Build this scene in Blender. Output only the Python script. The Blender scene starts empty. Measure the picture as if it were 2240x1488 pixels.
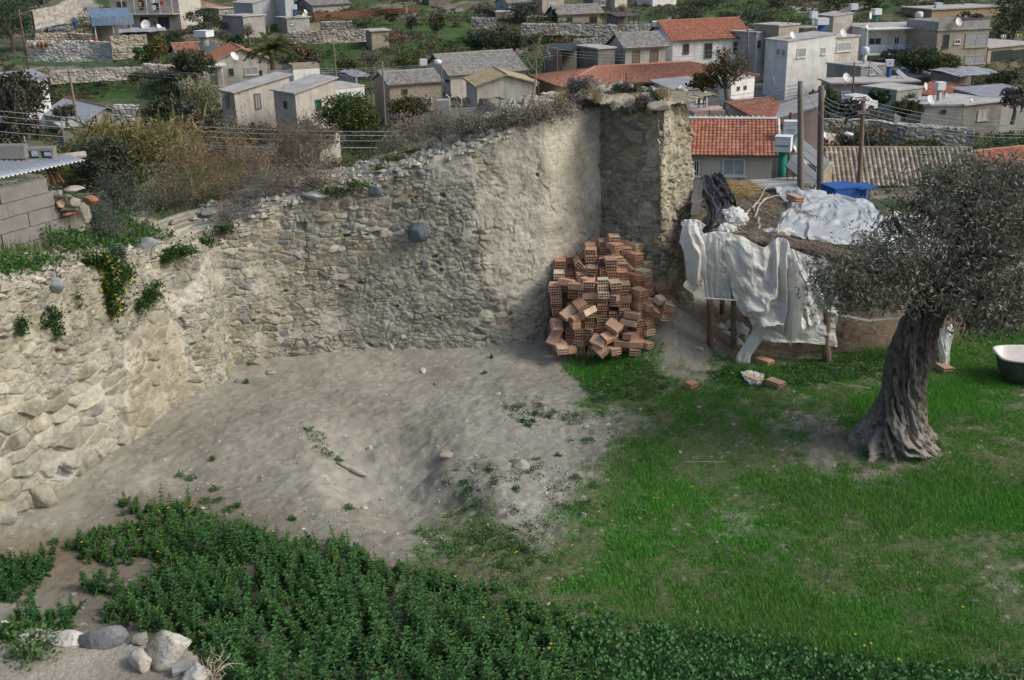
import bpy, math, random
import numpy as np
from mathutils import Vector, Matrix
C = bpy.context.scene
COL = C.collection
rnd = random.Random(7)
RNG = np.random.default_rng(11)
# ---------------------------------------------------------------- camera
F, CU, CV = 2400.0, 1120.0, 744.0
CAMZ = 7.0
RM = np.array(Matrix.Rotation(math.radians(70), 3, 'X') @ Matrix.Rotation(math.radians(-1.3), 3, 'Z'))
cam_d = bpy.data.cameras.new('camera')
cam_d.sensor_width = 36.0
cam_d.lens = 36.0 * F / 2240.0
cam_d.clip_start = 0.05
cam_d.clip_end = 2000
cam = bpy.data.objects.new('camera', cam_d)
cam.location = (0, 0, CAMZ)
cam.rotation_euler = Matrix(RM.tolist()).to_euler()
COL.objects.link(cam)
C.camera = cam
# ---------------------------------------------------------------- light
SUN_EL, SUN_AZ = 40.0, 105.0     # azimuth clockwise from +Y
sd = Vector((math.sin(math.radians(SUN_AZ)) * math.cos(math.radians(SUN_EL)),
             math.cos(math.radians(SUN_AZ)) * math.cos(math.radians(SUN_EL)),
             math.sin(math.radians(SUN_EL))))
sl = bpy.data.lights.new('sun', 'SUN')
sl.energy = 1.6
sl.angle = math.radians(16.0)
sl.color = (1.0, 0.985, 0.94)
so = bpy.data.objects.new('sun', sl)
so.rotation_euler = sd.to_track_quat('Z', 'Y').to_euler()
so.location = (20, -20, 40)
COL.objects.link(so)
W = bpy.data.worlds.new('World')
C.world = W
W.use_nodes = True
wn = W.node_tree
bg = wn.nodes['Background']
sky = wn.nodes.new('ShaderNodeTexSky')
sky.sky_type = 'NISHITA'
sky.sun_disc = False
sky.sun_elevation = math.radians(SUN_EL)
sky.sun_rotation = math.radians(SUN_AZ)
sky.air_density = 1.0
sky.dust_density = 4.0
sky.ozone_density = 1.0
wn.links.new(sky.outputs[0], bg.inputs[0])
bg.inputs[1].default_value = 0.15
C.view_settings.view_transform = 'Standard'
C.view_settings.look = 'None'
C.view_settings.exposure = 0.17
C.view_settings.gamma = 1.0
C.cycles.max_bounces = 6
C.cycles.transparent_max_bounces = 12
C.cycles.use_denoising = True
# ---------------------------------------------------------------- pixel <-> place
CP = np.array([0, 0, CAMZ])
def ray(u, v):
    d = np.stack([(np.asarray(u, float) - CU) / F, -(np.asarray(v, float) - CV) / F, -np.ones_like(np.asarray(u, float))], -1)
    return d @ RM.T
def at_y(u, v, y):
    d = ray(u, v); return CP + d * (y / d[..., 1])[..., None] if d.ndim > 1 else CP + d * (y / d[1])
def at_z(u, v, z):
    d = ray(u, v); return CP + d * ((z - CAMZ) / d[..., 2])[..., None] if d.ndim > 1 else CP + d * ((z - CAMZ) / d[2])
def proj(P):
    q = (np.asarray(P, float) - CP) @ RM
    return CU + F * q[..., 0] / -q[..., 2], CV - F * q[..., 1] / -q[..., 2]
def solve_x(u, y, z):
    # x with projected column u at given y, z
    k = (u - CU) / F
    r0, r2 = RM[:, 0], RM[:, 2]
    c = y * r0[1] + (z - CAMZ) * r0[2] + k * (y * r2[1] + (z - CAMZ) * r2[2])
    return -c / (r0[0] + k * r2[0])
# ---------------------------------------------------------------- noise
def _h(ix, iy, iz, s):
    with np.errstate(over='ignore'):
        h = (ix.astype(np.int64) * 374761393 + iy.astype(np.int64) * 668265263 + iz.astype(np.int64) * 2147483647 + s * 974711 ) & 0xffffffff
        h = ((h ^ (h >> 13)) * 1274126177) & 0xffffffff
        h = ((h ^ (h >> 16)) * 2246822519) & 0xffffffff
        h = (h ^ (h >> 15)) & 0xffffffff
    return h / 4294967296.0
def vn2(x, y, s=0):
    x = np.asarray(x, float); y = np.asarray(y, float)
    ix, iy = np.floor(x), np.floor(y); fx, fy = x - ix, y - iy
    fx = fx * fx * (3 - 2 * fx); fy = fy * fy * (3 - 2 * fy); z = np.zeros_like(ix)
    a = _h(ix, iy, z, s); b = _h(ix + 1, iy, z, s); c = _h(ix, iy + 1, z, s); d = _h(ix + 1, iy + 1, z, s)
    return (a + (b - a) * fx) * (1 - fy) + (c + (d - c) * fx) * fy
def fbm(x, y, o=4, s=0, g=0.5):
    t = 0; a = 1; n = 0
    for i in range(o):
        t = t + a * (vn2(x, y, s + i * 17) - 0.5); n += a; a *= g; x = x * 2.03 + 5.1; y = y * 2.03 + 1.7
    return 2 * t / n
def vn3(x, y, z, s=0):
    ix, iy, iz = np.floor(x), np.floor(y), np.floor(z); f = [x - ix, y - iy, z - iz]
    f = [q * q * (3 - 2 * q) for q in f]; t = 0
    for a in (0, 1):
        for b in (0, 1):
            for c in (0, 1):
                w = (f[0] if a else 1 - f[0]) * (f[1] if b else 1 - f[1]) * (f[2] if c else 1 - f[2])
                t = t + w * _h(ix + a, iy + b, iz + c, s)
    return t
def fbm3(x, y, z, o=3, s=0):
    t = 0; a = 1; n = 0
    for i in range(o):
        t = t + a * (vn3(x, y, z, s + i * 13) - 0.5); n += a; a *= 0.5; x = x * 2.1 + 3.3; y = y * 2.1 + 1.9; z = z * 2.1 + 7.7
    return 2 * t / n
def voro(x, y, s=0, jit=0.85):
    # F1, F2, id in 0..1, offset from the seed
    ix, iy = np.floor(x), np.floor(y); z = np.zeros_like(ix)
    f1 = np.full(x.shape, 9.0); f2 = np.full(x.shape, 9.0); idn = np.zeros(x.shape); dx = np.zeros(x.shape); dy = np.zeros(x.shape)
    for a in (-1, 0, 1):
        for b in (-1, 0, 1):
            cx, cy = ix + a, iy + b
            px = cx + 0.5 + jit * (_h(cx, cy, z, s) - 0.5); py = cy + 0.5 + jit * (_h(cx, cy, z + 1, s) - 0.5)
            d = np.hypot(px - x, py - y); i = _h(cx, cy, z + 2, s)
            m = d < f1
            f2 = np.where(m, f1, np.minimum(f2, d)); f1 = np.where(m, d, f1)
            idn = np.where(m, i, idn); dx = np.where(m, x - px, dx); dy = np.where(m, y - py, dy)
    return f1, f2, idn, dx, dy
def sstep(a, b, x):
    t = np.clip((x - a) / (b - a + 1e-12), 0, 1); return t * t * (3 - 2 * t)
def hid(i, k):
    return np.mod(np.sin(i * 9137.13 + k * 77.7) * 43758.5453, 1.0)
def lerp(a, b, t): return a + (b - a) * t
def pal(i, cols):
    # pick a colour per id out of a list, blended a little
    cols = np.array(cols, float); k = np.clip((i * len(cols)).astype(int), 0, len(cols) - 1); return cols[k]
def sdpoly(x, y, P):
    # signed distance, positive inside
    P = np.asarray(P, float); n = len(P); d = np.full(np.shape(x), 1e9); ins = np.zeros(np.shape(x), bool)
    for i in range(n):
        ax, ay = P[i]; bx, by = P[(i + 1) % n]; ex, ey = bx - ax, by - ay
        t = np.clip(((x - ax) * ex + (y - ay) * ey) / (ex * ex + ey * ey + 1e-12), 0, 1)
        d = np.minimum(d, np.hypot(x - ax - t * ex, y - ay - t * ey))
        c = ((ay > y) != (by > y)) & (x < (bx - ax) * (y - ay) / (by - ay + 1e-12) + ax); ins ^= c
    return np.where(ins, d, -d)
# ---------------------------------------------------------------- meshes
def raw(name, V, faces, mat=None, parent=None, smooth=False, col=None, origin=None, mats=None, mi=None):
    """one mesh object; faces: an int array (m,k) or a list of such arrays; origin defaults to the base centre"""
    V = np.asarray(V, float)
    if origin is None:
        origin = np.zeros(3) if parent is not None else np.array([(V[:, 0].min() + V[:, 0].max()) / 2, (V[:, 1].min() + V[:, 1].max()) / 2, V[:, 2].min()])
    origin = np.asarray(origin, float)
    if not isinstance(faces, (list, tuple)): faces = [faces]
    faces = [np.asarray(f, np.int32) for f in faces if len(f)]
    me = bpy.data.meshes.new(name)
    nl = sum(f.size for f in faces); nf = sum(len(f) for f in faces)
    me.vertices.add(len(V)); me.vertices.foreach_set('co', (V - origin).astype(np.float32).ravel())
    me.loops.add(nl); me.loops.foreach_set('vertex_index', np.concatenate([f.ravel() for f in faces]))
    tot = np.concatenate([np.full(len(f), f.shape[1], np.int32) for f in faces])
    me.polygons.add(nf); me.polygons.foreach_set('loop_start', np.concatenate([[0], np.cumsum(tot)[:-1]]).astype(np.int32))
    me.polygons.foreach_set('loop_total', tot)
    me.polygons.foreach_set('use_smooth', np.full(nf, bool(smooth)))
    me.update(calc_edges=True)
    if col is not None:
        c = np.ones((len(V), 4), np.float32); c[:, :3] = col
        at = me.color_attributes.new('Col', 'FLOAT_COLOR', 'POINT'); at.data.foreach_set('color', c.ravel())
    if mats:
        for m in mats: me.materials.append(m)
        me.polygons.foreach_set('material_index', np.asarray(mi, np.int32))
    elif mat is not None: me.materials.append(mat)
    o = bpy.data.objects.new(name, me); o.location = origin; COL.objects.link(o)
    if parent is not None: o.parent = parent
    return o
def tag(o, label=None, cat=None, group=None, kind=None):
    if label: o['label'] = label
    if cat: o['category'] = cat
    if group: o['group'] = group
    if kind: o['kind'] = kind
    return o
def empty(name, loc, label=None, cat=None, group=None, rz=0.0):
    o = bpy.data.objects.new(name, None); o.empty_display_size = 0.2; o.location = loc; o.rotation_euler = (0, 0, rz)
    COL.objects.link(o); return tag(o, label, cat, group)
def copy_tree(o, parent=None):
    c = o.copy(); COL.objects.link(c)
    if parent is not None: c.parent = parent
    for ch in [x for x in o.children]: copy_tree(ch, c)
    return c
class MB:
    """collects pieces into one mesh; v in the parent's space"""
    def __init__(s): s.V = []; s.F = {3: [], 4: []}; s.C = []; s.n = 0
    def add(s, V, Fs, col=(1, 1, 1)):
        V = np.asarray(V, float).reshape(-1, 3); s.V.append(V)
        c = np.asarray(col, float); s.C.append(np.broadcast_to(c, (len(V), 3)))
        if not isinstance(Fs, (list, tuple)) or (len(Fs) and not hasattr(Fs[0], 'ndim')): Fs = [np.asarray(Fs)]
        for f in Fs: s.F[f.shape[1]].append(f + s.n)
        s.n += len(V); return s
    def box(s, c, size, rot=None, col=(1, 1, 1), taper=1.0):
        x, y, z = np.array(size) / 2.0
        v = np.array([[-x, -y, -z], [x, -y, -z], [x, y, -z], [-x, y, -z], [-x * taper, -y * taper, z], [x * taper, -y * taper, z], [x * taper, y * taper, z], [-x * taper, y * taper, z]])
        if rot is not None: v = v @ np.asarray(rot).T
        return s.add(v + np.asarray(c, float), np.array([[0, 3, 2, 1], [4, 5, 6, 7], [0, 1, 5, 4], [1, 2, 6, 5], [2, 3, 7, 6], [3, 0, 4, 7]]), col)
    def tube(s, pts, r, k=6, col=(1, 1, 1), caps=True):
        pts = np.asarray(pts, float); n = len(pts); r = np.broadcast_to(np.asarray(r, float), (n,))
        t = np.gradient(pts, axis=0); t /= np.linalg.norm(t, axis=1)[:, None] + 1e-9
        ref = np.where(np.abs(t[:, 2:3]) > 0.9, np.array([[1.0, 0, 0]]), np.array([[0, 0, 1.0]]))
        a = np.cross(t, ref); a /= np.linalg.norm(a, axis=1)[:, None] + 1e-9; b = np.cross(t, a)
        th = np.arange(k) * 2 * math.pi / k
        V = pts[:, None] + r[:, None, None] * (np.cos(th)[None, :, None] * a[:, None] + np.sin(th)[None, :, None] * b[:, None])
        i = np.arange(n - 1)[:, None] * k; j = np.arange(k)[None]
        f = np.stack([i + j, i + (j + 1) % k, i + k + (j + 1) % k, i + k + j], -1).reshape(-1, 4)
        fs = [f]
        if caps and k > 2:
            V = np.concatenate([V.reshape(-1, 3), pts[:1], pts[-1:]]); m = n * k
            j = np.arange(k)
            fs.append(np.concatenate([np.stack([np.full(k, m), (j + 1) % k, j], 1), np.stack([np.full(k, m + 1), (n - 1) * k + j, (n - 1) * k + (j + 1) % k], 1)]))
        return s.add(V.reshape(-1, 3), fs, col)
    def grid(s, P, col=None):
        P = np.asarray(P, float); a, b = P.shape[:2]
        i = np.arange(a - 1)[:, None] * b; j = np.arange(b - 1)[None]
        f = np.stack([i + j, i + j + 1, i + b + j + 1, i + b + j], -1).reshape(-1, 4)
        return s.add(P.reshape(-1, 3), [f], (1, 1, 1) if col is None else np.asarray(col, float).reshape(-1, 3) if np.ndim(col) > 1 else col)
    def segs(s, A, B, ra, rb, col=(1, 1, 1), k=3):
        A, B = np.asarray(A, float), np.asarray(B, float); n = len(A)
        if n == 0: return s
        t = B - A; t /= np.linalg.norm(t, axis=1)[:, None] + 1e-9
        ref = np.where(np.abs(t[:, 2:3]) > 0.9, np.array([[1.0, 0, 0]]), np.array([[0, 0, 1.0]]))
        a = np.cross(t, ref); a /= np.linalg.norm(a, axis=1)[:, None] + 1e-9; b = np.cross(t, a)
        th = np.arange(k) * 2 * math.pi / k; ring = np.cos(th)[None, :, None] * a[:, None] + np.sin(th)[None, :, None] * b[:, None]
        ra = np.broadcast_to(ra, (n,))[:, None, None]; rb = np.broadcast_to(rb, (n,))[:, None, None]
        V = np.concatenate([A[:, None] + ring * ra, B[:, None] + ring * rb], 1)
        i = np.arange(n)[:, None] * 2 * k; j = np.arange(k)[None]
        f = np.stack([i + j, i + (j + 1) % k, i + k + (j + 1) % k, i + k + j], -1).reshape(-1, 4)
        c = np.asarray(col, float); c = c if c.ndim == 1 else np.repeat(c, 2 * k, 0)
        return s.add(V.reshape(-1, 3), [f], c)
    def leaves(s, P, size, rng, col, asp=0.5, up=0.0, N=None):
        """diamond leaves at P; col (n,3)"""
        n = len(P)
        if n == 0: return s
        d = rng.normal(size=(n, 3)); d /= np.linalg.norm(d, axis=1)[:, None]
        if N is not None: d = d * 0.6 + N
        d[:, 2] += up; d /= np.linalg.norm(d, axis=1)[:, None] + 1e-9
        q = rng.normal(size=(n, 3)); w = np.cross(d, q); w /= np.linalg.norm(w, axis=1)[:, None] + 1e-9
        sz = np.broadcast_to(size, (n,))[:, None] * rng.uniform(0.6, 1.3, (n, 1))
        V = np.stack([P, P + d * sz * 0.5 + w * sz * asp * 0.5, P + d * sz, P + d * sz * 0.5 - w * sz * asp * 0.5], 1)
        c = np.repeat(np.broadcast_to(col, (n, 3)), 4, 0)
        return s.add(V.reshape(-1, 3), [np.arange(n * 4).reshape(-1, 4)], c)
    def build(s, name, mat, parent=None, smooth=False, origin=None):
        V = np.concatenate(s.V); fs = [np.concatenate(f) for f in s.F.values() if f]
        return raw(name, V, fs, mat, parent, smooth, np.concatenate(s.C), origin)
def rotz(a): c, s_ = math.cos(a), math.sin(a); return np.array([[c, -s_, 0], [s_, c, 0], [0, 0, 1]])
def rotx(a): c, s_ = math.cos(a), math.sin(a); return np.array([[1, 0, 0], [0, c, -s_], [0, s_, c]])
def roty(a): c, s_ = math.cos(a), math.sin(a); return np.array([[c, 0, s_], [0, 1, 0], [-s_, 0, c]])
# ---------------------------------------------------------------- materials
def material(name, base=(0.5, 0.5, 0.5), var=0.25, scale=6.0, rough=0.85, bump=0.3, bscale=30.0, dist=0.02, attr=False, c2=None, c2scale=1.5, c2amt=0.5,
             metal=0.0, trans=0.0, spec=0.3, streak=0.0, fine=0.0, alpha=1.0, c2thr=0.5):
    m = bpy.data.materials.new(name); m.use_nodes = True; nt = m.node_tree; N = nt.nodes; L = nt.links
    b = N['Principled BSDF']; b.inputs['Roughness'].default_value = rough; b.inputs['Metallic'].default_value = metal
    b.inputs['Specular IOR Level'].default_value = spec
    tc = N.new('ShaderNodeTexCoord')
    def noise(sc, det=6, vec=None, rg=0.55):
        n = N.new('ShaderNodeTexNoise'); n.inputs['Scale'].default_value = sc; n.inputs['Detail'].default_value = det; n.inputs['Roughness'].default_value = rg
        L.new(vec if vec is not None else tc.outputs['Object'], n.inputs['Vector']); return n.outputs['Fac']
    def math_(op, a, b_):
        n = N.new('ShaderNodeMath'); n.operation = op
        for k, x in ((0, a), (1, b_)):
            if hasattr(x, 'is_output'): L.new(x, n.inputs[k])
            else: n.inputs[k].default_value = x
        return n.outputs[0]
    def mix(fac, a, b_, bt='MIX'):
        n = N.new('ShaderNodeMix'); n.data_type = 'RGBA'; n.blend_type = bt
        for k, x in (('Factor', fac), ('A', a), ('B', b_)):
            i = [q for q in n.inputs if q.name == k and (q.type == 'VALUE' if k == 'Factor' else q.type == 'RGBA')][0]
            if hasattr(x, 'is_output'): L.new(x, i)
            elif k == 'Factor': i.default_value = x
            else: i.default_value = (*x, 1)
        return [q for q in n.outputs if q.type == 'RGBA'][0]
    if attr:
        a = N.new('ShaderNodeVertexColor'); a.layer_name = 'Col'; colr = a.outputs[0]
        if base != (0.5, 0.5, 0.5): colr = mix(1.0, colr, base, 'MULTIPLY')
    else:
        r = N.new('ShaderNodeRGB'); r.outputs[0].default_value = (*base, 1); colr = r.outputs[0]
    if c2 is not None:
        f = N.new('ShaderNodeMapRange'); L.new(noise(c2scale, 5), f.inputs['Value'])
        f.inputs['From Min'].default_value = c2thr - 0.08; f.inputs['From Max'].default_value = c2thr + 0.12; f.inputs['To Max'].default_value = c2amt
        colr = mix(f.outputs[0], colr, c2)
    if var > 0:
        f = N.new('ShaderNodeMapRange'); L.new(noise(scale, 8, rg=0.65), f.inputs['Value'])
        f.inputs['From Min'].default_value = 0.25; f.inputs['From Max'].default_value = 0.75
        f.inputs['To Min'].default_value = 1 - var; f.inputs['To Max'].default_value = 1 + var
        colr = mix(1.0, colr, f.outputs[0], 'MULTIPLY')
    if fine > 0:
        f = N.new('ShaderNodeMapRange'); L.new(noise(bscale * 1.7, 3), f.inputs['Value'])
        f.inputs['From Min'].default_value = 0.3; f.inputs['From Max'].default_value = 0.7
        f.inputs['To Min'].default_value = 1 - fine; f.inputs['To Max'].default_value = 1 + fine
        colr = mix(1.0, colr, f.outputs[0], 'MULTIPLY')
    if streak > 0:
        mp = N.new('ShaderNodeMapping'); mp.inputs['Scale'].default_value = (1.6, 1.6, 0.16); L.new(tc.outputs['Object'], mp.inputs['Vector'])
        f = N.new('ShaderNodeMapRange'); L.new(noise(1.5, 6, mp.outputs[0]), f.inputs['Value'])
        f.inputs['From Min'].default_value = 0.45; f.inputs['From Max'].default_value = 0.75; f.inputs['To Max'].default_value = streak
        colr = mix(f.outputs[0], colr, (0.09, 0.085, 0.075))
    L.new(colr, b.inputs['Base Color'])
    if bump > 0:
        bn = N.new('ShaderNodeBump'); bn.inputs['Strength'].default_value = bump; bn.inputs['Distance'].default_value = dist
        L.new(noise(bscale, 6, rg=0.6), bn.inputs['Height']); L.new(bn.outputs[0], b.inputs['Normal'])
    if trans > 0:
        t = N.new('ShaderNodeBsdfTranslucent'); L.new(colr, t.inputs[0]); mx = N.new('ShaderNodeMixShader'); mx.inputs[0].default_value = trans
        L.new(b.outputs[0], mx.inputs[1]); L.new(t.outputs[0], mx.inputs[2]); L.new(mx.outputs[0], N['Material Output'].inputs[0])
    if alpha < 1:
        b.inputs['Alpha'].default_value = alpha
    return m
# ================================================================ yard, castle wall, tower
m_dirt = material('dirt', var=0.16, scale=3.0, rough=0.95, bump=0.6, bscale=45, dist=0.03, attr=True, fine=0.16, spec=0.1)
m_stone = material('rubble_stone', var=0.22, scale=9.0, rough=0.93, bump=0.7, bscale=38, dist=0.02, attr=True, fine=0.16, spec=0.15)
m_leaf = material('green_leaf', var=0.15, scale=3.0, rough=0.55, bump=0.0, attr=True, trans=0.22, spec=0.25)
m_dryleaf = material('dry_leaf', var=0.15, scale=3.0, rough=0.9, bump=0.0, attr=True, trans=0.15, spec=0.1)
m_bark = material('bark', var=0.3, scale=12.0, rough=0.95, bump=0.6, bscale=50, attr=True, spec=0.1)
def pxz(pts, z=0.0): return [tuple(at_z(u, v, z)[:2]) for u, v in pts]
# wall rows: base pixel, base z, top edge pixel row
WR = [(-620, 1700, .0, 760), (-330, 1420, .0, 715), (-120, 1262, .0, 672), (0, 1176, .05, 640), (130, 1095, .05, 622), (270, 985, .1, 580), (345, 930, .1, 562), (415, 878, .12, 552),
      (488, 846, .15, 540), (512, 806, .15, 462), (640, 785, .1, 445), (760, 781, .05, 420), (900, 776, .05, 376), (1050, 766, .1, 300), (1200, 745, .15, 262), (1312, 704, .25, 238)]
WB = np.array([at_z(u, v, z) for u, v, z, t in WR])
WP = WB[:, :2]
LIPU = [-900, -620, -330, -120, 0, 60, 130, 200, 250, 290, 345, 415, 470, 500, 512, 560, 640, 760, 830, 900, 1000, 1100, 1200, 1320, 1500]
LIPV = [800, 770, 722, 676, 645, 632, 622, 600, 575, 560, 552, 545, 528, 505, 474, 458, 447, 420, 400, 372, 330, 290, 258, 234, 215]
def _ztop(x, y):
    lo, hi = 1.0, 6.5
    for _ in range(40):
        m = (lo + hi) / 2; u, v = proj(np.array([x - .1, y, m])); lo, hi = (m, hi) if v > np.interp(u, LIPU, LIPV) else (lo, m)
    return lo
_k = [0, 1, 2, 3, 4, 5, 6, 7, 8, 9, 10, 11, 12, 13, 14, 15]
WT = np.array([_ztop(*WP[i]) for i in _k])
KX = WP[-1]
T1 = at_z(1462, 708, .55)[:2]; T1 = np.array([solve_x(1446, 18.5, 2.4), 18.5]); T2 = np.array([3.5, 20.3]); T0 = KX + np.array([0.02, -0.1])
def wall_sd(x, y):
    """distance in front of the wall line (positive on the yard side)"""
    P = [(-60, WP[0][1])] + [tuple(p) for p in WP] + [tuple(T1), tuple(T2), (4.2, 60), (-60, 60)]
    return -sdpoly(x, y, P)
pit_c = at_z(880, 1065, 0)[:2]
def Gh(x, y):
    x = np.asarray(x, float); y = np.asarray(y, float)
    d = np.abs(wall_sd(x, y))
    z = 0.16 * np.exp(-d / 0.7)
    # hollow dug in the dirt, with a scarp on its upper right side
    ca, sa = math.cos(math.radians(-62)), math.sin(math.radians(-62))
    dx, dy = x - pit_c[0] + 0.25 * fbm(x * 1.3, y * 1.3, 2, 5), y - pit_c[1] + 0.25 * fbm(x * 1.3 + 9, y * 1.3, 2, 6)
    a = (dx * ca + dy * sa) / 2.3; b = (-dx * sa + dy * ca) / 1.25
    r = np.hypot(a, b)
    z = z - 0.36 * (1 - sstep(0.1, 1.0, r + .10 * fbm(x * 3, y * 3, 3, 88)))
    # spoil heap to the right of the hollow and along the scarp
    m1 = at_z(1130, 900, 0.3); z = z + 0.20 * np.exp(-(((x - m1[0]) / 1.3) ** 2 + ((y - m1[1]) / 1.5) ** 2))
    m3 = at_z(640, 930, 0.1); z = z + 0.16 * np.exp(-(((x - m3[0]) / 1.4) ** 2 + ((y - m3[1]) / 1.3) ** 2))
    # earth banked against the foot of the tower
    m2 = np.array([2.75, 18.55]); z = z + 0.75 * np.exp(-(((x - m2[0]) / 0.95) ** 2 + ((y - m2[1]) / 0.75) ** 2))
    z = z + 0.07 * fbm(x * 0.6, y * 0.6, 3, 1)
    t0 = at_z(1950, 975, 0); z = z + 0.14 * np.exp(-(((x - t0[0]) / 0.9) ** 2 + ((y - t0[1]) / 0.8) ** 2))
    z = z - 0.10 * np.clip(y - 20.5, 0, 99) ** 1.15
    return z
def hit(u, v, z0=0.0):
    z = z0
    for _ in range(12):
        p = at_z(u, v, z); z = 0.5 * z + 0.5 * float(Gh(p[0], p[1]))
    return np.array([p[0], p[1], float(Gh(p[0], p[1]))])
def pxg(pts): return [tuple(hit(u, v)[:2]) for u, v in pts]
GREEN = pxg([(1262, 786), (1330, 778), (1420, 800), (1500, 822), (1570, 818), (1640, 806), (1830, 792), (1960, 770), (2100, 730), (2500, 740), (2900, 1700), (980, 1700), (960, 1240), (1010, 1110), (1180, 1190), (1300, 1060), (1390, 920), (1290, 880), (1262, 830)])
WEED = pxg([(160, 1195), (262, 1160), (300, 1112), (420, 1100), (560, 1150), (640, 1205), (740, 1200), (830, 1232), (950, 1255), (1060, 1300), (1260, 1360), (1290, 1430), (1360, 1750), (380, 1750), (330, 1480), (215, 1370), (215, 1280), (330, 1250), (190, 1230)])
MALLOW = pxg([(1180, 1340), (1400, 1372), (1560, 1392), (1720, 1410), (1900, 1425), (2240, 1460), (2600, 1480), (2600, 1800), (1250, 1800)])
BARE = [pxg([(1640, 935), (1700, 905), (1850, 900), (1890, 960), (1850, 1000), (1880, 1040), (1780, 1060), (1740, 960)]), pxg([(1880, 985), (2000, 975), (2100, 985), (2060, 1025), (1960, 1030)]),
        pxg([(1560, 1120), (1620, 1130), (1650, 1180), (1600, 1195), (1550, 1170)]), pxg([(1700, 1190), (1760, 1200), (1770, 1230), (1690, 1230)]), pxg([(2120, 1270), (2300, 1262), (2300, 1295), (2130, 1290)]), pxg([(1850, 1040), (1960, 1030), (1980, 1060), (1870, 1075)])]
def green_density(x, y):
    n = fbm(x * 0.9, y * 0.9, 4, 21); n2 = fbm(x * 3.1, y * 3.1, 3, 31)
    g = sstep(-0.35, 0.45, sdpoly(x, y, GREEN) + 0.55 * n + 0.35 * n2)
    for b in BARE: g = g * (1 - 0.9 * sstep(-0.15, 0.25, sdpoly(x, y, b) + 0.25 * n2 + .15 * n))
    g = g * (0.55 + 0.45 * sstep(-0.5, -0.05, n + 0.5 * n2 + 0.25))
    return g
SPARSE = pxg([(960, 1240), (980, 1100), (1040, 1030), (1150, 1060), (1230, 960), (1120, 900), (1150, 880), (1300, 930), (1400, 900), (1330, 1100), (1200, 1250), (1050, 1300)])
xs = np.arange(-8.5, 12.5, 0.03); ys = np.concatenate([np.arange(7.0, 21.5, 0.03), np.arange(21.5, 40, 0.3)])
X, Y = np.meshgrid(xs, ys)
gd = green_density(X, Y)
Z = Gh(X, Y)
p1, p2, pid, _, _ = voro(X / 0.10, Y / 0.10, 3)
peb = (hid(pid, 1) > 0.72) * (1 - sstep(0.10, 0.32, p1)) * 0.016 * hid(pid, 2)
rough_a = sstep(-1.0, 0.3, sdpoly(X, Y, SPARSE))
c1_, c2_, ci_, _, _ = voro(X / .16 + .3 * fbm(X * 9, Y * 9, 2, 46), Y / .16, 47); Z = Z + 0.017 * fbm(X * 5, Y * 5, 5, 41) + .020 * (hid(ci_, 1) ** 3) * sstep(.02, .25, c2_ - c1_) * sstep(-.1, .5, fbm(X * .7, Y * .7, 3, 48) + .2) + 0.012 * fbm(X * 15, Y * 15, 2, 44) + peb + rough_a * 0.03 * fbm(X * 9, Y * 9, 3, 43)
ridg = 1 - np.abs(fbm(X * 2.2, Y * 2.2, 3, 77)) * 2
Z = Z + 0.02 * np.clip(ridg, 0, 1)
d0 = np.array([.232, .222, .180]); d1 = np.array([.305, .295, .245]); dk = np.array([.165, .14, .105]); gr = np.array([.07, .085, .035])
cc = d0 + (d1 - d0) * sstep(-.4, .5, fbm(X * .8, Y * .8, 4, 51))[..., None]
cc = cc * (1 + .20 * fbm(X * 11, Y * 11, 3, 49))[..., None]; cc = lerp(cc, np.array([.085, .11, .045]), (gd * 0.9)[..., None])
wd = sstep(-.8, .3, sdpoly(X, Y, WEED)); cc = lerp(cc, dk * 0.85, (wd * .85)[..., None])
tr_ = hit(1900, 960); cc = lerp(cc, np.array([.17, .15, .12]), (0.7 * np.exp(-(((X - tr_[0]) / 1.6) ** 2 + ((Y - tr_[1]) / 1.0) ** 2)))[..., None])
bl = hit(60, 1230); cc = lerp(cc, np.array([.17, .12, .075]), (0.8 * np.exp(-(((X - bl[0]) / .7) ** 2 + ((Y - bl[1]) / .5) ** 2)))[..., None])
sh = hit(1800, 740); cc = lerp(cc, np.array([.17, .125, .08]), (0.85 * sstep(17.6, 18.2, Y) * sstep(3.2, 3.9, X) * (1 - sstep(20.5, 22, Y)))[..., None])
litter = (vn2(X * 14, Y * 14, 61) > 0.72) * sstep(-.5, .5, fbm(X, Y, 3, 62)) * 0.5
cc = lerp(cc, gr, (gd * litter)[..., None])
cc = lerp(cc, np.array([.42, .40, .36]), ((peb > 0.003) * hid(pid, 3) ** 2 * 0.9)[..., None])
nx, ny = len(xs), len(ys)
I = (np.arange(ny - 1)[:, None] * nx + np.arange(nx - 1)[None]).ravel()
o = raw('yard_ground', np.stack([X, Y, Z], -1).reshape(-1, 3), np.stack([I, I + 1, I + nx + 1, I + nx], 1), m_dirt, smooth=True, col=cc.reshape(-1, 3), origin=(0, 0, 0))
tag(o, 'bare trodden earth of the yard below the old wall', 'ground', kind='structure')

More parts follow.
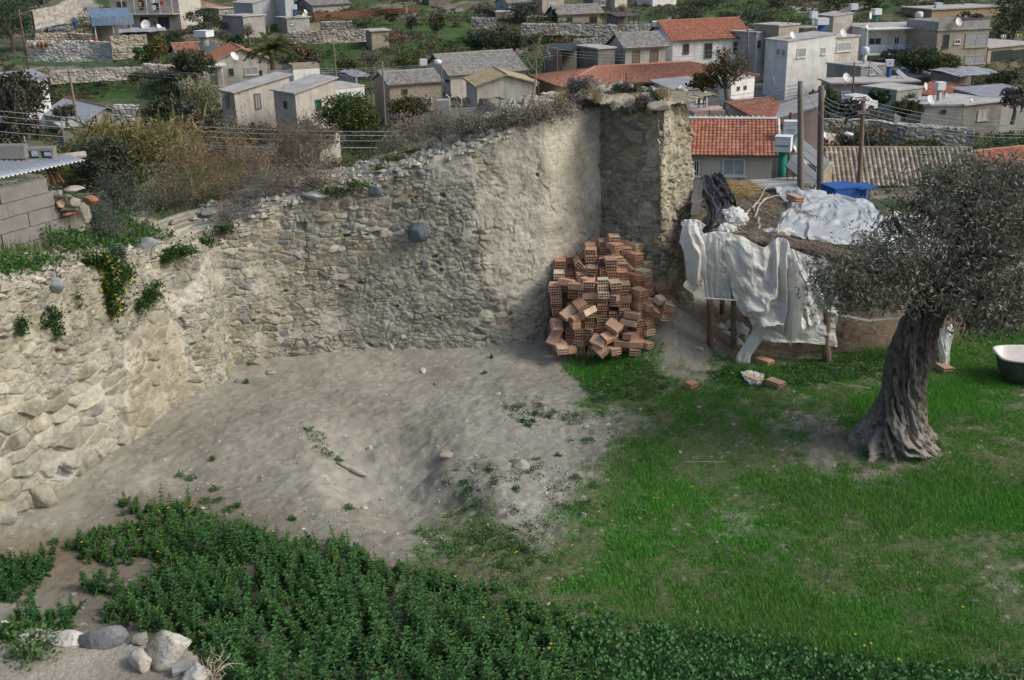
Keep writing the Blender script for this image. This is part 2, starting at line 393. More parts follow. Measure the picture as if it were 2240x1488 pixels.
def stone_surface(s, q, big, plaster, seed, wob=0.25, dark=0.0):
    """height (m) and colour of rubble masonry; big 0..1 picks stone size; plaster 0..1 hides the stones"""
    wx = 0.05 * fbm(s * 3, q * 3, 3, seed + 3); wy = 0.045 * fbm(s * 3 + 7, q * 3, 3, seed + 4)
    fx = 0.012 * fbm(s * 14, q * 14, 2, seed + 5); fy = 0.012 * fbm(s * 14 + 3, q * 14, 2, seed + 6)
    res = []
    for k, (sx, sy) in enumerate(((0.42, 0.215), (0.215, 0.115), (0.105, 0.06))):
        f1, f2, i, dx, dy = voro((s + wx + fx + 0.3 * q * 0.1) / sx, (q + wy + fy + 0.03 * np.sin(s * 1.3)) / sy, seed + 50 * k, 0.95)
        e = f2 - f1; prot = hid(i, 1)
        dome = sstep(0.03, 0.13 + 0.10 * hid(i, 5), e)
        tilt = (hid(i, 2) - .5) * dx * 1.3 + (hid(i, 3) - .5) * dy * 1.7
        # split faces: two planes meeting at a ridge
        an = hid(i, 4) * 6.283; rd = np.abs(np.cos(an) * dx + np.sin(an) * dy - (hid(i, 6) - .5) * .4) * hid(i, 10)
        h = dome * (0.42 + 0.85 * prot ** 1.6 + tilt * 0.9 - rd * 0.9) * sy * (0.36, .36, .42)[k]
        h = h - 0.010 * (1 - sstep(0.0, 0.05, e)) * (hid(i, 11) > .5)
        res.append((h, i, dome, e))
    big_n = big + 0.22 * fbm(s * 1.1, q * 1.4, 3, seed + 9)
    w0 = sstep(0.60, 0.64, big_n); w2 = 1 - sstep(0.36, 0.40, big_n); w1 = 1 - w0 - w2
    chip = sstep(0.57, 0.59, vn2(s * 5.3, q * 5.3, seed + 19)) * w1
    w2 = w2 + chip; w1 = w1 - chip
    h = w0 * res[0][0] + w1 * res[1][0] + w2 * res[2][0]
    dome = w0 * res[0][2] + w1 * res[1][2] + w2 * res[2][2]
    i = np.where(w0 > 0.5, res[0][1], np.where(w2 > 0.5, res[2][1], res[1][1]))
    P = [(.225, .215, .17), (.27, .26, .21), (.32, .30, .245), (.235, .235, .20), (.19, .185, .15), (.36, .335, .275), (.27, .265, .23), (.20, .205, .20), (.30, .28, .225), (.255, .245, .20), (.42, .40, .34), (.17, .18, .185), (.33, .315, .27), (.245, .225, .175)]
    st = np.array([.97, .97, .93]) * pal(hid(i, 7), P) * (0.84 + 0.30 * hid(i, 8))[..., None]
    st = st * (1 + .22 * fbm(s * 22, q * 30, 3, seed + 28))[..., None]
    st = np.where((hid(i, 9) > 0.992)[..., None], np.array([.27, .19, .145]), st)
    mort = np.array([.325, .312, .264]) * (0.78 + 0.40 * vn2(s * 7, q * 7, seed + 30))[..., None]
    white = np.array([.42, .405, .355])
    mort = lerp(mort, white, (0.75 * sstep(.50, .72, vn2(s * 2.3, q * 2.3, seed + 31)))[..., None])
    smear = sstep(0.40, 0.62, fbm(s * 5.5, q * 5.5, 4, seed + 33) * 0.5 + 0.42 + 0.25 * plaster)
    c = lerp(mort * 0.95, st, np.clip(dome * 1.15 - .1, 0, 1)[..., None])
    c = lerp(c, mort, (smear * 0.6)[..., None]); h = h + smear * .006
    pn = sstep(0.42, 0.62, plaster + 0.60 * fbm(s * 2.8, q * 2.8, 5, seed + 35))
    hm = 0.028 + 0.018 * fbm(s * 6, q * 6, 4, seed + 36) + 0.011 * fbm(s * 22, q * 22, 3, seed + 37)
    h = lerp(h, np.maximum(hm, h * 0.95), pn); c = lerp(c, mort * 1.22, (pn * 0.85 * (1 - .75 * (h > hm + .006)))[..., None])
    crack = sstep(0.03, 0.0, np.abs(fbm(s * 1.6 + 3, q * 1.1, 4, seed + 38))) * sstep(.4, .6, vn2(s, q, seed + 39))
    h = h + 0.035 * fbm(s * 1.4, q * 1.4, 3, seed + 40) + 0.013 * fbm(s * 16, q * 16, 3, seed + 41) - 0.035 * crack
    hole = (hid(i, 12) > 0.982) * dome * (1 - pn); h = h - 0.10 * hole
    return h, c, pn
def dens(P, step):
    P = np.asarray(P, float); seg = np.hypot(*np.diff(P[:, :2], axis=0).T); S = np.concatenate([[0], np.cumsum(seg)])
    s = np.arange(0, S[-1], step); return s, np.stack([np.interp(s, S, P[:, k]) for k in range(P.shape[1])], 1)
def build_wall(path, rows, step, batter, capw, capslope, masks, seed, amp=1.0, rnd_=0.10, lowq=-0.25):
    """rows: per path vertex (zbase, ztop); face + cap as one sheet"""
    P = np.concatenate([path, rows], 1); s, D = dens(P, step)
    k = int(0.22 / step); ker = np.ones(k) / k
    Ds = D.copy()
    for c in range(2): Ds[:, c] = np.convolve(np.pad(D[:, c], (k // 2, k - 1 - k // 2), 'edge'), ker, 'valid')
    T = np.gradient(Ds[:, :2], axis=0); T /= np.linalg.norm(T, axis=1)[:, None]; Nn = np.stack([T[:, 1], -T[:, 0]], 1)
    zb, zt = D[:, 2] + lowq, D[:, 3] + 0.10 * fbm(s * 0.9, s * 0, 3, seed) + 0.10 * (vn2(s * 3.2, s * 0, seed + 1) - .5) + 0.05 * (vn2(s * 9, s * 0, seed + 2) - .5)
    H = zt - zb; nq = int(round(H.max() / step)); nc = int(round(np.max(capw) / step))
    fr = np.linspace(0, 1, nq); cr = np.linspace(0, 1, nc)[1:]
    capw = np.broadcast_to(capw, s.shape) if np.ndim(capw) == 0 else np.interp(s, np.linspace(0, s[-1], len(capw)), capw)
    capslope = np.broadcast_to(capslope, s.shape) if np.ndim(capslope) == 0 else np.interp(s, np.linspace(0, s[-1], len(capslope)), capslope)
    z = np.concatenate([zb[None] + fr[:, None] * H[None], zt[None] + cr[:, None] * capw[None] * capslope[None]], 0)
    back = np.concatenate([batter * (fr[:, None] * H[None]), batter * H[None] + cr[:, None] * capw[None]], 0)
    ang = np.concatenate([np.zeros(nq), np.ones(nc - 1)])[:, None] + 0 * z
    # round the lip
    lip = np.concatenate([sstep(0.14, 0, H[None] * (1 - fr[:, None])), sstep(0.14, 0, cr[:, None] * capw[None])], 0)
    S = s[None] + 0 * z; Q = np.concatenate([fr[:, None] * H[None] + zb[None], H[None] + zb[None] + cr[:, None] * capw[None]], 0)
    X0 = Ds[None, :, 0] - Nn[None, :, 0] * back; Y0 = Ds[None, :, 1] - Nn[None, :, 1] * back
    u, v = proj(np.stack([X0, Y0, z], -1))
    big, pl, extra, tint = masks(u, v, S, Q, z)
    h, c, pn = stone_surface(S, Q, big, pl, seed)
    h = (h * amp + extra)
    nz = np.where(ang > 0.5, 1.0, 0.0) * (1 - lip) + 0.7 * lip; nh = np.where(ang > 0.5, 0.0, 1.0) * (1 - lip) + 0.7 * lip
    X1 = X0 + Nn[None, :, 0] * h * nh; Y1 = Y0 + Nn[None, :, 1] * h * nh; Z1 = z + h * nz - 0.05 * lip
    c = c * tint if np.ndim(tint) else c
    V = np.stack([X1, Y1, Z1], -1); a, b = V.shape[:2]
    I = (np.arange(a - 1)[:, None] * b + np.arange(b - 1)[None]).ravel()
    return V.reshape(-1, 3), np.stack([I, I + 1, I + b + 1, I + b], 1), np.clip(c, 0.02, 0.75).reshape(-1, 3)
PATCH = [(272, 760), (300, 715), (372, 700), (396, 770), (412, 860), (402, 905), (330, 948), (270, 962)]
def wall_masks(u, v, S, Q, z):
    n = fbm(S * 1.2, Q * 1.2, 3, 3)
    big = 0.46 + 0.42 * (1 - sstep(60, 560, u + 120 * n)) * sstep(2.2, 0.9, z + .4 * n) + 0.10 * (1 - sstep(300, 560, u)) - 0.16 * sstep(900, 1250, u)
    big = big + 0.10 * sstep(0.5, 0.1, z) - 0.05
    pp = sstep(-10, 14, sdpoly(u, v, PATCH) + 8 * n)
    pl = 1.35 * pp + 0.30 * sstep(.1, .6, fbm(S * .55, Q * .9, 3, 12) + .15) + 0.80 * sstep(860, 1120, u + 220 * n) * sstep(0.3, 0.9, z) + 0.20 * (1 - sstep(420, 520, u)) + 0.28 * sstep(20, -30, np.abs((u - 900) * 0.28 + (v - 660)) - 20) * 0
    pl = pl + 0.35 * sstep(60, 0, np.abs(u - 720 - 0.4 * (v - 690))) * sstep(640, 690, v)
    extra = 0.05 * pp * 0.5
    # bulging rock ledge low in the middle bay, undercut hollow beside it
    extra = extra + 0.16 * np.exp(-(((u - 640) / 75) ** 2 + ((v - 745) / 22) ** 2)) - 0.10 * np.exp(-(((u - 585) / 30) ** 2 + ((v - 735) / 25) ** 2))
    extra = extra + 0.07 * np.exp(-(((u - 700) / 120) ** 2 + ((v - 775) / 12) ** 2))
    extra = extra + 0.17 * (1 - sstep(12, 20, np.hypot((u - 917) / 1.2, v - 501)))
    t = np.ones(u.shape + (3,))
    k = (1 - sstep(12, 20, np.hypot((u - 917) / 1.2, v - 501)))[..., None]; t = lerp(t, np.array([.42, .5, .6]), k)
    ped = sstep(0.2, .9, pl)[..., None]
    t = t * lerp(np.ones(3), np.array([.90, .86, .78]), pp[..., None])
    # darker mottled band at mid height on the right of the wall
    band = (sstep(0.5, 0.0, np.abs(z - 1.5 - 0.5 * sstep(1200, 1320, u))) * sstep(1050, 1180, u) * .35 * vn2(S * 3, Q * 3, 8))[..., None]; t = lerp(t, np.array([.72, .72, .72]), band)
    t = t * (1 + .16 * fbm(S * .6, Q * 1.0, 3, 14))[..., None] * lerp(np.ones(3), np.array([1.02, 1.0, .95]), sstep(-.1, .4, fbm(S * .8 + 4, Q * 1.2, 3, 15))[..., None])
    t = t * lerp(np.ones(3), np.array([1.12, 1.09, 1.03]), (sstep(950, 1200, u) * sstep(.8, 1.6, z))[..., None])
    return big, pl, extra, t
_e = WP[-1] - WP[-2]; _e = WP[-1] + _e / np.linalg.norm(_e) * 0.6
V, Fc, Cc = build_wall(np.concatenate([WP, [_e]]), np.concatenate([np.stack([WB[:, 2], WT], 1), [[WB[-1, 2], WT[-1]]]]), 0.0145, 0.05, np.array([1.5, 1.5, 1.45, 1.4, 1.3, 1.3, 1.3, 1.3, 1.5, 1.5]), np.array([.18, .18, .20, .22, .22, .16, .10, .07, .05, .02]), wall_masks, 100, amp=.82)
WALLV = V
o = raw('castle_wall', V, Fc, m_stone, smooth=True, col=Cc)
tag(o, 'long ruined rubble stone wall with a plastered patch running back to the corner tower', 'wall')
def tower_masks(u, v, S, Q, z):
    n = fbm(S * 1.2, Q * 1.2, 3, 5)
    big = 0.44 + 0.10 * sstep(2.7, 3.6, z) + 0.2 * sstep(.9, .2, z)
    pl = 0.12 + 0.30 * sstep(.4, -.2, n)
    ex = -0.14 * np.exp(-(((z - 0.75) / .16) ** 2)) * sstep(1.2, 1.5, S) + 0.10 * sstep(0.6, -.2, z)
    ex = ex + 0.10 * fbm(S * 2.2, Q * 1.6, 3, 66) * sstep(.5, 1.4, z)
    t = np.ones(u.shape + (3,)) * np.array([.86, .82, .76]); t = lerp(t, np.array([1.02, .97, .88]), sstep(1.45, 1.75, S)[..., None])  # left side darker, right side lighter: shade and sunlight put into the tint
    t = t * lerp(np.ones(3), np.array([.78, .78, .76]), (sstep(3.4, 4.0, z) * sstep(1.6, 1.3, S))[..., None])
    return big, pl, ex, t
TP = np.array([KX + [-0.9, 0.7], KX + [-0.12, 0.10], T1 + [-0.02, -0.0], T1 + [0.1, 0.06], T2 + [0, -.3], T2 + [-.1, .25]])
tz = at_y(1440, 224, 19.0)[2]
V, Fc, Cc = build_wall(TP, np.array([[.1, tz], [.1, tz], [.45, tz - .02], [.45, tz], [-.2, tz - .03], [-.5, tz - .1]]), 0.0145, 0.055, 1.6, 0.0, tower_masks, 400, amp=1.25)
TOWV = V
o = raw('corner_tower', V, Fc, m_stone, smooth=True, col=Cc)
tag(o, 'square ruined stone corner tower rising behind the heap of bricks', 'tower')
# ================================================================ ground cover, platform, loose stones
def pick(u, v, Vs, r=5.0):
    U, Vp = proj(Vs); d = np.hypot(U - u, Vp - v); m = d < max(r, d.min() + 0.5)
    c = Vs[m]; return c[np.argmin(np.linalg.norm(c - CP, axis=1))]
TOP = None
Pw = np.array([[-9, -1.5], [-5.5, -1.5], [2, -1.5], [2.0, 3.0]])
def blade_mesh(P, h, wd, col, rng, lean=0.5):
    n = len(P); a = rng.uniform(0, 2 * math.pi, n); d = np.stack([np.cos(a), np.sin(a), 0 * a], 1); w = np.stack([-np.sin(a), np.cos(a), 0 * a], 1)
    b = rng.uniform(0, lean, (n, 1)); h = np.broadcast_to(h, (n,))[:, None]; wd = np.broadcast_to(wd, (n,))[:, None]
    tip = P + d * h * b + np.array([0, 0, 1.0]) * h * np.sqrt(np.maximum(0.05, 1 - b * b))
    V = np.stack([P - w * wd / 2, P + w * wd / 2, tip], 1).reshape(-1, 3)
    return V, np.arange(n * 3).reshape(-1, 3), np.repeat(col, 3, 0)
def inview(P, m=60):
    u, v = proj(P); return (u > -m) & (u < 2240 + m) & (v > -m) & (v < 1488 + m)
def scatter(n, x0, x1, y0, y1, rng):
    x = rng.uniform(x0, x1, n); y = rng.uniform(y0, y1, n); return x, y
def gcol(n, rng, base, var=0.25, hue=0.15):
    c = np.array(base)[None] * (1 + rng.uniform(-var, var, (n, 1))) * (1 + rng.uniform(-hue, hue, (n, 3))); return np.clip(c, 0.005, 0.9)
rng = np.random.default_rng(5)
# --- grass of the yard
x, y = scatter(1500000, -2.5, 12.5, 6.5, 19.6, rng)
sdw = np.maximum(sdpoly(x, y, WEED), sdpoly(x, y, MALLOW))
g = green_density(x, y) * (1 - sstep(-0.1, 0.3, sdw))
g = np.clip(g * 3.8, 0, 1) * (1 - 0.75 * sstep(-.6, .2, sdpoly(x, y, SPARSE)))
g = g * sstep(18.6, 17.9, y - 0.8 * sstep(7.5, 8.5, x))
m = rng.random(len(x)) < np.clip(g, 0, 1); x, y, g = x[m], y[m], g[m]
P = np.stack([x, y, Gh(x, y) - 0.005], 1); m = inview(P, 330); P, g = P[m], g[m]
tall = 0.04 + 0.045 * sstep(-.3, .4, fbm(P[:, 0] * .7, P[:, 1] * .7, 3, 81))
n = len(P); lush = sstep(-.4, .4, fbm(P[:, 0] * .5, P[:, 1] * .5, 3, 83))
c = lerp(gcol(n, rng, (.105, .265, .045)), gcol(n, rng, (.088, .30, .035)), lush[:, None])
dry = rng.random(n) < 0.03 + 0.10 * (1 - g); c[dry] = gcol(dry.sum(), rng, (.26, .22, .12))
V, f, cc_ = blade_mesh(P, tall * rng.uniform(.6, 1.4, n), 0.011, c, rng, 0.9)
tag(raw('grass', V, f, m_leaf, col=cc_), 'short bright green grass covering the yard', 'grass', kind='stuff')
# --- small broad-leaved weeds in the sparse strip and among the grass
def rosettes(P, rad, nl, lsize, base, rng, hz=0.05, name='weeds', asp=0.45, up=0.6):
    mb = MB(); n = len(P)
    Q = np.repeat(P, nl, 0); r = np.repeat(rad, nl) * np.sqrt(rng.random(n * nl)); a = rng.uniform(0, 2 * math.pi, n * nl)
    Q = Q + np.stack([r * np.cos(a), r * np.sin(a), rng.uniform(0, hz, n * nl) * (1 - 0.6 * r / np.repeat(rad, nl))], 1)
    mb.leaves(Q, lsize, rng, gcol(len(Q), rng, base), asp=asp, up=up); return mb
x, y = scatter(17000, -3.5, 6, 9, 19.5, rng)
s_ = sdpoly(x, y, SPARSE); clump = fbm(x * 1.6, y * 1.6, 3, 91)
m = rng.random(len(x)) < (sstep(-.5, .3, s_) * sstep(-.15, .3, clump) * 0.75 + 0.0); x1, y1 = x[m], y[m]
P = np.stack([x1, y1, Gh(x1, y1)], 1); P = P[inview(P)]
mbw = rosettes(P, rng.uniform(.05, .13, len(P)), 26, 0.035, (.055, .125, .035), rng)
# green island of clover-like weeds by the bricks
ISL = pxg([(1262, 790), (1330, 780), (1430, 800), (1480, 850), (1400, 880), (1290, 880)]); ISL2 = pxg([(1540, 818), (1600, 806), (1960, 775), (1960, 830), (1700, 850), (1560, 850)])
x, y = scatter(7000, 1, 8, 15, 19.6, rng); m = np.maximum(sdpoly(x, y, ISL), sdpoly(x, y, ISL2)) + .15 * fbm(x * 2, y * 2, 2, 4) > 0; x, y = x[m], y[m]
P2 = np.stack([x, y, Gh(x, y)], 1)
mb2 = rosettes(P2, rng.uniform(.05, .12, len(P2)), 16, 0.035, (.05, .12, .03), rng, hz=0.09); mbw.add(np.concatenate(mb2.V), [np.concatenate(mb2.F[4])], np.concatenate(mb2.C))
# scattered tufts on bare dirt, placed where the photograph has them
TUFT = [(690, 960, .17), (700, 985, .14), (675, 945, .08), (715, 1000, .1), (765, 1115, .07), (1285, 967, .10), (1260, 1050, .08), (1300, 1066, .09), (1220, 1000, .03), (470, 1075, .06), (420, 1050, .08), (395, 1045, .07), (450, 1100, .08), (480, 1100, .08), (500, 1120, .07), (520, 1110, .05),
        (465, 1008, .04), (120, 1190, .05), (1060, 820, .03), (1130, 1075, .05), (1070, 1030, .06), (1015, 1060, .07), (1025, 1075, .06), (640, 1140, .04), (1155, 935, .05), (1165, 925, .05), (1145, 925, .05), (1170, 910, .04), (1200, 915, .05), (740, 1010, .06), (540, 840, .04), (1075, 745 + 40, .02)]
Pt = np.array([hit(u, v) for u, v, r in TUFT]); rr = np.array([r for *_, r in TUFT])
mb3 = rosettes(Pt, rr, 90, 0.04, (.06, .14, .035), rng, hz=0.09); mbw.add(np.concatenate(mb3.V), [np.concatenate(mb3.F[4])], np.concatenate(mb3.C))
tag(mbw.build('low_weeds', m_leaf), 'low leafy weeds dotted over the bare earth and the grass', 'weeds', kind='stuff')
# --- tall dense weeds in the foreground
def tall_weeds(P, H, rng, base, L0=0.062, whorls=8, lpw=5):
    n = len(P); k = np.arange(whorls) / (whorls - 1.0)
    lean = rng.normal(size=(n, 2)) * 0.28
    zz = H[:, None] * (0.18 + 0.82 * k[None])
    bx = P[:, 0:1] + lean[:, 0:1] * zz; by = P[:, 1:2] + lean[:, 1:2] * zz; bz = P[:, 2:3] + zz
    B = np.stack([bx, by, bz], -1)
    a = rng.uniform(0, 6.28, (n, whorls, 1)) + np.arange(lpw)[None, None] * 6.283 / lpw + rng.normal(size=(n, whorls, lpw)) * .3
    pit = lerp(0.05, 0.85, k[None, :, None] ** 2.2) + rng.normal(size=(n, whorls, lpw)) * .22
    L = L0 * lerp(1.0, 0.45, k[None, :, None] ** 1.5) * rng.uniform(.75, 1.3, (n, whorls, lpw)) * (.75 + .5 * (H / H.max()))[:, None, None]
    d = np.stack([np.cos(a) * np.cos(pit), np.sin(a) * np.cos(pit), np.sin(pit)], -1); w = np.stack([-np.sin(a), np.cos(a), 0 * a], -1)
    b0 = B[:, :, None] + 0 * d; Ld = L[..., None]
    droop = np.stack([0 * a, 0 * a, -0.18 * np.ones_like(a)], -1) * Ld
    V = np.stack([b0, b0 + d * Ld * .5 + w * Ld * .25 - droop * .5, b0 + d * Ld + droop, b0 + d * Ld * .5 - w * Ld * .25 - droop * .5], 3).reshape(-1, 3)
    m = n * whorls * lpw
    c = gcol(n, rng, base, .18, .10)[:, None, None] * lerp(0.9, 1.25, k[None, :, None, None] ** 3) * rng.uniform(.8, 1.2, (n, whorls, lpw, 1))
    mb = MB(); mb.add(V, [np.arange(m * 4).reshape(-1, 4)], np.repeat(c.reshape(-1, 3), 4, 0))
    mb.segs(P, B[:, -1], .004, .002, col=(.10, .16, .05)); return mb
x, y = scatter(7500, -7.0, 3.2, 7.2, 14.2, rng)
s_ = sdpoly(x, y, WEED) + 0.35 * fbm(x * 1.3, y * 1.3, 3, 15); m = (s_ > 0)
gap = vn2(x * 1.5, y * 1.5, 17) > 0.80
m &= ~(gap & (x < -2.2)); x, y, s_ = x[m], y[m], s_[m]
P = np.stack([x, y, Gh(x, y)], 1); k = inview(P, 160); P, s_ = P[k], s_[k]
Hh = (0.12 + 0.30 * sstep(0, .9, s_)) * (0.55 + 0.9 * vn2(P[:, 0] * 1.2, P[:, 1] * 1.2, 18)) * rng.uniform(.55, 1.25, len(P))
# thin out where the plants are tall
keep = rng.random(len(P)) < np.where(Hh > .25, .75, 1.0); P, Hh = P[keep], Hh[keep]
mb = tall_weeds(P, Hh, rng, (.055, .145, .042), L0=.07)
q_ = P[rng.random(len(P)) < .5]; q_ = q_ + rng.normal(size=q_.shape) * [.08, .08, 0]; qq = tall_weeds(q_, rng.uniform(.08, .30, len(q_)), rng, (.085, .175, .04), L0=.05, whorls=6, lpw=6); mb.add(np.concatenate(qq.V), [np.concatenate(qq.F[4])], np.concatenate(qq.C))
for (u, v, r, n_) in [(35, 1275, .35, 34), (75, 1255, .2, 14), (20, 1300, .25, 14), (70, 1365, .16, 14), (128, 1375, .15, 12), (200, 1290, .16, 10), (8, 1260, .3, 10)]:
    c0 = hit(u, v); Q = np.stack([c0[0] + rng.normal(size=n_) * r * .6, c0[1] + rng.normal(size=n_) * r * .6, 0 * rng.random(n_)], 1); Q[:, 2] = Gh(Q[:, 0], Q[:, 1])
    q = tall_weeds(Q, rng.uniform(.14, .3, n_), rng, (.042, .125, .034)); 
    for kk in (3, 4):
        if q.F[kk]: pass
    mb.add(np.concatenate(q.V), [np.concatenate(q.F[4])], np.concatenate(q.C))
tag(mb.build('tall_weeds', m_leaf), 'dense dark green knee-high weeds filling the lower left foreground', 'weeds', kind='stuff')
# --- mallow carpet along the bottom right
x, y = scatter(160000, -0.5, 7.5, 6.0, 11.5, rng)
s_ = sdpoly(x, y, MALLOW) + .35 * fbm(x * 1.2, y * 1.2, 3, 25) + .15 * fbm(x * 4, y * 4, 2, 26); m = rng.random(len(x)) < sstep(-.15, .3, s_) * .9; x, y, s_ = x[m], y[m], s_[m]
cz = 0.05 + 0.15 * sstep(0, .8, s_) * (.5 + .9 * vn2(x * 3.2, y * 3.2, 27)) * (.6 + .6 * vn2(x * 9, y * 9, 28))
P = np.stack([x, y, Gh(x, y) + cz * rng.uniform(.35, 1, len(x))], 1); P = P[inview(P)]
mb = MB(); mb.leaves(P, 0.042, rng, gcol(len(P), rng, (.075, .185, .060), .3, .12), asp=1.0, up=1.1)
tag(mb.build('mallow_carpet', m_leaf), 'carpet of round-leaved bluish green mallow along the bottom edge', 'ground cover', kind='stuff')
# --- little yellow flowers
FL = [(327, 1082), (318, 1086), (285, 1095), (280, 1100), (303, 1105), (330, 1088), (298, 1103), (1131, 1218), (1128, 1220), (425, 1145), (357, 1157), (377, 1150), (664, 1206), (645, 1200), (655, 1190), (313, 1200), (355, 1250), (518, 1110), (190, 1228), (2105, 1340), (1905, 1420), (1870, 1400), (1890, 1425), (1965, 1455), (2040, 1470), (2075, 1480), (1780, 1488), (1440, 1100), (1430, 1100), (1105, 1090), (1195, 1080), (1310, 1130), (1340, 1150), (1515, 1075), (1400, 1145), (1060, 1400), (1000, 1307), (1207, 1460), (1203, 1470), (700, 960), (690, 948), (712, 985), (728, 978), (688, 968), (1380, 810), (1350, 812), (1450, 818), (1330, 850), (1320, 835), (1560, 830), (1600, 825), (1570, 860)]
mb = MB()
for (u, v) in FL:
    p = hit(u, v) + [0, 0, .07]
    tall_ = sdpoly(np.array([p[0]]), np.array([p[1]]), WEED)[0] > 0
    if tall_: p = hit(u, v + 22) + [0, 0, .40]
    for k in range(6):
        a = k * 1.047 + rng.random(); d = np.array([math.cos(a), math.sin(a), .25]); w = np.array([-math.sin(a), math.cos(a), 0]); s0 = .017
        mb.add([p, p + d * s0 * .6 + w * s0 * .35, p + d * s0, p + d * s0 * .6 - w * s0 * .35], np.array([[0, 1, 2, 3]]), (.75, .50, .02))
tag(mb.build('wild_flowers', m_leaf), 'tiny yellow wild flowers scattered among the weeds', 'flowers', kind='stuff')
# --- dead straw and twigs lying about
x, y = scatter(5200, -3, 11, 7.5, 19, rng); m = rng.random(len(x)) < .25 + .6 * green_density(x, y) * sstep(.2, .7, vn2(x * .8, y * .8, 5)); x, y = x[m], y[m]
A = np.stack([x, y, Gh(x, y) + .012], 1); a = rng.uniform(0, 6.28, len(x)); L_ = rng.uniform(.04, .22, len(x)) ** 1.2
B = A + np.stack([np.cos(a) * L_, np.sin(a) * L_, rng.uniform(0, .35, len(x)) * L_], 1)
mb = MB(); mb.segs(A, B, .0022, .0012, gcol(len(x), rng, (.36, .31, .22)))
tag(mb.build('straw_litter', m_dryleaf), 'dead straw and twigs lying on the yard', 'litter', kind='stuff')
# --- gravel
x, y = scatter(110000, -5, 9, 8, 19.2, rng)
dn = .18 + 1.0 * sstep(-.8, .2, sdpoly(x, y, SPARSE)) * sstep(-.2, .5, fbm(x, y, 3, 7)); m = rng.random(len(x)) < dn * (1 - .8 * green_density(x, y)); x, y = x[m], y[m]
m = wall_sd(x, y) > .05; x, y = x[m], y[m]
n = len(x); sz = (.005 + .022 * rng.random(n) ** 4) * np.where(rng.random(n) > .95, 1.8, 1)
oct_ = np.array([[1, 0, 0], [0, 1, 0], [-1, 0, 0], [0, -1, 0], [0, 0, .7], [0, 0, -.5]], float)
V = oct_[None] * sz[:, None, None] * rng.uniform(.55, 1.3, (n, 6, 1)); R = rng.uniform(0, 6.28, n); cr, sr = np.cos(R)[:, None], np.sin(R)[:, None]
V = np.stack([V[..., 0] * cr - V[..., 1] * sr, V[..., 0] * sr + V[..., 1] * cr, V[..., 2]], -1) + np.stack([x, y, Gh(x, y) + sz * .3], 1)[:, None]
fo = np.array([[0, 1, 4], [1, 2, 4], [2, 3, 4], [3, 0, 4], [1, 0, 5], [2, 1, 5], [3, 2, 5], [0, 3, 5]])
f = (fo[None] + np.arange(n)[:, None, None] * 6).reshape(-1, 3)
tag(raw('gravel', V.reshape(-1, 3), f, m_stone, col=np.repeat(gcol(n, rng, (.33, .31, .265), .45, .05), 6, 0)), 'loose gravel and stone chips on the bare earth', 'gravel', kind='stuff')
# --- rocks
def rock_mesh(size, seed, cuts=8, res=22, rough=0.06, flat=1.0):
    r = np.random.default_rng(seed); th = np.linspace(0.02, math.pi - .02, res); ph = np.linspace(0, 2 * math.pi, 2 * res, endpoint=False)
    T, Pq = np.meshgrid(th, ph, indexing='ij'); D = np.stack([np.sin(T) * np.cos(Pq), np.sin(T) * np.sin(Pq), np.cos(T)], -1)
    rad = np.ones(T.shape)
    for _ in range(cuts):
        nrm = r.normal(size=3); nrm /= np.linalg.norm(nrm); k = r.uniform(.55, .85); dd = D @ nrm
        rad = np.minimum(rad, np.where(dd > .05, k / np.maximum(dd, .05), 9))
    Q = D * rad[..., None]
    nz = fbm3(Q[..., 0] * 2 + seed, Q[..., 1] * 2, Q[..., 2] * 2, 4, seed) * rough * 1.6 + fbm3(Q[..., 0] * 9, Q[..., 1] * 9, Q[..., 2] * 9, 2, seed + 1) * rough * .5
    Q = Q * (1 + nz[..., None]) * np.array(size) / 2
    n, k = T.shape; V = Q.reshape(-1, 3); i = np.arange(n - 1)[:, None] * k; j = np.arange(k)[None]
    f = np.stack([i + j, i + k + j, i + k + (j + 1) % k, i + (j + 1) % k], -1).reshape(-1, 4)
    V = np.concatenate([V, Q[0].mean(0)[None], Q[-1].mean(0)[None]]); m_ = n * k; jj = np.arange(k)
    t = np.concatenate([np.stack([np.full(k, m_), jj, (jj + 1) % k], 1), np.stack([np.full(k, m_ + 1), (n - 1) * k + (jj + 1) % k, (n - 1) * k + jj], 1)])
    return V, [f, t]
def rock(name, c, size, seed, colr, label, cat='stone', group=None, rot=0.0, sink=.25, tilt=0.0, res=22, patch=None, rough=.06, parent=None):
    V, f = rock_mesh(size, seed, res=res, rough=rough); V = V @ (rotz(rot) @ rotx(tilt)).T
    col = np.array(colr)[None] * (0.8 + .4 * vn3(V[:, 0] * 14 + seed, V[:, 1] * 14, V[:, 2] * 14, seed)[:, None])
    if patch is not None: k = sstep(.5, .6, vn3(V[:, 0] * 9 + seed, V[:, 1] * 9, V[:, 2] * 9, seed + 5)); col = lerp(col, np.array(patch), k[:, None])
    V = V + np.array(c) + [0, 0, -V[:, 2].min() - size[2] * sink]
    o = raw(name, V, f, m_stone, smooth=True, col=col, parent=parent)
    return tag(o, label, cat, group) if label else o
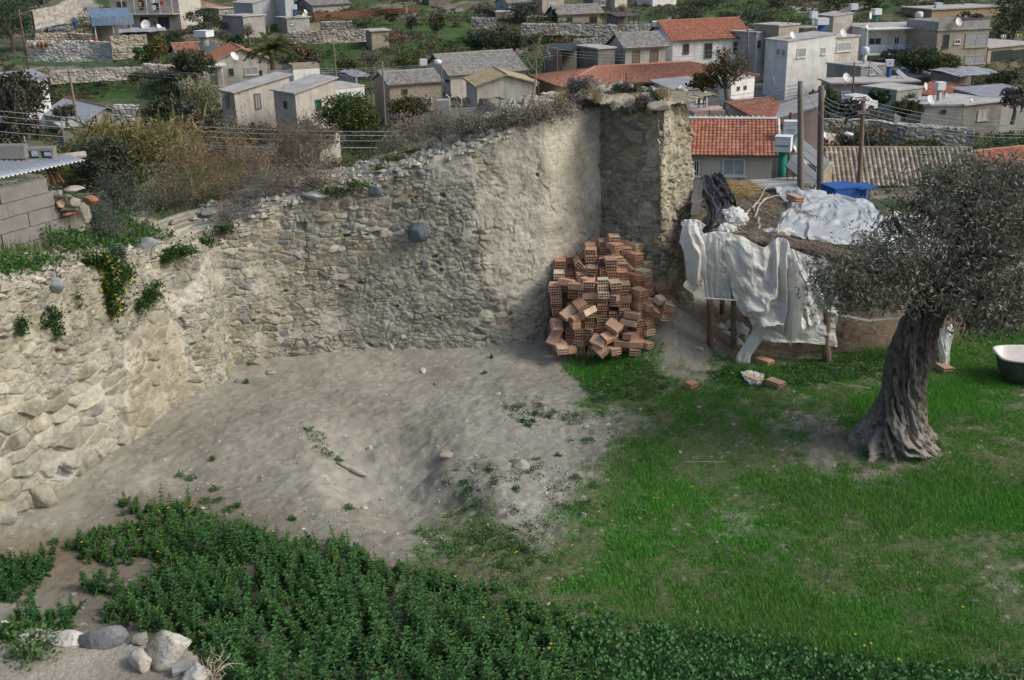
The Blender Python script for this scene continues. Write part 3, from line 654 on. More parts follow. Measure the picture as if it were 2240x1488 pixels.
# --- the top of the masonry the photographer stands on
PLP = [(-300, 1372), (0, 1372), (90, 1386), (190, 1392), (290, 1392), (400, 1392), (438, 1425), (470, 1462), (520, 1520), (640, 1700)]
EDGE = np.array([at_z(u, v, 4.02)[:2] for u, v in PLP])
PLPOLY = [tuple(p) for p in EDGE] + [(0.6, 0.8), (2.5, -2), (-7, -2)]
def Ph(x, y):
    d = np.clip(4.6 - np.hypot(x * .8, y), 0, 4.6)
    return 4.0 + 0.34 * np.clip(3.4 - y, 0, 9) * np.clip(1.0, 0, 1) + .03 * fbm(x * 2.2, y * 2.2, 4, 9)
xs2 = np.arange(-5.5, 2.2, .03); ys2 = np.arange(-1.8, 5.1, .03); X2, Y2 = np.meshgrid(xs2, ys2); s2 = sdpoly(X2, Y2, PLPOLY) + .05 * fbm(X2 * 3, Y2 * 3, 3, 1)
Z2 = Ph(X2, Y2) + .012 * fbm(X2 * 14, Y2 * 14, 4, 4); a1, _, ai, _, _ = voro(X2 / .055, Y2 / .055, 8); Z2 = Z2 + (hid(ai, 1) > .7) * (1 - sstep(.1, .35, a1)) * .012
Z2 = Z2 - np.where(s2 < 0, np.minimum(4.3, (-s2) * 14), 0)
c2_ = lerp(np.array([.25, .225, .175]), np.array([.33, .31, .25]), sstep(-.4, .4, fbm(X2 * 3, Y2 * 3, 4, 6))[..., None])
c2_ = lerp(c2_, np.array([.42, .40, .35]), ((hid(ai, 1) > .86) * (1 - sstep(.1, .3, a1)))[..., None] * .8)
nx, ny = len(xs2), len(ys2); I = (np.arange(ny - 1)[:, None] * nx + np.arange(nx - 1)[None]).ravel()
ok = (s2.ravel()[I] > -.34); I = I[ok]
tag(raw('platform_ground', np.stack([X2, Y2, Z2], -1).reshape(-1, 3), np.stack([I, I + 1, I + nx + 1, I + nx], 1), m_dirt, smooth=True, col=c2_.reshape(-1, 3)), 'earth-covered top of the masonry platform at the lower left corner', 'ground', kind='structure')
def onp(u, v):
    z = 4.0
    for _ in range(8): p = at_z(u, v, z); z = float(Ph(p[0], p[1]))
    return p
wh = (.52, .50, .45); gy = (.17, .175, .18)
S_ = 1 / 480.0
for nm, u, v, w, h, d, sd_, cl, lab, rt, pt in [
    ('rock', 2, 1385, 60, 40, 40, 3, wh, 'pale stone cut by the left edge of the photo on the platform rim', .3, None),
    ('rock', 78, 1402, 74, 36, 40, 14, (.46, .44, .40), 'rounded pale grey stone on the platform rim left of the flat white one', .2, None),
    ('rock', 146, 1404, 92, 24, 40, 22, wh, 'long flat white stone on the platform rim beside the dark stone', -.1, None),
    ('rock', 228, 1402, 100, 56, 50, 37, gy, 'dark bluish grey stone on the platform rim', .1, None),
    ('rock', 308, 1404, 44, 20, 28, 41, (.27, .26, .23), 'small grey-brown stone between the dark stone and the big white block', .4, None),
    ('rock', 374, 1440, 92, 78, 66, 55, wh, 'big white block with a brown patch at the end of the platform rim', .5, (.26, .25, .19)),
    ('rock', 315, 1456, 66, 40, 44, 63, (.50, .46, .40), 'cream rounded stone lying in front of the big white block', -.5, None),
    ('rock', 432, 1478, 56, 34, 36, 71, (.46, .45, .42), 'white chipped stone near the dry twigs at the platform corner', .2, None),
    ('rock', 418, 1490, 40, 16, 30, 76, (.30, .30, .28), 'grey flat chip at the bottom edge below the white chipped stone', .2, None)]:
    p = onp(u, v); t = np.linalg.norm(p - CP); k = t / F
    rock(nm, p, (w * k, d * k * 1.2, h * k * 1.15), sd_, cl, lab, rot=rt, sink=.28, patch=pt, rough=.08)
p = onp(402, 1466); k = np.linalg.norm(p - CP) / F
mb = MB(); mb.box((0, 0, 0), (46 * k, 26 * k, 8 * k), rotz(.45) @ rotx(.35), (.24, .25, .24)); V_ = mb.V[0]; V_[:] = V_ * (1 + .06 * RNG.normal(size=V_.shape)) + p + [0, 0, .02]
tag(mb.build('slate_slab', m_stone), 'thin grey slate slab tilted at the platform corner', 'stone')
def twigs(c, R, n, seed, colr, r0=.003, curl=.5, up=.6, depth=3, spread=.8):
    """branching dry twigs from one root; returns (A,B,ra,rb)"""
    r = np.random.default_rng(seed); A = []; B = []; ra = []
    cur_p = np.repeat(np.array(c, float)[None], n, 0); d = r.normal(size=(n, 3)); d[:, 2] = np.abs(d[:, 2]) * up + up * .6; d /= np.linalg.norm(d, axis=1)[:, None]
    L = R / (depth * 1.15) * r.uniform(.7, 1.2, n)
    for k in range(depth):
        for s_ in range(3):
            d = d + r.normal(size=d.shape) * curl * .35; d[:, 2] += .04; d /= np.linalg.norm(d, axis=1)[:, None]
            q = cur_p + d * (L / 3)[:, None]; A.append(cur_p); B.append(q); ra.append(np.full(len(q), r0 * (1 - k / (depth + .6)))); cur_p = q
        if k < depth - 1:
            cur_p = np.repeat(cur_p, 2, 0); d = np.repeat(d, 2, 0) + r.normal(size=(len(cur_p), 3)) * spread * .6; d /= np.linalg.norm(d, axis=1)[:, None]; L = np.repeat(L, 2) * r.uniform(.6, 1.05, len(cur_p))
    A, B, ra = np.concatenate(A), np.concatenate(B), np.concatenate(ra); return A, B, ra, cur_p
A, B, ra, e = twigs(onp(462, 1470) - [0, 0, .05], .24, 16, 4, None, r0=.0035, curl=1.2)
mb = MB(); mb.segs(A, B, ra, ra * .7, gcol(len(A), rng, (.36, .30, .24), .2, .05)); tag(mb.build('dry_twig_bundle', m_bark), 'tangle of dry pale twigs at the platform corner', 'twigs')
mb = MB(); Q = onp(70, 1432); Q = Q + rng.normal(size=(420, 3)) * [.05, .05, .02]; mb.leaves(Q + [0, 0, .03], .028, rng, gcol(420, rng, (.09, .16, .06)), up=.5); 
tag(mb.build('small_plant', m_leaf), 'small grey-green plant with yellow flowers on the platform earth', 'plant')
mb = MB(); Q = onp(40, 1396); Q = Q + rng.normal(size=(700, 3)) * [.10, .03, .02]; mb.leaves(Q + [0, 0, .03], .03, rng, gcol(700, rng, (.07, .14, .04)), up=.5); 
tag(mb.build('small_plant', m_leaf), 'green weed between the pale stones of the platform rim', 'plant')
# --- loose stones and wood on the bare earth
for nm, u, v, w, d, h, sd_, cl, lab, rt in [
    ('rock', 975, 1000, 40, 26, 16, 5, (.33, .30, .25), 'flat brown-edged slab lying in the hollow', .3),
    ('rock', 1140, 1022, 38, 30, 24, 6, (.37, .34, .27), 'angular beige stone on the slope right of the hollow', .9),
    ('rock', 808, 984, 14, 10, 16, 7, (.5, .47, .4), 'small upright white stone in the hollow', .2),
    ('rock', 797, 1112, 15, 14, 12, 8, (.46, .44, .38), 'round pale pebble near the tall weeds', .2),
    ('rock', 925, 812, 14, 20, 10, 9, (.48, .45, .4), 'white chip on the trodden dirt below the wall', .2),
    ('rock', 1090, 864, 14, 10, 8, 10, (.44, .42, .36), 'small pale stone upslope of the grass', .1),
    ('rock', 1180, 962, 12, 10, 8, 11, (.48, .46, .4), 'small white stone on the gravelly slope', .1),
    ('rock', 1072, 1025, 10, 8, 8, 12, (.5, .48, .42), 'tiny white stone beside the angular beige one', .1),
    ('rock', 1276, 1130, 18, 16, 14, 15, (.30, .29, .27), 'round grey stone at the edge of the grass', .1),
    ('rock', 1198, 1324, 14, 12, 12, 16, (.40, .36, .29), 'tan stone in the weeds near the bottom', .1),
    ('rock', 1526, 1343, 12, 10, 12, 17, (.44, .42, .36), 'white stone in the grass above the mallow carpet', .1),
    ('rock', 1570, 1190, 12, 10, 12, 18, (.46, .44, .38), 'white stone beside the bare patch in the grass', .1),
    ('rock', 1328, 932, 18, 12, 9, 19, (.42, .40, .34), 'pale stone lying at the edge of the gravel', .1),
    ('rock', 1282, 936, 16, 12, 8, 20, (.42, .40, .34), 'flat pale stone left of its twin at the gravel edge', .1),
    ('rock', 1462, 918, 16, 10, 5, 21, (.40, .36, .28), 'tan chip in the green grass below the bricks', .1),
    ('rock', 1530, 892, 14, 10, 5, 23, (.48, .46, .42), 'flat white chip in the dark green grass', .1),
    ('rock', 1487, 992, 8, 8, 8, 24, (.48, .46, .40), 'small white stone above the lying stick', .1),
    ('rock', 2050, 905, 0, 0, 0, 25, (.4, .4, .4), '', 0)]:
    if not w: continue
    p = hit(u, v); k = np.linalg.norm(p - CP) / F
    rock(nm, p, (w * k, d * k * 1.4, h * k * 1.1), sd_, cl, lab, rot=rt, sink=.3, res=14)
# fallen stones at the foot of the wall
for u, v, w, h, sd_, cl, lab, rt in [
    (102, 1095, 92, 66, 51, (.29, .27, .21), 'large boulder lying against the foot of the wall at the left', .3), (40, 1085, 80, 60, 52, (.26, .26, .22), 'grey boulder built into the wall foot left of the large boulder', 1.1),
    (25, 1140, 70, 50, 53, (.28, .27, .24), 'grey boulder half buried at the lower left of the wall', .2), (560, 795, 44, 22, 54, (.28, .25, .19), 'brown stone fallen in the corner of the wall bays', .2),
    (570, 770, 60, 34, 58, (.30, .27, .2), 'angular brown stone leaning under the wall ledge', .7), (520, 838, 30, 10, 56, (.20, .20, .19), 'dark flat chip lying in front of the wall corner', .2), (590, 817, 30, 12, 57, (.28, .28, .25), 'grey flat chip near the wall corner', .2),
    (660, 764, 78, 44, 59, (.27, .25, .195), 'dark bulging boulder in the ledge at the wall foot', .1), (605, 758, 40, 40, 60, (.22, .19, .15), 'brown shadowed boulder under the wall ledge', .6),
    (1478, 790 - 36, 24, 18, 61, (.33, .30, .24), 'pale stone at the foot of the tower', .2), (1530, 766, 24, 24, 62, (.36, .34, .28), 'round pale stone below the tower corner', .2)]:
    p = hit(u, v + h * .3); k = np.linalg.norm(p - CP) / F
    rock('boulder' if w > 40 else 'rock', p + ([-.12, .12, 0] if w > 60 else [0, .08, 0]), (w * k * .85, w * k * .7, h * k * .85), sd_, cl, lab, rot=rt, sink=.2)
q = pick(917, 503, WALLV, 6); rock('boulder', q + [0, .05, -.22], (.46, .42, .38), 66, (.115, .13, .145), 'dark blue-grey boulder jutting out of the middle of the wall face', rot=.4, sink=.0, rough=.1)
q = pick(908, 535, WALLV, 6); rock('rock', q + [0, .05, -.05], (.34, .25, .10), 65, (.30, .28, .23), 'flat stone sticking out of the wall below the dark boulder', rot=.1, sink=.2)
q = pick(815, 320 + 250, WALLV, 6)
# weathered log in the hollow, sticks in the grass
def stick(name, pix, r, colr, label, cat='stick', lift=.02, k=7):
    P = np.array([hit(u, v) + [0, 0, lift] for u, v in pix]); rr = np.interp(np.linspace(0, 1, 9), np.linspace(0, 1, len(r)), r)
    Q = np.stack([np.interp(np.linspace(0, 1, 9), np.linspace(0, 1, len(P)), P[:, c]) for c in range(3)], 1); Q += RNG.normal(size=Q.shape) * rr[:, None] * .15
    mb = MB(); mb.tube(Q, rr, k, colr); return tag(mb.build(name, m_bark, smooth=True), label, cat)
stick('driftwood_log', [(738, 1016), (770, 1032), (804, 1046)], [.012, .04, .045, .04, .008], (.36, .33, .29), 'weathered grey log lying on the rim of the hollow', 'log', .04)
stick('dry_stick', [(1492, 1013), (1588, 1014)], [.008, .008], (.30, .24, .20), 'straight brown stick lying across the grass')
stick('dry_stick', [(1790, 832), (1850, 846), (1905, 852)], [.012, .008], (.40, .36, .26), 'long pale cane lying in the grass in front of the shed')
stick('dry_stick', [(2045, 1455), (2087, 1440)], [.008, .008], (.45, .38, .25), 'short pale cane at the edge of the mallow')
stick('dry_stick', [(1840, 800), (1890, 796)], [.01, .008], (.42, .38, .3), 'pale cane lying beside the shed post')
# ================================================================ heap of hollow bricks
def brick_mesh(L=.27, W_=.185, H_=.105, nx=4, nz=2, hole=.032, seed=0):
    tx = (W_ - nx * hole) / (nx + 1); tz = (H_ - nz * hole) / (nz + 1)
    gx = [-W_ / 2]; gz = [0]
    for i in range(nx): gx += [gx[-1] + tx, gx[-1] + tx + hole]
    gx.append(W_ / 2)
    for i in range(nz): gz += [gz[-1] + tz, gz[-1] + tz + hole]
    gz.append(H_)
    mb = MB(); X_, Z_ = len(gx), len(gz)
    def v(i, k, y): return (gx[i], y, gz[k])
    for i in range(X_ - 1):
        for k in range(Z_ - 1):
            a, b, c, d = (i, k), (i + 1, k), (i + 1, k + 1), (i, k + 1)
            if i % 2 == 1 and k % 2 == 1:
                for p, q in ((a, b), (b, c), (c, d), (d, a)): mb.add([v(*p, -L / 2), v(*q, -L / 2), v(*q, L / 2), v(*p, L / 2)], np.array([[0, 1, 2, 3]]))
            else:
                mb.add([v(*a, -L / 2), v(*b, -L / 2), v(*c, -L / 2), v(*d, -L / 2)], np.array([[0, 1, 2, 3]])); mb.add([v(*a, L / 2), v(*b, L / 2), v(*c, L / 2), v(*d, L / 2)], np.array([[3, 2, 1, 0]]))
    # ribbed outer skin
    P = []
    for (x0, z0), (x1, z1) in (((-W_ / 2, 0), (W_ / 2, 0)), ((W_ / 2, 0), (W_ / 2, H_)), ((W_ / 2, H_), (-W_ / 2, H_)), ((-W_ / 2, H_), (-W_ / 2, 0))):
        n = 9; nxv = np.array([z1 - z0, -(x1 - x0)]); nxv = nxv / np.linalg.norm(nxv)
        for k in range(n):
            t = k / n; o_ = 0.0022 if k % 2 else 0.0
            P.append((x0 + (x1 - x0) * t + nxv[0] * o_, z0 + (z1 - z0) * t + nxv[1] * o_))
    P.append(P[0]); P = np.array(P); G = np.stack([np.stack([P[:, 0], np.full(len(P), y), P[:, 1]], 1) for y in (-L / 2, L / 2)], 0)
    mb.grid(G); return mb
m_brick = material('fired_clay', (.5, .5, .5), var=.22, scale=14, rough=.9, bump=.25, bscale=80, dist=.004, spec=.1, fine=.1)
def obj_random(m, cols):
    nt = m.node_tree; b = nt.nodes['Principled BSDF']; src = b.inputs['Base Color'].links[0].from_socket
    oi = nt.nodes.new('ShaderNodeObjectInfo'); cr = nt.nodes.new('ShaderNodeValToRGB'); cr.color_ramp.interpolation = 'LINEAR'
    el = cr.color_ramp.elements
    while len(el) < len(cols): el.new(0.5)
    for i, c in enumerate(cols): el[i].position = i / (len(cols) - 1); el[i].color = (*c, 1)
    nt.links.new(oi.outputs['Random'], cr.inputs[0]); mx = nt.nodes.new('ShaderNodeMix'); mx.data_type = 'RGBA'; mx.blend_type = 'MULTIPLY'
    ins = [q for q in mx.inputs if q.type == 'RGBA']; [q for q in mx.inputs if q.name == 'Factor' and q.type == 'VALUE'][0].default_value = 1
    nt.links.new(src, ins[0]); nt.links.new(cr.outputs[0], ins[1]); nt.links.new([q for q in mx.outputs if q.type == 'RGBA'][0], b.inputs['Base Color'])
for n_ in m_brick.node_tree.nodes:
    if n_.type == 'RGB': n_.outputs[0].default_value = (1, 1, 1, 1)
obj_random(m_brick, [(.44, .24, .155), (.52, .32, .21), (.40, .23, .155), (.57, .40, .28), (.38, .25, .185), (.50, .28, .18), (.62, .53, .38), (.47, .31, .22), (.34, .22, .165), (.55, .35, .23)])
bk0 = brick_mesh().build('hollow_brick', m_brick, origin=(0, 0, 0)); bkh = brick_mesh(L=.15).build('hollow_brick', m_brick, origin=(0, 0, 0))
BR = []
def put_brick(p, rz=0, rx=0, ry=0, half=False, label=None):
    src = bkh if half else bk0
    o = src if not any(o is src for o in BR) else src.copy()
    if o is not src: COL.objects.link(o)
    o.location = p; o.rotation_euler = (rx, ry, rz); BR.append(o)
    tag(o, label or ('broken half of a hollow clay brick in the heap by the tower' if half else 'whole hollow clay brick in the heap by the tower'), 'brick', 'hollow bricks heaped against the tower'); return o
rb = random.Random(3)
colu = [1222, 1246, 1270, 1294, 1318, 1342, 1364, 1388, 1411, 1433, 1452]
topv = [612, 612, 607, 606, 603, 605, 612, 622, 640, 655, 680]
botv = [748, 757, 764, 768, 772, 772, 770, 768, 762, 748, 722]
topb = [622, 612, 602, 590, 585, 576, 572, 600, 618, 640, 672]
rows_y = [0.0, .29, .56, .80]
ybase = [18.30, 18.22, 18.14, 18.08, 18.04, 18.02, 18.02, 18.04, 18.10, 18.22, 18.36]
nb = 0
NTH = ['first', 'second', 'third', 'fourth', 'fifth', 'sixth', 'seventh', 'eighth', 'ninth', 'tenth', 'eleventh', 'twelfth', 'thirteenth', 'fourteenth', 'fifteenth', 'sixteenth', 'seventeenth', 'eighteenth', 'nineteenth', 'twentieth']
RN = ['front row', 'second row', 'third row', 'rear row']
for i, u in enumerate(colu):
    right = i >= 7
    rz0 = (-.10 + .02 * i) if not right else (.62 + .08 * (i - 7))
    prev = None
    for r, dy in enumerate(rows_y):
        y = ybase[i] + dy; tv = lerp(topv[i], topb[i], (r / 3.0))
        x = solve_x(u, y, .6) + (rb.uniform(-.02, .02))
        z0 = float(Gh(x, y)) - .02; zt = at_y(u, tv, y)[2]
        if i in (0, 10) and r == 3: continue
        n = max(1, int((zt - z0) / .108))
        if r > 0: n = max(n, (prev or 0) + rb.choice([0, 1, 2]))
        n = min(n, 17); dxl = 0; ang = rz0 + rb.uniform(-.06, .06)
        for k in range(n):
            if prev is not None and k < prev - 2: continue
            dxl += rb.uniform(-.02, .02) * (1 if k % 3 else 1.8)
            if r == 0 and k > 2 and rb.random() < .05: continue
            rr_ = ang + rb.uniform(-.13, .13)
            if rb.random() < .14: rr_ += rb.choice([-.5, .5, 1.5])
            put_brick((x + dxl, y + rb.uniform(-.04, .04), z0 + k * .108), rr_, rb.uniform(-.02, .02), rb.uniform(-.03, .03) + (.0), half=rb.random() < .06, label=f'hollow brick {NTH[k]} from the ground in the {NTH[i]} {RN[r]} stack from the left'); nb += 1
        prev = n
# tumbled bricks over the stacks and the foot
TB = []
for u, v, y, rz, rx, ry in [(1300, 545, 18.85, 1.5, .1, 1.5), (1322, 545, 18.9, 1.4, 1.5, .1), (1296, 568, 18.75, 1.4, 1.45, .2), (1318, 575, 18.65, .9, .5, .4), (1345, 575, 18.6, -.5, .3, .3), (1352, 560, 18.8, .8, .6, .2),
    (1262, 575, 18.6, .2, .2, .9), (1285, 590, 18.5, -.6, .3, .7), (1340, 590, 18.5, 1.35, .1, .15), (1372, 580, 18.6, .9, .6, .1), (1378, 592, 18.6, .3, .4, 1.4), (1400, 592, 18.6, 1.2, .2, .5), (1310, 585, 18.6, .1, .3, .1),
    (1360, 532, 19.0, 1.4, .0, .1), (1366, 545, 18.9, 1.5, .1, 0), (1372, 556, 18.8, .05, 0, 0), (1350, 545, 19.0, .0, 0, 0),
    (1272, 665, 17.95, .25, .25, -.5), (1245, 683, 17.95, -.9, .5, .4), (1262, 690, 17.9, -1.0, .3, .3), (1288, 682, 17.85, -.9, .2, -.4), (1258, 708, 17.85, -1.2, .1, .2), (1342, 712, 17.8, .7, .5, -.4), (1330, 735, 17.75, -.9, .2, .5),
    (1312, 744, 17.75, .8, .3, -.7), (1315, 762, 17.7, .5, .4, -.6), (1215, 712, 18.0, .3, .5, .2), (1212, 735, 18.0, -.4, .9, .3), (1224, 752, 17.95, .4, .2, -.35), (1248, 765, 17.9, 1.9, .1, .05), (1228, 762, 17.8, .1, .1, 0),
    (1390, 752, 17.8, 1.4, .0, .0), (1360, 750, 17.8, 1.35, .1, 0), (1383, 690, 17.85, 1.3, .1, .1), (1375, 705, 17.85, 1.3, .1, .1), (1374, 735, 17.8, 1.25, .0, .1), (1440, 655, 18.1, .9, .5, .1), (1458, 668, 18.1, .25, .1, .35), (1450, 680, 18.1, .4, .2, .3),
    (1425, 675, 18.05, .5, .5, .6), (1445, 690, 18.1, .5, .1, .2), (1408, 668, 18.0, .8, .3, .2), (1280, 615, 18.1, 1.0, .1, .1), (1262, 625, 18.05, 1.2, .0, 0), (1238, 618, 18.15, 1.3, .1, .2), (1340, 765, 17.75, .4, .0, .0), (1410, 765, 17.85, .8, .0, .1), (1385, 770, 17.8, .2, .0, .1)]:
    p = at_y(u, v + 6, y); p[2] = max(p[2], float(Gh(p[0], p[1])) + .01)
    TB.append((u, v, put_brick(p, rz + rb.uniform(-.1, .1), rx, ry, half=rb.random() < .2)))
for grp_, gl in ((lambda v: v < 600, 'tumbled on top of the brick heap'), (lambda v: 600 <= v < 700, 'lying loose halfway down the brick heap'), (lambda v: v >= 700, 'fallen at the foot of the brick heap')):
    for i_, (u, v, o) in enumerate(sorted([t for t in TB if grp_(t[1])], key=lambda t: (t[0], t[1]))): o['label'] = f'brick {gl}, {NTH[i_] if i_ < 20 else "last"} from the left'
for u, v, lab in [(1648, 838, 'hollow brick lying on the torn cloth end in the grass'), (1695, 846, 'lone hollow brick lying in the grass before the shed'), (1512, 850, 'broken brick piece lying in the middle of the grass'), (1672, 798, 'brick lying at the edge of the shed floor'), (1952, 838, 'small pale brick standing beside the olive trunk'),
                  (2063, 812, 'brick at the foot of the post behind the olive trunk'), (1345, 778, 'reddish brick shard on the dirt in front of the heap')]:
    p = hit(u, v); o = put_brick(p + [0, 0, .005], rb.uniform(0, 1.5), .05, .05, half=(u in (1512, 1345, 1952)), label=lab); del o['group']; 
# ================================================================ shed of posts, thatch and cloth
m_wood = material('weathered_wood', (.20, .155, .11), var=.35, scale=10, rough=.9, bump=.5, bscale=40, spec=.1)
m_reed = material('reed', var=.2, scale=8, rough=.85, bump=.2, attr=True, spec=.15)
m_cloth = material('woven_white_cloth', (.88, .89, .87), var=.10, scale=5, rough=.6, bump=.9, bscale=16, dist=.03, c2=(.76, .74, .68), c2scale=2.2, c2amt=.5, trans=.42, spec=.3)
m_plast = material('clear_plastic', (.72, .77, .80), var=.08, scale=4, rough=.2, bump=.5, bscale=11, dist=.03, trans=.4, spec=.6, alpha=.62)
m_black = material('black_rubber_sheet', (.03, .03, .032), var=.3, scale=6, rough=.45, bump=.5, bscale=14, dist=.02, spec=.4)
RA, RB_, RC, RD = at_y(1528, 500, 18.0), at_y(2110, 612, 17.7), at_y(1540, 402, 20.4), at_y(2110, 505, 20.4)
def roofP(s, t, lift=0):
    s = np.asarray(s, float)[..., None]; t = np.asarray(t, float)[..., None]
    P = (RA * (1 - s) + RB_ * s) * (1 - t) + (RC * (1 - s) + RD * s) * t
    P = P + np.array([0, 0, 1.0]) * (lift + .10 * np.sin(t * 3.14) + .05 * fbm(s[..., 0] * 7, t[..., 0] * 4, 3, 5)[..., None]); return P
shed = empty('goat_shed', (5.3, 18.6, 0), 'ramshackle shed of posts with a reed thatch roof beside the stone tower', 'shed')
SO = np.array([5.3, 18.6, 0])
s_, t_ = np.meshgrid(np.linspace(0, 1, 60), np.linspace(0, 1, 30)); Pp = roofP(s_, t_); mb = MB(); mb.grid(Pp, np.broadcast_to([.13, .105, .08], Pp.shape)); mb.grid((Pp - [0, 0, .10])[:, ::-1], np.broadcast_to([.09, .07, .05], Pp.shape))
n = 6500; s1 = rng.random(n); t1 = rng.random(n); an = rng.normal(size=n) * .28 + np.where(rng.random(n) < .3, .9, 0.15); L_ = rng.uniform(.25, 1.0, n)
A = roofP(s1, t1, .02) + [0, 0, 1] * rng.uniform(0, .05, (n, 1)); s2_ = s1 + np.sin(an) * L_ / 5.2; t2_ = t1 - np.cos(an) * L_ / 2.6; B = roofP(s2_, np.clip(t2_, -.07, 1.05), .02) + [0, 0, 1] * rng.uniform(-.02, .06, (n, 1))
mb.segs(A, B, .006, .004, gcol(n, rng, (.24, .205, .155), .35, .06))
n = 900; s1 = rng.random(n); A = roofP(s1, 0 * s1, -.10 * rng.random(n)[:, None] * [1]) + rng.normal(size=(n, 3)) * [.02, .05, .04]; L_ = rng.uniform(.3, .9, n); B = roofP(np.clip(s1 + L_ / 5.2, 0, 1.05), 0 * s1) + rng.normal(size=(n, 3)) * [.02, .05, .05]
mb.segs(A, B, .009, .006, gcol(n, rng, (.25, .20, .14), .4, .06))
for q in range(len(mb.V)): mb.V[q] = mb.V[q] - SO
mb.build('thatch_roof', m_reed, shed)
def post(pu, vt, vb, y, r, name='post', mat=m_wood, lean=0.0, k=8):
    a = at_y(pu, vt, y); b = np.array([solve_x(pu, y, 0), y, float(Gh(solve_x(pu, y, 0), y)) - .1]); P = np.linspace(0, 1, 6)[:, None] * (a - b) + b; P += RNG.normal(size=P.shape) * .008
    mb = MB(); mb.tube(P - SO, r * (1 + .1 * RNG.normal(size=6)), k); return mb.build(name, mat, shed, smooth=True)
m_rust = material('rusty_iron', (.22, .085, .045), var=.4, scale=12, rough=.9, bump=.3)
post(1556, 520, 0, 17.9, .035); post(1548, 520, 0, 17.95, .022, 'post', m_rust); post(1604, 560, 0, 18.1, .06); post(1808, 585, 0, 17.75, .075); post(2062, 600, 0, 17.6, .05)
for u_, y_ in ((1580, 20.2), (1700, 20.4), (1800, 20.4), (1900, 20.4), (2010, 20.4)): post(u_, 440 + (u_ - 1560) * .18, 0, y_, .055)
def beam(a, b, r, name='beam'): mb = MB(); P = np.linspace(0, 1, 8)[:, None] * (b - a) + a; P += RNG.normal(size=P.shape) * .01; mb.tube(P - SO, r, 7); return mb.build(name, m_wood, shed, smooth=True)
beam(RA + [-.05, -.05, -.14], RB_ + [.1, -.05, -.14], .05); beam(RC + [0, 0, -.14], RD + [0, 0, -.14], .05); beam((RA + RB_) / 2 + [.1, -.1, -.1], (RC + RD) / 2 + [0, 0, -.1], .045); beam(RA + [.1, 0, -.1], RC + [.1, 0, -.1], .045)
def smooth_grid(G, nu=48, nv=48):
    G = np.asarray(G, float); a, b = G.shape[:2]
    def cub(P, n):
        m = len(P); t = np.linspace(0, m - 1, n); i = np.clip(t.astype(int), 0, m - 2); f = (t - i)[:, None, None]
        p0, p1, p2, p3 = P[np.maximum(i - 1, 0)], P[i], P[i + 1], P[np.minimum(i + 2, m - 1)]
        return .5 * ((2 * p1) + (-p0 + p2) * f + (2 * p0 - 5 * p1 + 4 * p2 - p3) * f ** 2 + (-p0 + 3 * p1 - 3 * p2 + p3) * f ** 3)
    R1 = cub(G, nv); return np.swapaxes(cub(np.swapaxes(R1, 0, 1), nu), 0, 1)
def sheet(name, G, label, cat='cloth', mat=None, folds=7, amp=.035, seed=1, wr=.012, nu=90, nv=90, rag=.02, diag=0.0, thick=.004, group=None):
    P3 = np.array([[at_y(u, v, y) for u, v, y in row] for row in G]); P = smooth_grid(P3, nu, nv)
    a, b = np.meshgrid(np.linspace(0, 1, nv), np.linspace(0, 1, nu), indexing='ij')
    ph = b * folds * (1 - .35 * a) + diag * a * (1 + 2.0 * (b - .5) ** 2) + 1.5 * fbm(a * 1.5 + seed, b * 2, 3, seed); f = np.abs(np.mod(ph, 1) - .5) * 2; f = f ** 1.6
    gu = np.gradient(P, axis=1); gv = np.gradient(P, axis=0); N_ = np.cross(gu, gv); N_ /= np.linalg.norm(N_, axis=2)[..., None] + 1e-9
    N_ = np.where(((CP - P) * N_).sum(2, keepdims=True) < 0, -N_, N_)
    d = amp * (.35 + .65 * sstep(0, .5, a)) * f * (0.5 + vn2(a * 2, b * 5, seed + 2)) + wr * fbm(a * 9, b * 9, 3, seed + 3) * 2 + .5 * wr * fbm(a * 14 + 20 * b, b * 30, 3, seed + 4) + amp * .22 * (np.abs(np.mod(ph * 3.3 + .5 * fbm(a * 4, b * 4, 2, seed + 8), 1) - .5) * 2) * sstep(.0, .3, a) + amp * .16 * (1 - np.abs(fbm(a * 5 + 3, b * 5, 3, seed + 9)) * 3)
    P = P + N_ * d[..., None]
    P[-1] += gv[-1] * (rag * 60 * fbm(np.linspace(0, 14, nu), np.zeros(nu), 3, seed + 5))[:, None]
    mb = MB(); mb.grid(P); 
    e_ = P[-1]; j_ = rng.integers(0, nu, 70 if rag > .01 else 12); mb.segs(e_[j_], e_[j_] + rng.normal(size=(len(j_), 3)) * [.025, .01, .02] - [0, 0, .06], .0022, .001)
    o = mb.build(name, mat or m_cloth, smooth=True); sm = o.modifiers.new('thickness', 'SOLIDIFY'); sm.thickness = thick; return tag(o, label, cat, group)
Y0 = 17.72
sheet('hanging_cloth', [[(1497, 486, Y0), (1515, 480, Y0 - .1), (1540, 490, Y0)], [(1492, 505, Y0), (1512, 505, Y0 - .15), (1535, 508, Y0)], [(1494, 545, Y0), (1520, 545, Y0 - .18), (1542, 550, Y0)], [(1502, 600, Y0), (1520, 600, Y0 - .1), (1538, 598, Y0)], [(1508, 622, Y0), (1520, 626, Y0), (1532, 616, Y0)]],
      'narrow white sack hanging leftmost on the shed, against the tower', folds=4, amp=.05, seed=2, nu=50)
sheet('hanging_cloth', [[(1538, 512, Y0), (1570, 506, Y0), (1604, 512, Y0)], [(1532, 560, Y0), (1568, 560, Y0 - .05), (1602, 560, Y0)], [(1538, 600, Y0), (1570, 600, Y0 - .05), (1600, 600, Y0)], [(1543, 652, Y0), (1570, 655, Y0), (1598, 652, Y0)]],
      'white sheet tied round the corner post of the shed', folds=4, amp=.04, seed=3, nu=60)
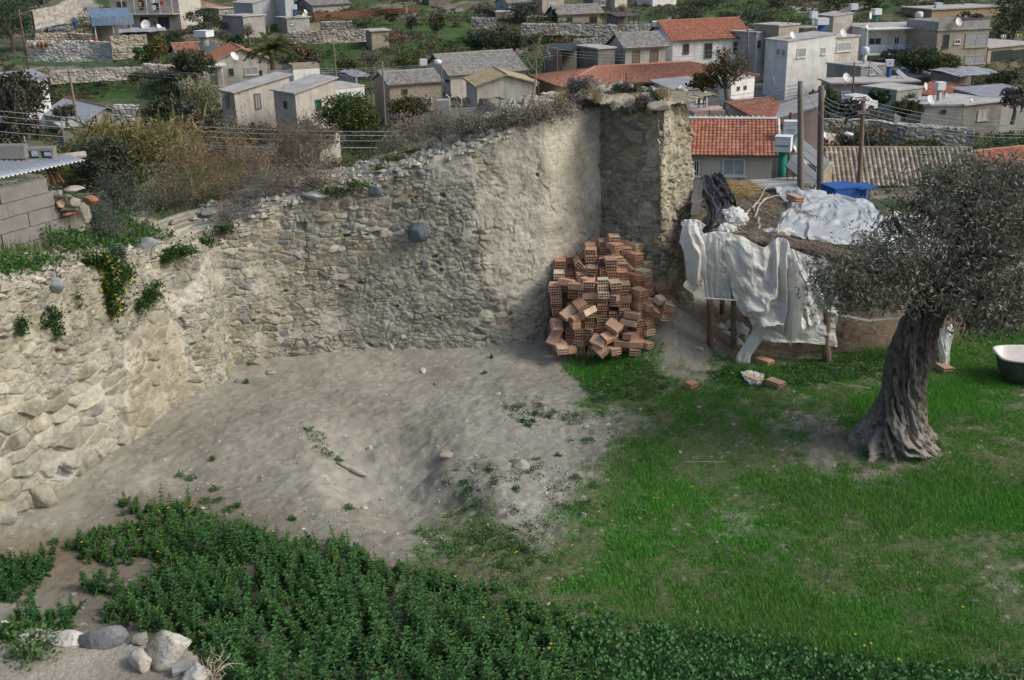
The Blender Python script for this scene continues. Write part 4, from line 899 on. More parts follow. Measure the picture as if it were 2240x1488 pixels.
sheet('hanging_cloth', [[(1578, 512, Y0 - .1), (1620, 516, Y0 - .15), (1668, 540, Y0 - .12), (1700, 520, Y0 - .1), (1722, 525, Y0 - .1)], [(1590, 580, Y0 - .12), (1635, 600, Y0 - .2), (1678, 610, Y0 - .18), (1712, 590, Y0 - .15), (1740, 585, Y0 - .1)],
      [(1606, 640, Y0 - .12), (1650, 665, Y0 - .25), (1690, 670, Y0 - .22), (1725, 665, Y0 - .2), (1755, 640, Y0 - .12)], [(1632, 672, Y0 - .1), (1668, 705, Y0 - .22), (1705, 728, Y0 - .22), (1732, 742, Y0 - .2), (1750, 690, Y0 - .12)]],
      'big white sheet draped in deep swags across the shed front', folds=3, amp=.13, seed=4, diag=2.4, nu=130, nv=110, wr=.012)
sheet('hanging_cloth', [[(1712, 535, Y0), (1750, 552, Y0), (1800, 568, Y0), (1842, 580, Y0)], [(1735, 600, Y0), (1765, 610, Y0 - .06), (1800, 612, Y0 - .05), (1838, 616, Y0)], [(1748, 655, Y0), (1770, 660, Y0 - .08), (1800, 660, Y0), (1832, 655, Y0)], [(1750, 705, Y0), (1772, 706, Y0), (1805, 705, Y0), (1832, 700, Y0)]],
      'white sheet with long vertical creases hanging at the right of the shed front', folds=3, amp=.07, seed=5, diag=-1.6, nu=90)
sheet('hanging_cloth', [[(1610, 655, Y0 + .06), (1680, 690, Y0 + .04), (1750, 690, Y0 + .04), (1832, 690, Y0 + .02)], [(1640, 700, Y0), (1690, 712, Y0 - .04), (1760, 715, Y0 - .04), (1826, 712, Y0)], [(1655, 742, Y0), (1700, 748, Y0 - .06), (1760, 750, Y0 - .06), (1830, 758, Y0 - .02)]],
      'lowest white sheet with a straight hem hanging over the shed opening', folds=3, amp=.03, seed=6, nu=100, rag=.004)
sheet('hanging_cloth', [[(1655, 700, Y0), (1672, 700, Y0 - .04), (1692, 705, Y0)], [(1640, 738, Y0), (1650, 740, Y0 - .06), (1662, 745, Y0)], [(1612, 782, Y0 - .05), (1624, 782, Y0 - .1), (1640, 786, Y0 - .05)], [(1616, 806, Y0 - .12), (1624, 802, Y0 - .15), (1640, 806, Y0 - .15)], [(1630, 832, Y0 - .5), (1646, 834, Y0 - .55), (1668, 828, Y0 - .6)]],
      'twisted torn tail of white cloth reaching down to the grass', folds=3, amp=.04, seed=7, nu=40)
sheet('hanging_cloth', [[(2050, 720, 17.3), (2070, 715, 17.25), (2088, 700, 17.3)], [(2056, 760, 17.3), (2066, 765, 17.25), (2080, 750, 17.3)], [(2060, 805, 17.3), (2066, 806, 17.25), (2072, 800, 17.3)]], 'small white rag hanging on the post behind the olive trunk', folds=2, amp=.03, seed=8, nu=30, nv=50)
sheet('ground_cloth', [[(1620, 815, 17.05), (1640, 812, 17.1), (1666, 818, 17.0)], [(1628, 830, 16.75), (1646, 826, 16.8), (1672, 830, 16.75)], [(1640, 842, 16.6), (1650, 842, 16.6), (1664, 840, 16.6)]], 'crumpled white cloth scrap under the brick in the grass', folds=3, amp=.03, seed=9, nu=40, nv=40)
def roofhit(u, v, lift):
    n_ = np.cross(RB_ - RA, RC - RA); d = ray(u, v); t = ((RA - CP) @ n_) / (d @ n_); return CP + d * t + [0, 0, lift]
def rsheet(name, G, label, cat, mat, seed, amp, nu=110, nv=80, lift=.17, wr=.022, thick=.003):
    P3 = np.array([[roofhit(u, v, lift) for u, v in row] for row in G]); P = smooth_grid(P3, nu, nv); a, b = np.meshgrid(np.linspace(0, 1, nv), np.linspace(0, 1, nu), indexing='ij')
    w = fbm(a * 3 + .7 * b, b * 4, 2, seed); r = 1 - np.abs(fbm(a * 2.6 + w, b * 3.4 + 2 * w, 3, seed + 1)) * 4; P[..., 2] += amp * np.clip(r, 0, 1) ** 1.2 * .8 + wr * fbm(a * 12, b * 12, 3, seed + 2)
    e = np.minimum(np.minimum(a, 1 - a), np.minimum(b, 1 - b)); P[..., 0] += .10 * fbm(a * 6, b * 6, 3, seed + 3) * sstep(.12, 0, e); P[..., 1] += .15 * fbm(a * 7, b * 7, 3, seed + 4) * sstep(.12, 0, e); P[..., 2] -= .05 * sstep(.08, 0, e)
    mb = MB(); mb.grid(P); o = mb.build(name, mat, smooth=True); sm = o.modifiers.new('thickness', 'SOLIDIFY'); sm.thickness = thick; return tag(o, label, cat)
rsheet('plastic_sheet', [[(1694, 432), (1760, 438), (1830, 452), (1900, 466)], [(1722, 462), (1790, 470), (1870, 478), (1930, 488)], [(1700, 500), (1780, 512), (1860, 522), (1945, 520)], [(1690, 522), (1770, 540), (1860, 552), (1950, 560)]], 'large crumpled clear plastic sheet spread over the thatched roof', 'plastic sheet', m_plast, 21, .13)
rsheet('plastic_sheet', [[(1935, 478), (1990, 486), (2060, 500)], [(1950, 530), (2000, 540), (2075, 550)], [(1920, 578), (2000, 600), (2080, 605)]], 'white plastic sheet on the right end of the shed roof behind the olive branches', 'plastic sheet', m_cloth, 31, .12)
def lump(u, v, size, seed, label, lift=.1):
    V, f = rock_mesh(size, seed, cuts=4, rough=.30, res=34); th_ = np.arctan2(V[:, 1], V[:, 0]); V = V * (1 + .10 * np.abs(np.sin(th_ * 5 + V[:, 2] * 18 + seed)))[:, None]; tag(raw('bundled_sheet', V + roofhit(u, v, lift), f, m_cloth, smooth=True), label, 'cloth')
lump(1602, 492, (.50, .45, .34), 41, 'bundled white sheet knotted over the shed eave above the main drape'); lump(1585, 508, (.36, .3, .22), 43, 'smaller knot of white sheet left of the main bundle', .02); lump(1700, 520, (.50, .3, .16), 47, 'frayed white sheet end lying on the eave above the swags'); lump(1512, 492, (.34, .25, .16), 48, 'frayed grey-white knot at the top of the leftmost sack', .0)
rsheet('black_sheet', [[(1533, 404), (1548, 400), (1560, 404)], [(1536, 440), (1560, 440), (1580, 450)], [(1552, 475), (1575, 478), (1596, 470)], [(1545, 512), (1562, 515), (1586, 506)]], 'wrinkled black rubber sheet lying on the left edge of the thatch', 'tarpaulin', m_black, 51, .08, nu=60, nv=60, lift=.16)
rsheet('black_sheet', [[(1560, 400), (1572, 402), (1584, 412)], [(1575, 430), (1592, 432), (1600, 450)], [(1592, 462), (1606, 468), (1614, 480)]], 'narrow strip of black sheet on the thatch next to the golden straw', 'tarpaulin', m_black, 57, .08, nu=40, nv=50, lift=.18)
n = 1700; c0 = roofhit(1600, 428, .14); A = c0 + rng.normal(size=(n, 3)) * [.16, .22, .035]; d = rng.normal(size=(n, 3)) * [.07, .05, .015] + [.10, -.05, -.01]
mb = MB(); mb.segs(A, A + d, .004, .003, gcol(n, rng, (.36, .27, .13), .3, .06)); tag(mb.build('straw_bundle', m_reed), 'heap of golden straw lying on top of the thatch', 'straw')
for i, pts in enumerate([[(1622, 500), (1650, 470), (1680, 430)], [(1640, 482), (1672, 460), (1700, 452)], [(1650, 500), (1662, 470), (1690, 450), (1712, 452)], [(1700, 540), (1712, 505), (1735, 470)], [(1655, 530), (1658, 500), (1650, 478)]]):
    P = np.array([roofhit(u, v, .2) for u, v in pts]); Q = np.stack([np.interp(np.linspace(0, 1, 9), np.linspace(0, 1, len(P)), P[:, c]) for c in range(3)], 1) + RNG.normal(size=(9, 3)) * .02
    mb = MB(); mb.tube(Q, np.linspace(.016, .008, 9), 5, (.42, .38, .32))
    tag(mb.build('dry_branch', m_bark, smooth=True), ['long pale branch lying up the thatch nearest the black sheet', 'short pale branch crossing the thatch', 'forked pale branch on the thatch beside the plastic', 'thin cane standing out of the plastic sheet', 'pale branch hanging over the shed eave'][i], 'branch')
p = roofhit(1736, 472, .27); o = put_brick(p, .5, .1, .1, label='brick weighing down the plastic sheet on the shed roof'); del o['group']
mb = MB(); a, b = roofhit(1930, 515, .2), roofhit(1956, 488, .2); mb.tube([a, b], .035, 4, (.40, .36, .28)); tag(mb.build('timber_plank', m_bark), 'short pale plank lying on the right part of the thatch', 'plank')
for i, (u, v, sx) in enumerate([(1572, 722, .22), (1600, 712, .2), (1622, 722, .2), (1590, 738, .26), (1640, 745, .2), (1612, 748, .2), (1570, 750, .2)]):
    p = at_z(u, v, .12); V, f = rock_mesh((sx * 1.7, sx * 1.1, sx * 1.2), 200 + i, cuts=5, rough=.25, res=20)
    tag(raw('sack', V @ rotz(i).T + p, f, m_cloth, smooth=True), f'grey-white crumpled sack inside the shed, {NTH[i]} of the pile counted from the door post', 'sack', 'sacks heaped inside the shed')
mb = MB(); P = np.array([at_y(1540, 652, 17.6), at_y(1600, 656, 17.55), at_y(1660, 662, 17.55)]); mb.tube(P, .014, 5); tag(mb.build('cloth_strap', m_cloth), 'white strap tied level across the shed opening', 'strap')
mb = MB(); P = np.array([at_y(1838, 690, 17.9), at_y(1900, 702, 17.9), at_y(1985, 694, 17.9)]); mb.tube(P, .022, 6); tag(mb.build('white_pipe', m_cloth), 'thin white pipe running level behind the olive branches', 'pipe')
# ================================================================ olive tree
ol = hit(1962, 968)
olive = empty('olive_tree', ol, 'old olive tree with a gnarled hollow trunk at the right of the yard', 'tree')
cl = [(1956, 985, 15.0, .58), (1956, 958, 15.0, .52), (1964, 920, 15.02, .40), (1972, 870, 15.05, .30), (1978, 830, 15.08, .27), (1994, 780, 15.1, .30), (2006, 740, 15.15, .275), (2020, 700, 15.2, .26), (2038, 668, 15.25, .25), (2050, 640, 15.3, .2)]
yb = ol[1]; Cp = np.array([at_y(u, v, yb + (y - 15.0)) for u, v, y, r in cl]); Rr = np.array([r for *_, r in cl]) * .88
n, k = 260, 190; tt = np.linspace(0, 1, n); st = np.linspace(0, 1, len(cl)); Cc_ = np.stack([np.interp(tt, st, Cp[:, c]) for c in range(3)], 1); ker = np.ones(15) / 15
for c in range(3): Cc_[:, c] = np.convolve(np.pad(Cc_[:, c], 7, 'edge'), ker, 'valid')
Ra = np.convolve(np.pad(np.interp(tt, st, Rr), 7, 'edge'), ker, 'valid'); th = np.arange(k) * 2 * math.pi / k
TT, TH = np.meshgrid(tt, th, indexing='ij'); tw = TH + 2.2 * TT + .25 * fbm(TT * 4, TH, 2, 3)
hx, hy = np.cos(tw) * 1.5, np.sin(tw) * 1.5; hz = TT * 5
w1 = fbm3(hx * 1.2, hy * 1.2, hz * .8, 3, 5); rg = 1 - np.abs(fbm3(hx * 2.2 + w1, hy * 2.2, hz * 1.2 + w1, 3, 8)) * 3.0
rg2 = 1 - np.abs(fbm3(hx * 5 + w1, hy * 5, hz * 3.5, 2, 12)) * 3.0; ho = sstep(.30, .48, fbm3(hx * 4.0, hy * 4.0, hz * 3.6, 2, 19))
lob = np.cos(5 * TH + 3 * w1 + 2 * TT) * .14 * sstep(.5, 0, TT)
Rd = Ra[:, None] * (1 + .20 * w1 + .17 * np.clip(rg, -1, 1) + .09 * np.clip(rg2, -1, 1) - .38 * ho + .7 * lob + .22 * sstep(.18, 0, TT) * np.clip(rg, 0, 1) + .03 * fbm3(hx * 12, hy * 12, hz * 10, 2, 44))
P = Cc_[:, None] + np.stack([np.cos(TH), np.sin(TH), 0 * TH], -1) * Rd[..., None]
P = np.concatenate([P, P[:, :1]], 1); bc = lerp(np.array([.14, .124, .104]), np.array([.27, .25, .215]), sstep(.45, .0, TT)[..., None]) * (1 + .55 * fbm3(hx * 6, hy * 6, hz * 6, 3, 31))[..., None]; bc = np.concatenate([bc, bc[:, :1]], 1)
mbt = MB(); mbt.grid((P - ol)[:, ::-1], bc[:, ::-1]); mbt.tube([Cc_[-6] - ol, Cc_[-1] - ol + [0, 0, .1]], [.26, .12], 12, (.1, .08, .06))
CR = Cc_[-6]
limbs = [[(2055, 640, 0), (2075, 600, .1), (2088, 560, .3), (2100, 500, .4), (2105, 440, .5), (2098, 380, .7)], [(2060, 640, 0), (2110, 590, .1), (2160, 530, .2), (2215, 480, .3), (2290, 430, .4)], [(2080, 600, .1), (2110, 560, -.3), (2150, 545, -.5), (2220, 560, -.7)], [(2035, 665, 0), (1990, 630, -.4), (1930, 612, -.7), (1860, 608, -.9)],
         [(2050, 640, .1), (2030, 590, .5), (1990, 520, .9), (1950, 480, 1.2)], [(2090, 540, .3), (2040, 470, .2), (1990, 440, .1)], [(2080, 640, .2), (2130, 650, -.2), (2180, 680, -.5), (2230, 700, -.6)], [(2100, 500, .4), (2150, 430, .9), (2190, 370, 1.3)]]
nodes = []; 
for li, L in enumerate(limbs):
    Q = np.array([at_y(u, v, yb + .3 + d) for u, v, d in L]); Q = np.stack([np.interp(np.linspace(0, 1, 14), np.linspace(0, 1, len(Q)), Q[:, c]) for c in range(3)], 1) + RNG.normal(size=(14, 3)) * .02
    r = np.linspace(.13 if li < 4 else .09, .035, 14); mbt.tube(Q - ol, r, 8, (.085, .07, .058)); nodes += list(Q[3:])
BL = [(1850, 600, 60, 34, -.7, 60), (1900, 615, 80, 50, -.7, 120), (1960, 580, 80, 50, -.5, 120), (1990, 640, 60, 40, -.5, 70), (2050, 580, 70, 50, -.3, 90), (2075, 640, 60, 50, -.3, 60), (1870, 650, 60, 30, -.8, 50), (2110, 480, 90, 70, .3, 110), (2060, 400, 80, 50, .5, 70), (2130, 410, 85, 50, .8, 95), (1990, 450, 60, 50, .6, 40), (1960, 520, 60, 30, .5, 30),
      (2200, 460, 85, 75, .3, 130), (2190, 560, 90, 80, -.2, 150), (2150, 660, 70, 60, -.4, 110), (2215, 660, 80, 60, -.5, 140), (2165, 712, 50, 30, -.5, 40), (2220, 395, 70, 45, .9, 80), (2150, 372, 50, 34, 1.0, 26), (2320, 520, 110, 140, .1, 180), (2330, 660, 90, 70, -.3, 90), (2040, 490, 60, 40, .1, 40), (1815, 625, 35, 26, -.8, 14), (2120, 570, 60, 50, .1, 60)]
cl_ = []
for u, v, ru, rv, d, n in BL:
    g = rng.normal(size=(n, 3)) * .55; 
    for a in g: q = at_y(u + a[0] * ru, v + a[1] * rv, yb + .3 + d + a[2] * .65); cl_.append(q)
cl_ = np.array(cl_); cl_ = cl_[np.argsort(np.linalg.norm(cl_ - CR, axis=1))]
NA = np.zeros((len(nodes) + len(cl_), 3)); NA[:len(nodes)] = nodes; nn = len(nodes); SA, SB, lv = [], [], []
for q in cl_:
    j = np.argmin(np.linalg.norm(NA[:nn] - q, axis=1) + .25 * np.linalg.norm(NA[:nn] - CR, axis=1)); a = NA[j]
    mid = (a + q) / 2 + rng.normal(size=3) * .07 + [0, 0, .04]; SA += [a, mid]; SB += [mid, q]; NA[nn] = q; nn += 1
mbt.segs(np.array(SA) - ol, np.array(SB) - ol, .007, .005, (.12, .10, .08))
mbt.build('trunk', m_bark, olive, smooth=True)
nl = 18; Q = np.repeat(cl_, nl, 0); ax = np.repeat(rng.normal(size=(len(cl_), 3)) + [0, 0, -.1], nl, 0); ax /= np.linalg.norm(ax, axis=1)[:, None]
Q = Q + ax * rng.uniform(-.18, .20, (len(Q), 1)) + rng.normal(size=Q.shape) * .055
c = gcol(len(Q), rng, (.115, .138, .088), .3, .06); w = rng.random(len(Q)) < .33; c[w] = gcol(w.sum(), rng, (.23, .25, .21), .2, .04)
mb = MB(); mb.leaves(Q - ol, .078, rng, c, asp=.27, up=-.05); tw_ = rng.normal(size=(len(cl_) * 3, 3)); A = np.repeat(cl_, 3, 0); mb.segs(A - ol, A - ol + tw_ * .09, .0035, .002, (.16, .14, .11))
mb.build('crown', m_leaf, olive)
# ================================================================ bathtub
m_enam = material('white_enamel', (.66, .63, .60), var=.08, scale=4, rough=.22, bump=.05, spec=.5, c2=(.45, .40, .34), c2scale=3, c2amt=.35)
m_cast = material('dark_cast_iron', (.05, .06, .055), var=.3, scale=5, rough=.7, bump=.3, c2=(.10, .12, .10), c2scale=3)
p = hit(2192, 852); tub = empty('bathtub', p + [.84, .3, 0], 'old white enamel bathtub with a dark outside standing in the grass at the right edge', 'bathtub', rz=-.12)
th = np.linspace(0, 2 * math.pi, 49)
def ring(a, b, z, e=.42): c, s = np.cos(th), np.sin(th); return np.stack([np.sign(c) * np.abs(c) ** e * a, np.sign(s) * np.abs(s) ** e * b, np.full(49, z)], 1)
out = [ring(.58, .22, .02), ring(.66, .28, .06), ring(.74, .33, .2), ring(.79, .36, .40), ring(.80, .37, .45)]
inn = [ring(.84, .40, .46), ring(.845, .405, .48), ring(.82, .38, .49), ring(.78, .345, .47), ring(.72, .31, .25), ring(.62, .24, .12), ring(.1, .05, .10)]
mb = MB(); mb.grid(np.array(out)); mb.build('outer_shell', m_cast, tub, smooth=True); mb = MB(); mb.grid(np.array(inn)); mb.build('basin', m_enam, tub, smooth=True)
mb = MB(); mb.tube([(-.30, -.41, .44), (-.30, -.46, .44)], .025, 10); mb.build('knob', m_enam, tub, smooth=True)
for sx in (-.5, .5):
    for sy in (-.2, .2): mb = MB(); mb.box((sx, sy, .02), (.08, .08, .14), taper=.6); mb.build('foot', m_cast, tub)
# ================================================================ terrace behind the wall, hillside
m_ground = material('hillside_ground', var=.22, scale=.8, rough=.95, bump=.6, bscale=4, dist=.15, attr=True, fine=.18, spec=.1)
seg = np.hypot(*np.diff(WP, axis=0).T); SW = np.concatenate([[0], np.cumsum(seg)])
def wall_top_at(x, y):
    x = np.asarray(x, float); y = np.asarray(y, float); bd = np.full(x.shape, 1e9); bz = np.zeros(x.shape)
    for i in range(len(WP) - 1):
        a, b = WP[i], WP[i + 1]; e = b - a; t = np.clip(((x - a[0]) * e[0] + (y - a[1]) * e[1]) / (e @ e), 0, 1); d = np.hypot(x - a[0] - t * e[0], y - a[1] - t * e[1])
        z = WT[i] + (WT[i + 1] - WT[i]) * t; m = d < bd; bd = np.where(m, d, bd); bz = np.where(m, z, bz)
    return bz, bd
TERR = [(-40, 2), (-9, 8), (-5.5, 12), (-4.6, 17), (-1, 18.6), (1.5, 19.4), (3.4, 19.4), (3.6, 21.2), (1.5, 21.3), (-.6, 21.4), (-2.5, 22.2), (-4.5, 23.4), (-8, 24.5), (-16, 25), (-40, 25)]
YP = [(20, -1), (40, -4.6), (55, -7.3), (65, -8.6), (75, -9.3), (90, -10.2), (105, -10.8), (120, -11.0), (130, -10.6), (145, -8.4), (160, -6.3), (175, -4.6), (200, -2.9), (240, 1.5), (320, 14), (450, 40)]
def Th(x, y):
    z = np.interp(y + 6 * fbm(x / 40.0, y / 60.0, 2, 61), [p[0] for p in YP], [p[1] for p in YP])
    z = z - 3.0 * sstep(-8, -30, x) * sstep(90, 60, y) + .5 * fbm(x / 9.0, y / 9.0, 3, 62)
    # terraces
    st = 1.5; q = z / st + .25 * fbm(x / 30.0, y / 30.0, 2, 63); fr = q - np.floor(q); z2 = (np.floor(q) + sstep(.72, .95, fr)) * st
    return lerp(z, z2, .35 * sstep(125, 140, y))
def Tz(x, y):
    zt, d = wall_top_at(x, y); sd = sdpoly(x, y, TERR) + .25 * fbm(x, y, 2, 71)
    top = zt + .24 - .34 * sstep(-3.2, -1.5, x) + (.03 + .17 * sstep(-3.6, -5.0, x)) * np.clip(d - .5, 0, 2) - .16 * np.clip(y - 16.8, 0, 9) * sstep(-2.2, -3.6, x) + .07 * fbm(x * .7, y * .7, 3, 72) + .05 * fbm(x * 3, y * 3, 3, 73) - .25 * sstep(1.2, .7, d)
    return np.where(sd > 0, top, np.maximum(top + sd * 1.1, Th(x, y)))
xs = np.arange(-26, 4.5, .07); ys = np.arange(9.5, 34, .07); X, Y = np.meshgrid(xs, ys); Z = Tz(X, Y)
nx, ny = len(xs), len(ys); I = (np.arange(ny - 1)[:, None] * nx + np.arange(nx - 1)[None]).ravel()
wsd = wall_sd(X, Y).ravel()[I]; I = I[(wsd < -.75)]
g_ = sstep(-.25, .35, fbm(X * .5, Y * .5, 3, 74) + .3); cc = lerp(np.array([.27, .24, .19]), np.array([.075, .11, .04]), (g_ * .8)[..., None])
cc = lerp(cc, np.array([.22, .19, .145]), (sstep(-3.5, -1.5, X) * .7)[..., None])
cc = cc * (1 + .3 * fbm(X * 6, Y * 6, 3, 75))[..., None]
TV = np.stack([X, Y, Z], -1).reshape(-1, 3)
tag(raw('terrace_ground', TV, np.stack([I, I + 1, I + nx + 1, I + nx], 1), m_ground, smooth=True, col=cc.reshape(-1, 3), origin=(0, 0, 0)), 'raised ground behind the old wall', 'ground', kind='structure')
TVI = TV[np.unique(I)]
# hillside sheet
xs = np.concatenate([np.arange(-420, -100, 8.0), np.arange(-100, 112, .55), np.arange(112, 430, 8.0)]); ys = np.concatenate([np.arange(24, 70, 1.0), np.arange(70, 215, .55), np.arange(215, 700, 8.0)])
X, Y = np.meshgrid(xs, ys); Z = Th(X, Y)
U, Vv = proj(np.stack([X, Y, Z], -1))
n1 = fbm(X / 7., Y / 7., 4, 81); n2 = fbm(X / 2.2, Y / 2.2, 3, 82)
green = np.array([.058, .090, .034]); dgreen = np.array([.045, .068, .030]); earth = np.array([.235, .21, .165]); path = np.array([.34, .32, .285]); scrub = np.array([.13, .12, .08])
cc = lerp(scrub, green, sstep(-.05, .25, n1 + .12)[..., None]); cc = lerp(cc, dgreen, (.7 * sstep(0, .4, n2))[..., None]); cc = lerp(cc, earth, (.75 * sstep(.22, .40, fbm(X / 5. + 3, Y / 5., 4, 83)))[..., None])
def paint(pts, colr, soft=4.0, amt=1.0, wob=6.0):
    global cc
    P = [tuple(hitT(u, v)[:2]) for u, v in pts]; k = sstep(-soft * .12, soft * .12, sdpoly(X, Y, P) + wob * .12 * n2); cc = lerp(cc, np.array(colr), (k * amt)[..., None])
def hitT(u, v):
    d = ray(u, v); t = 24.0
    ts = np.concatenate([np.arange(24, 240, .5), np.arange(240, 700, 4.0)]) / d[1]; P = CP + d[None] * ts[:, None]; b = P[:, 2] <= Th(P[:, 0], P[:, 1]); i = np.argmax(b) if b.any() else len(b) - 1
    q = P[i].copy(); q[2] = float(Th(q[0], q[1])); return q
G_ = (.055, .102, .032)
for pts in [[(115, 170), (300, 160), (440, 195), (460, 240), (260, 235), (110, 215)], [(10, 120), (190, 118), (260, 150), (420, 152), (420, 165), (190, 150), (20, 145)], [(630, 85), (760, 80), (960, 90), (1000, 130), (860, 150), (700, 150), (620, 120)], [(690, 45), (880, 40), (960, 60), (760, 80), (680, 70)],
            [(930, 20), (1060, 25), (1120, 120), (1030, 160), (950, 110), (900, 60)], [(1180, 75), (1450, 65), (1460, 80), (1320, 92), (1180, 92)], [(1130, 135), (1230, 120), (1330, 150), (1220, 165), (1140, 160)], [(1480, 0), (1640, 5), (1700, 50), (1480, 50)], [(1640, 20), (1780, 10), (1790, 60), (1650, 60)],
            [(2040, 285), (2240, 280), (2240, 330), (2110, 320)], [(1830, 318), (2110, 320), (2110, 350), (1830, 350)], [(0, 140), (60, 140), (60, 155), (0, 155)]]:
    paint(pts, G_, 5, .85, 10)
for pts, c_ in [([(70, 50), (130, 22), (190, 18), (245, 20), (240, 45), (165, 60), (240, 70), (280, 95), (225, 72), (95, 75)], path), ([(165, 0), (200, 0), (240, 22), (190, 30)], path), ([(620, 52), (760, 50), (780, 75), (600, 75)], earth), ([(880, 33), (1010, 20), (1010, 26), (880, 42)], path), ([(1440, 60), (1475, 30), (1500, 35), (1470, 62)], path),
                ([(1715, 18), (1780, 8), (1790, 30), (1745, 28)], path), ([(30, 145), (160, 150), (200, 162), (60, 170)], (.26, .24, .175)), ([(1660, 195), (1760, 220), (1720, 235), (1640, 225)], (.22, .21, .20)), ([(1480, 225), (1660, 235), (1660, 262), (1480, 262)], (.27, .24, .20)), ([(1500, 385), (1760, 385), (1900, 470), (1500, 470)], (.32, .30, .26)), ([(1170, 160), (1280, 165), (1200, 172)], earth), ([(1840, 250), (2020, 240), (2020, 285), (1840, 290)], (.17, .15, .115))]:
    paint(pts, c_, 2.5, .9, 3)
cc = cc * (1 + .22 * n2 + .18 * fbm(X / .9, Y / .9, 2, 84))[..., None]
nx, ny = len(xs), len(ys); I = (np.arange(ny - 1)[:, None] * nx + np.arange(nx - 1)[None]).ravel()
rr_ = hid(np.arange(X.size).reshape(X.shape) * .0137, 3)
Z = Z + .18 * (fbm(X / .9, Y / .9, 3, 85)) * sstep(70, 90, Y)
tag(raw('hillside', np.stack([X, Y, Z], -1).reshape(-1, 3), np.stack([I, I + 1, I + nx + 1, I + nx], 1), m_ground, smooth=True, col=np.clip(cc, .01, .6).reshape(-1, 3), origin=(0, 0, 0)), 'valley and hillside carrying the village', 'hillside', kind='structure')
n = 60000; x = rng.uniform(-62, 62, n) * 1.2; y = rng.uniform(72, 205, n); x = x * (y / 130); m = (fbm(x / 6, y / 6, 3, 91) + .6 * fbm(x / 1.6, y / 1.6, 2, 92)) > .02; x, y = x[m], y[m]; P = np.stack([x, y, Th(x, y)], 1); m = inview(P, 20)
U_, V_ = proj(P); P = P[m]; hs = (.15 + .75 * rng.random(len(P)) ** 3.5); nl_ = 14; Q = np.repeat(P, nl_, 0) + rng.normal(size=(len(P) * nl_, 3)) * np.repeat(hs, nl_)[:, None] * [.8, .8, .35] + [0, 0, .1]
cb = pal(rng.random(len(P)), [(.055, .085, .03), (.045, .07, .03), (.10, .10, .045), (.15, .13, .085), (.07, .11, .035), (.06, .08, .05), (.19, .15, .09)]); mb = MB(); mb.leaves(Q, .22, rng, np.repeat(cb, nl_, 0) * rng.uniform(.7, 1.3, (len(Q), 1)), asp=.7, up=.3)
n = 3000; x = rng.uniform(-75, 75, n); y = rng.uniform(76, 205, n); x = x * (y / 130); m = (fbm(x / 9, y / 9, 3, 95) > .05); x, y = x[m], y[m]; P = np.stack([x, y, Th(x, y)], 1); P = P[inview(P, 20)]; hs = rng.uniform(.4, 1.1, len(P)); nl_ = 90
d = rng.normal(size=(len(P) * nl_, 3)); d /= np.linalg.norm(d, axis=1)[:, None]; Q = np.repeat(P, nl_, 0) + d * np.repeat(hs, nl_)[:, None] * [1.1, 1, .8] * rng.uniform(.4, 1, (len(d), 1)) ** .5 + np.repeat(hs, nl_)[:, None] * [0, 0, .5]
cb = pal(rng.random(len(P)), [(.05, .075, .03), (.045, .06, .035), (.13, .11, .07), (.17, .14, .10), (.06, .085, .045), (.18, .12, .07), (.08, .09, .06), (.05, .085, .03)]); mb.leaves(Q, .26, rng, np.repeat(cb, nl_, 0) * rng.uniform(.7, 1.3, (len(Q), 1)), asp=.6, up=.2)
tag(mb.build('hillside_scrub', m_leaf), 'low scrub and herbs covering the hillside between the houses', 'scrub', kind='stuff')
# grass on the terrace and the wall top
def onter(u, v): return pick(u, v, TVI, 6)
x = rng.uniform(-13, 2.2, 190000); y = rng.uniform(9.5, 23.5, 190000); ws = wall_sd(x, y); z = Tz(x, y)
gm = sstep(-.12, .25, fbm(x * .5, y * .5, 3, 74) + .28 + .2 * fbm(x * 2, y * 2, 2, 76)) * sstep(-.75, -1.0, ws) * (sdpoly(x, y, TERR) > .3) * lerp(1.0, .28, sstep(-3.4, -1.8, x))
m = rng.random(len(x)) < gm; P = np.stack([x, y, z - .01], 1)[m]; P = P[inview(P)]
h = .05 + .15 * sstep(-.3, .4, fbm(P[:, 0] * .9, P[:, 1] * .9, 3, 77)); c = gcol(len(P), rng, (.060, .13, .028), .3, .1); d_ = rng.random(len(P)) < .12 + .5 * sstep(-3.5, -1.5, P[:, 0]); c[d_] = gcol(d_.sum(), rng, (.27, .235, .155), .25, .05)
V, f, cq = blade_mesh(P, h * rng.uniform(.5, 1.3, len(P)), .011, c, rng, .7); tag(raw('terrace_grass', V, f, m_leaf, col=cq), 'green grass and weeds on the raised ground behind the wall', 'grass', kind='stuff')
ctr = onter(95, 545); x = rng.uniform(-1.9, 1.6, 11000) + ctr[0]; y = rng.uniform(-2.2, 1.8, 11000) + ctr[1]; m = (wall_sd(x, y) < -.45) & (fbm(x, y, 3, 4) > -.25); x, y = x[m], y[m]; P = np.stack([x, y, Tz(x, y) + .1 + rng.uniform(0, .16, len(x))], 1)
mb = MB(); mb.leaves(np.repeat(P, 4, 0) + rng.normal(size=(4 * len(P), 3)) * .04, .05, rng, gcol(4 * len(P), rng, (.055, .14, .03), .25, .1), asp=.6, up=.5)
tag(mb.build('terrace_weeds', m_leaf), 'lush broad-leaved weeds spilling towards the wall top at the left', 'weeds', kind='stuff')
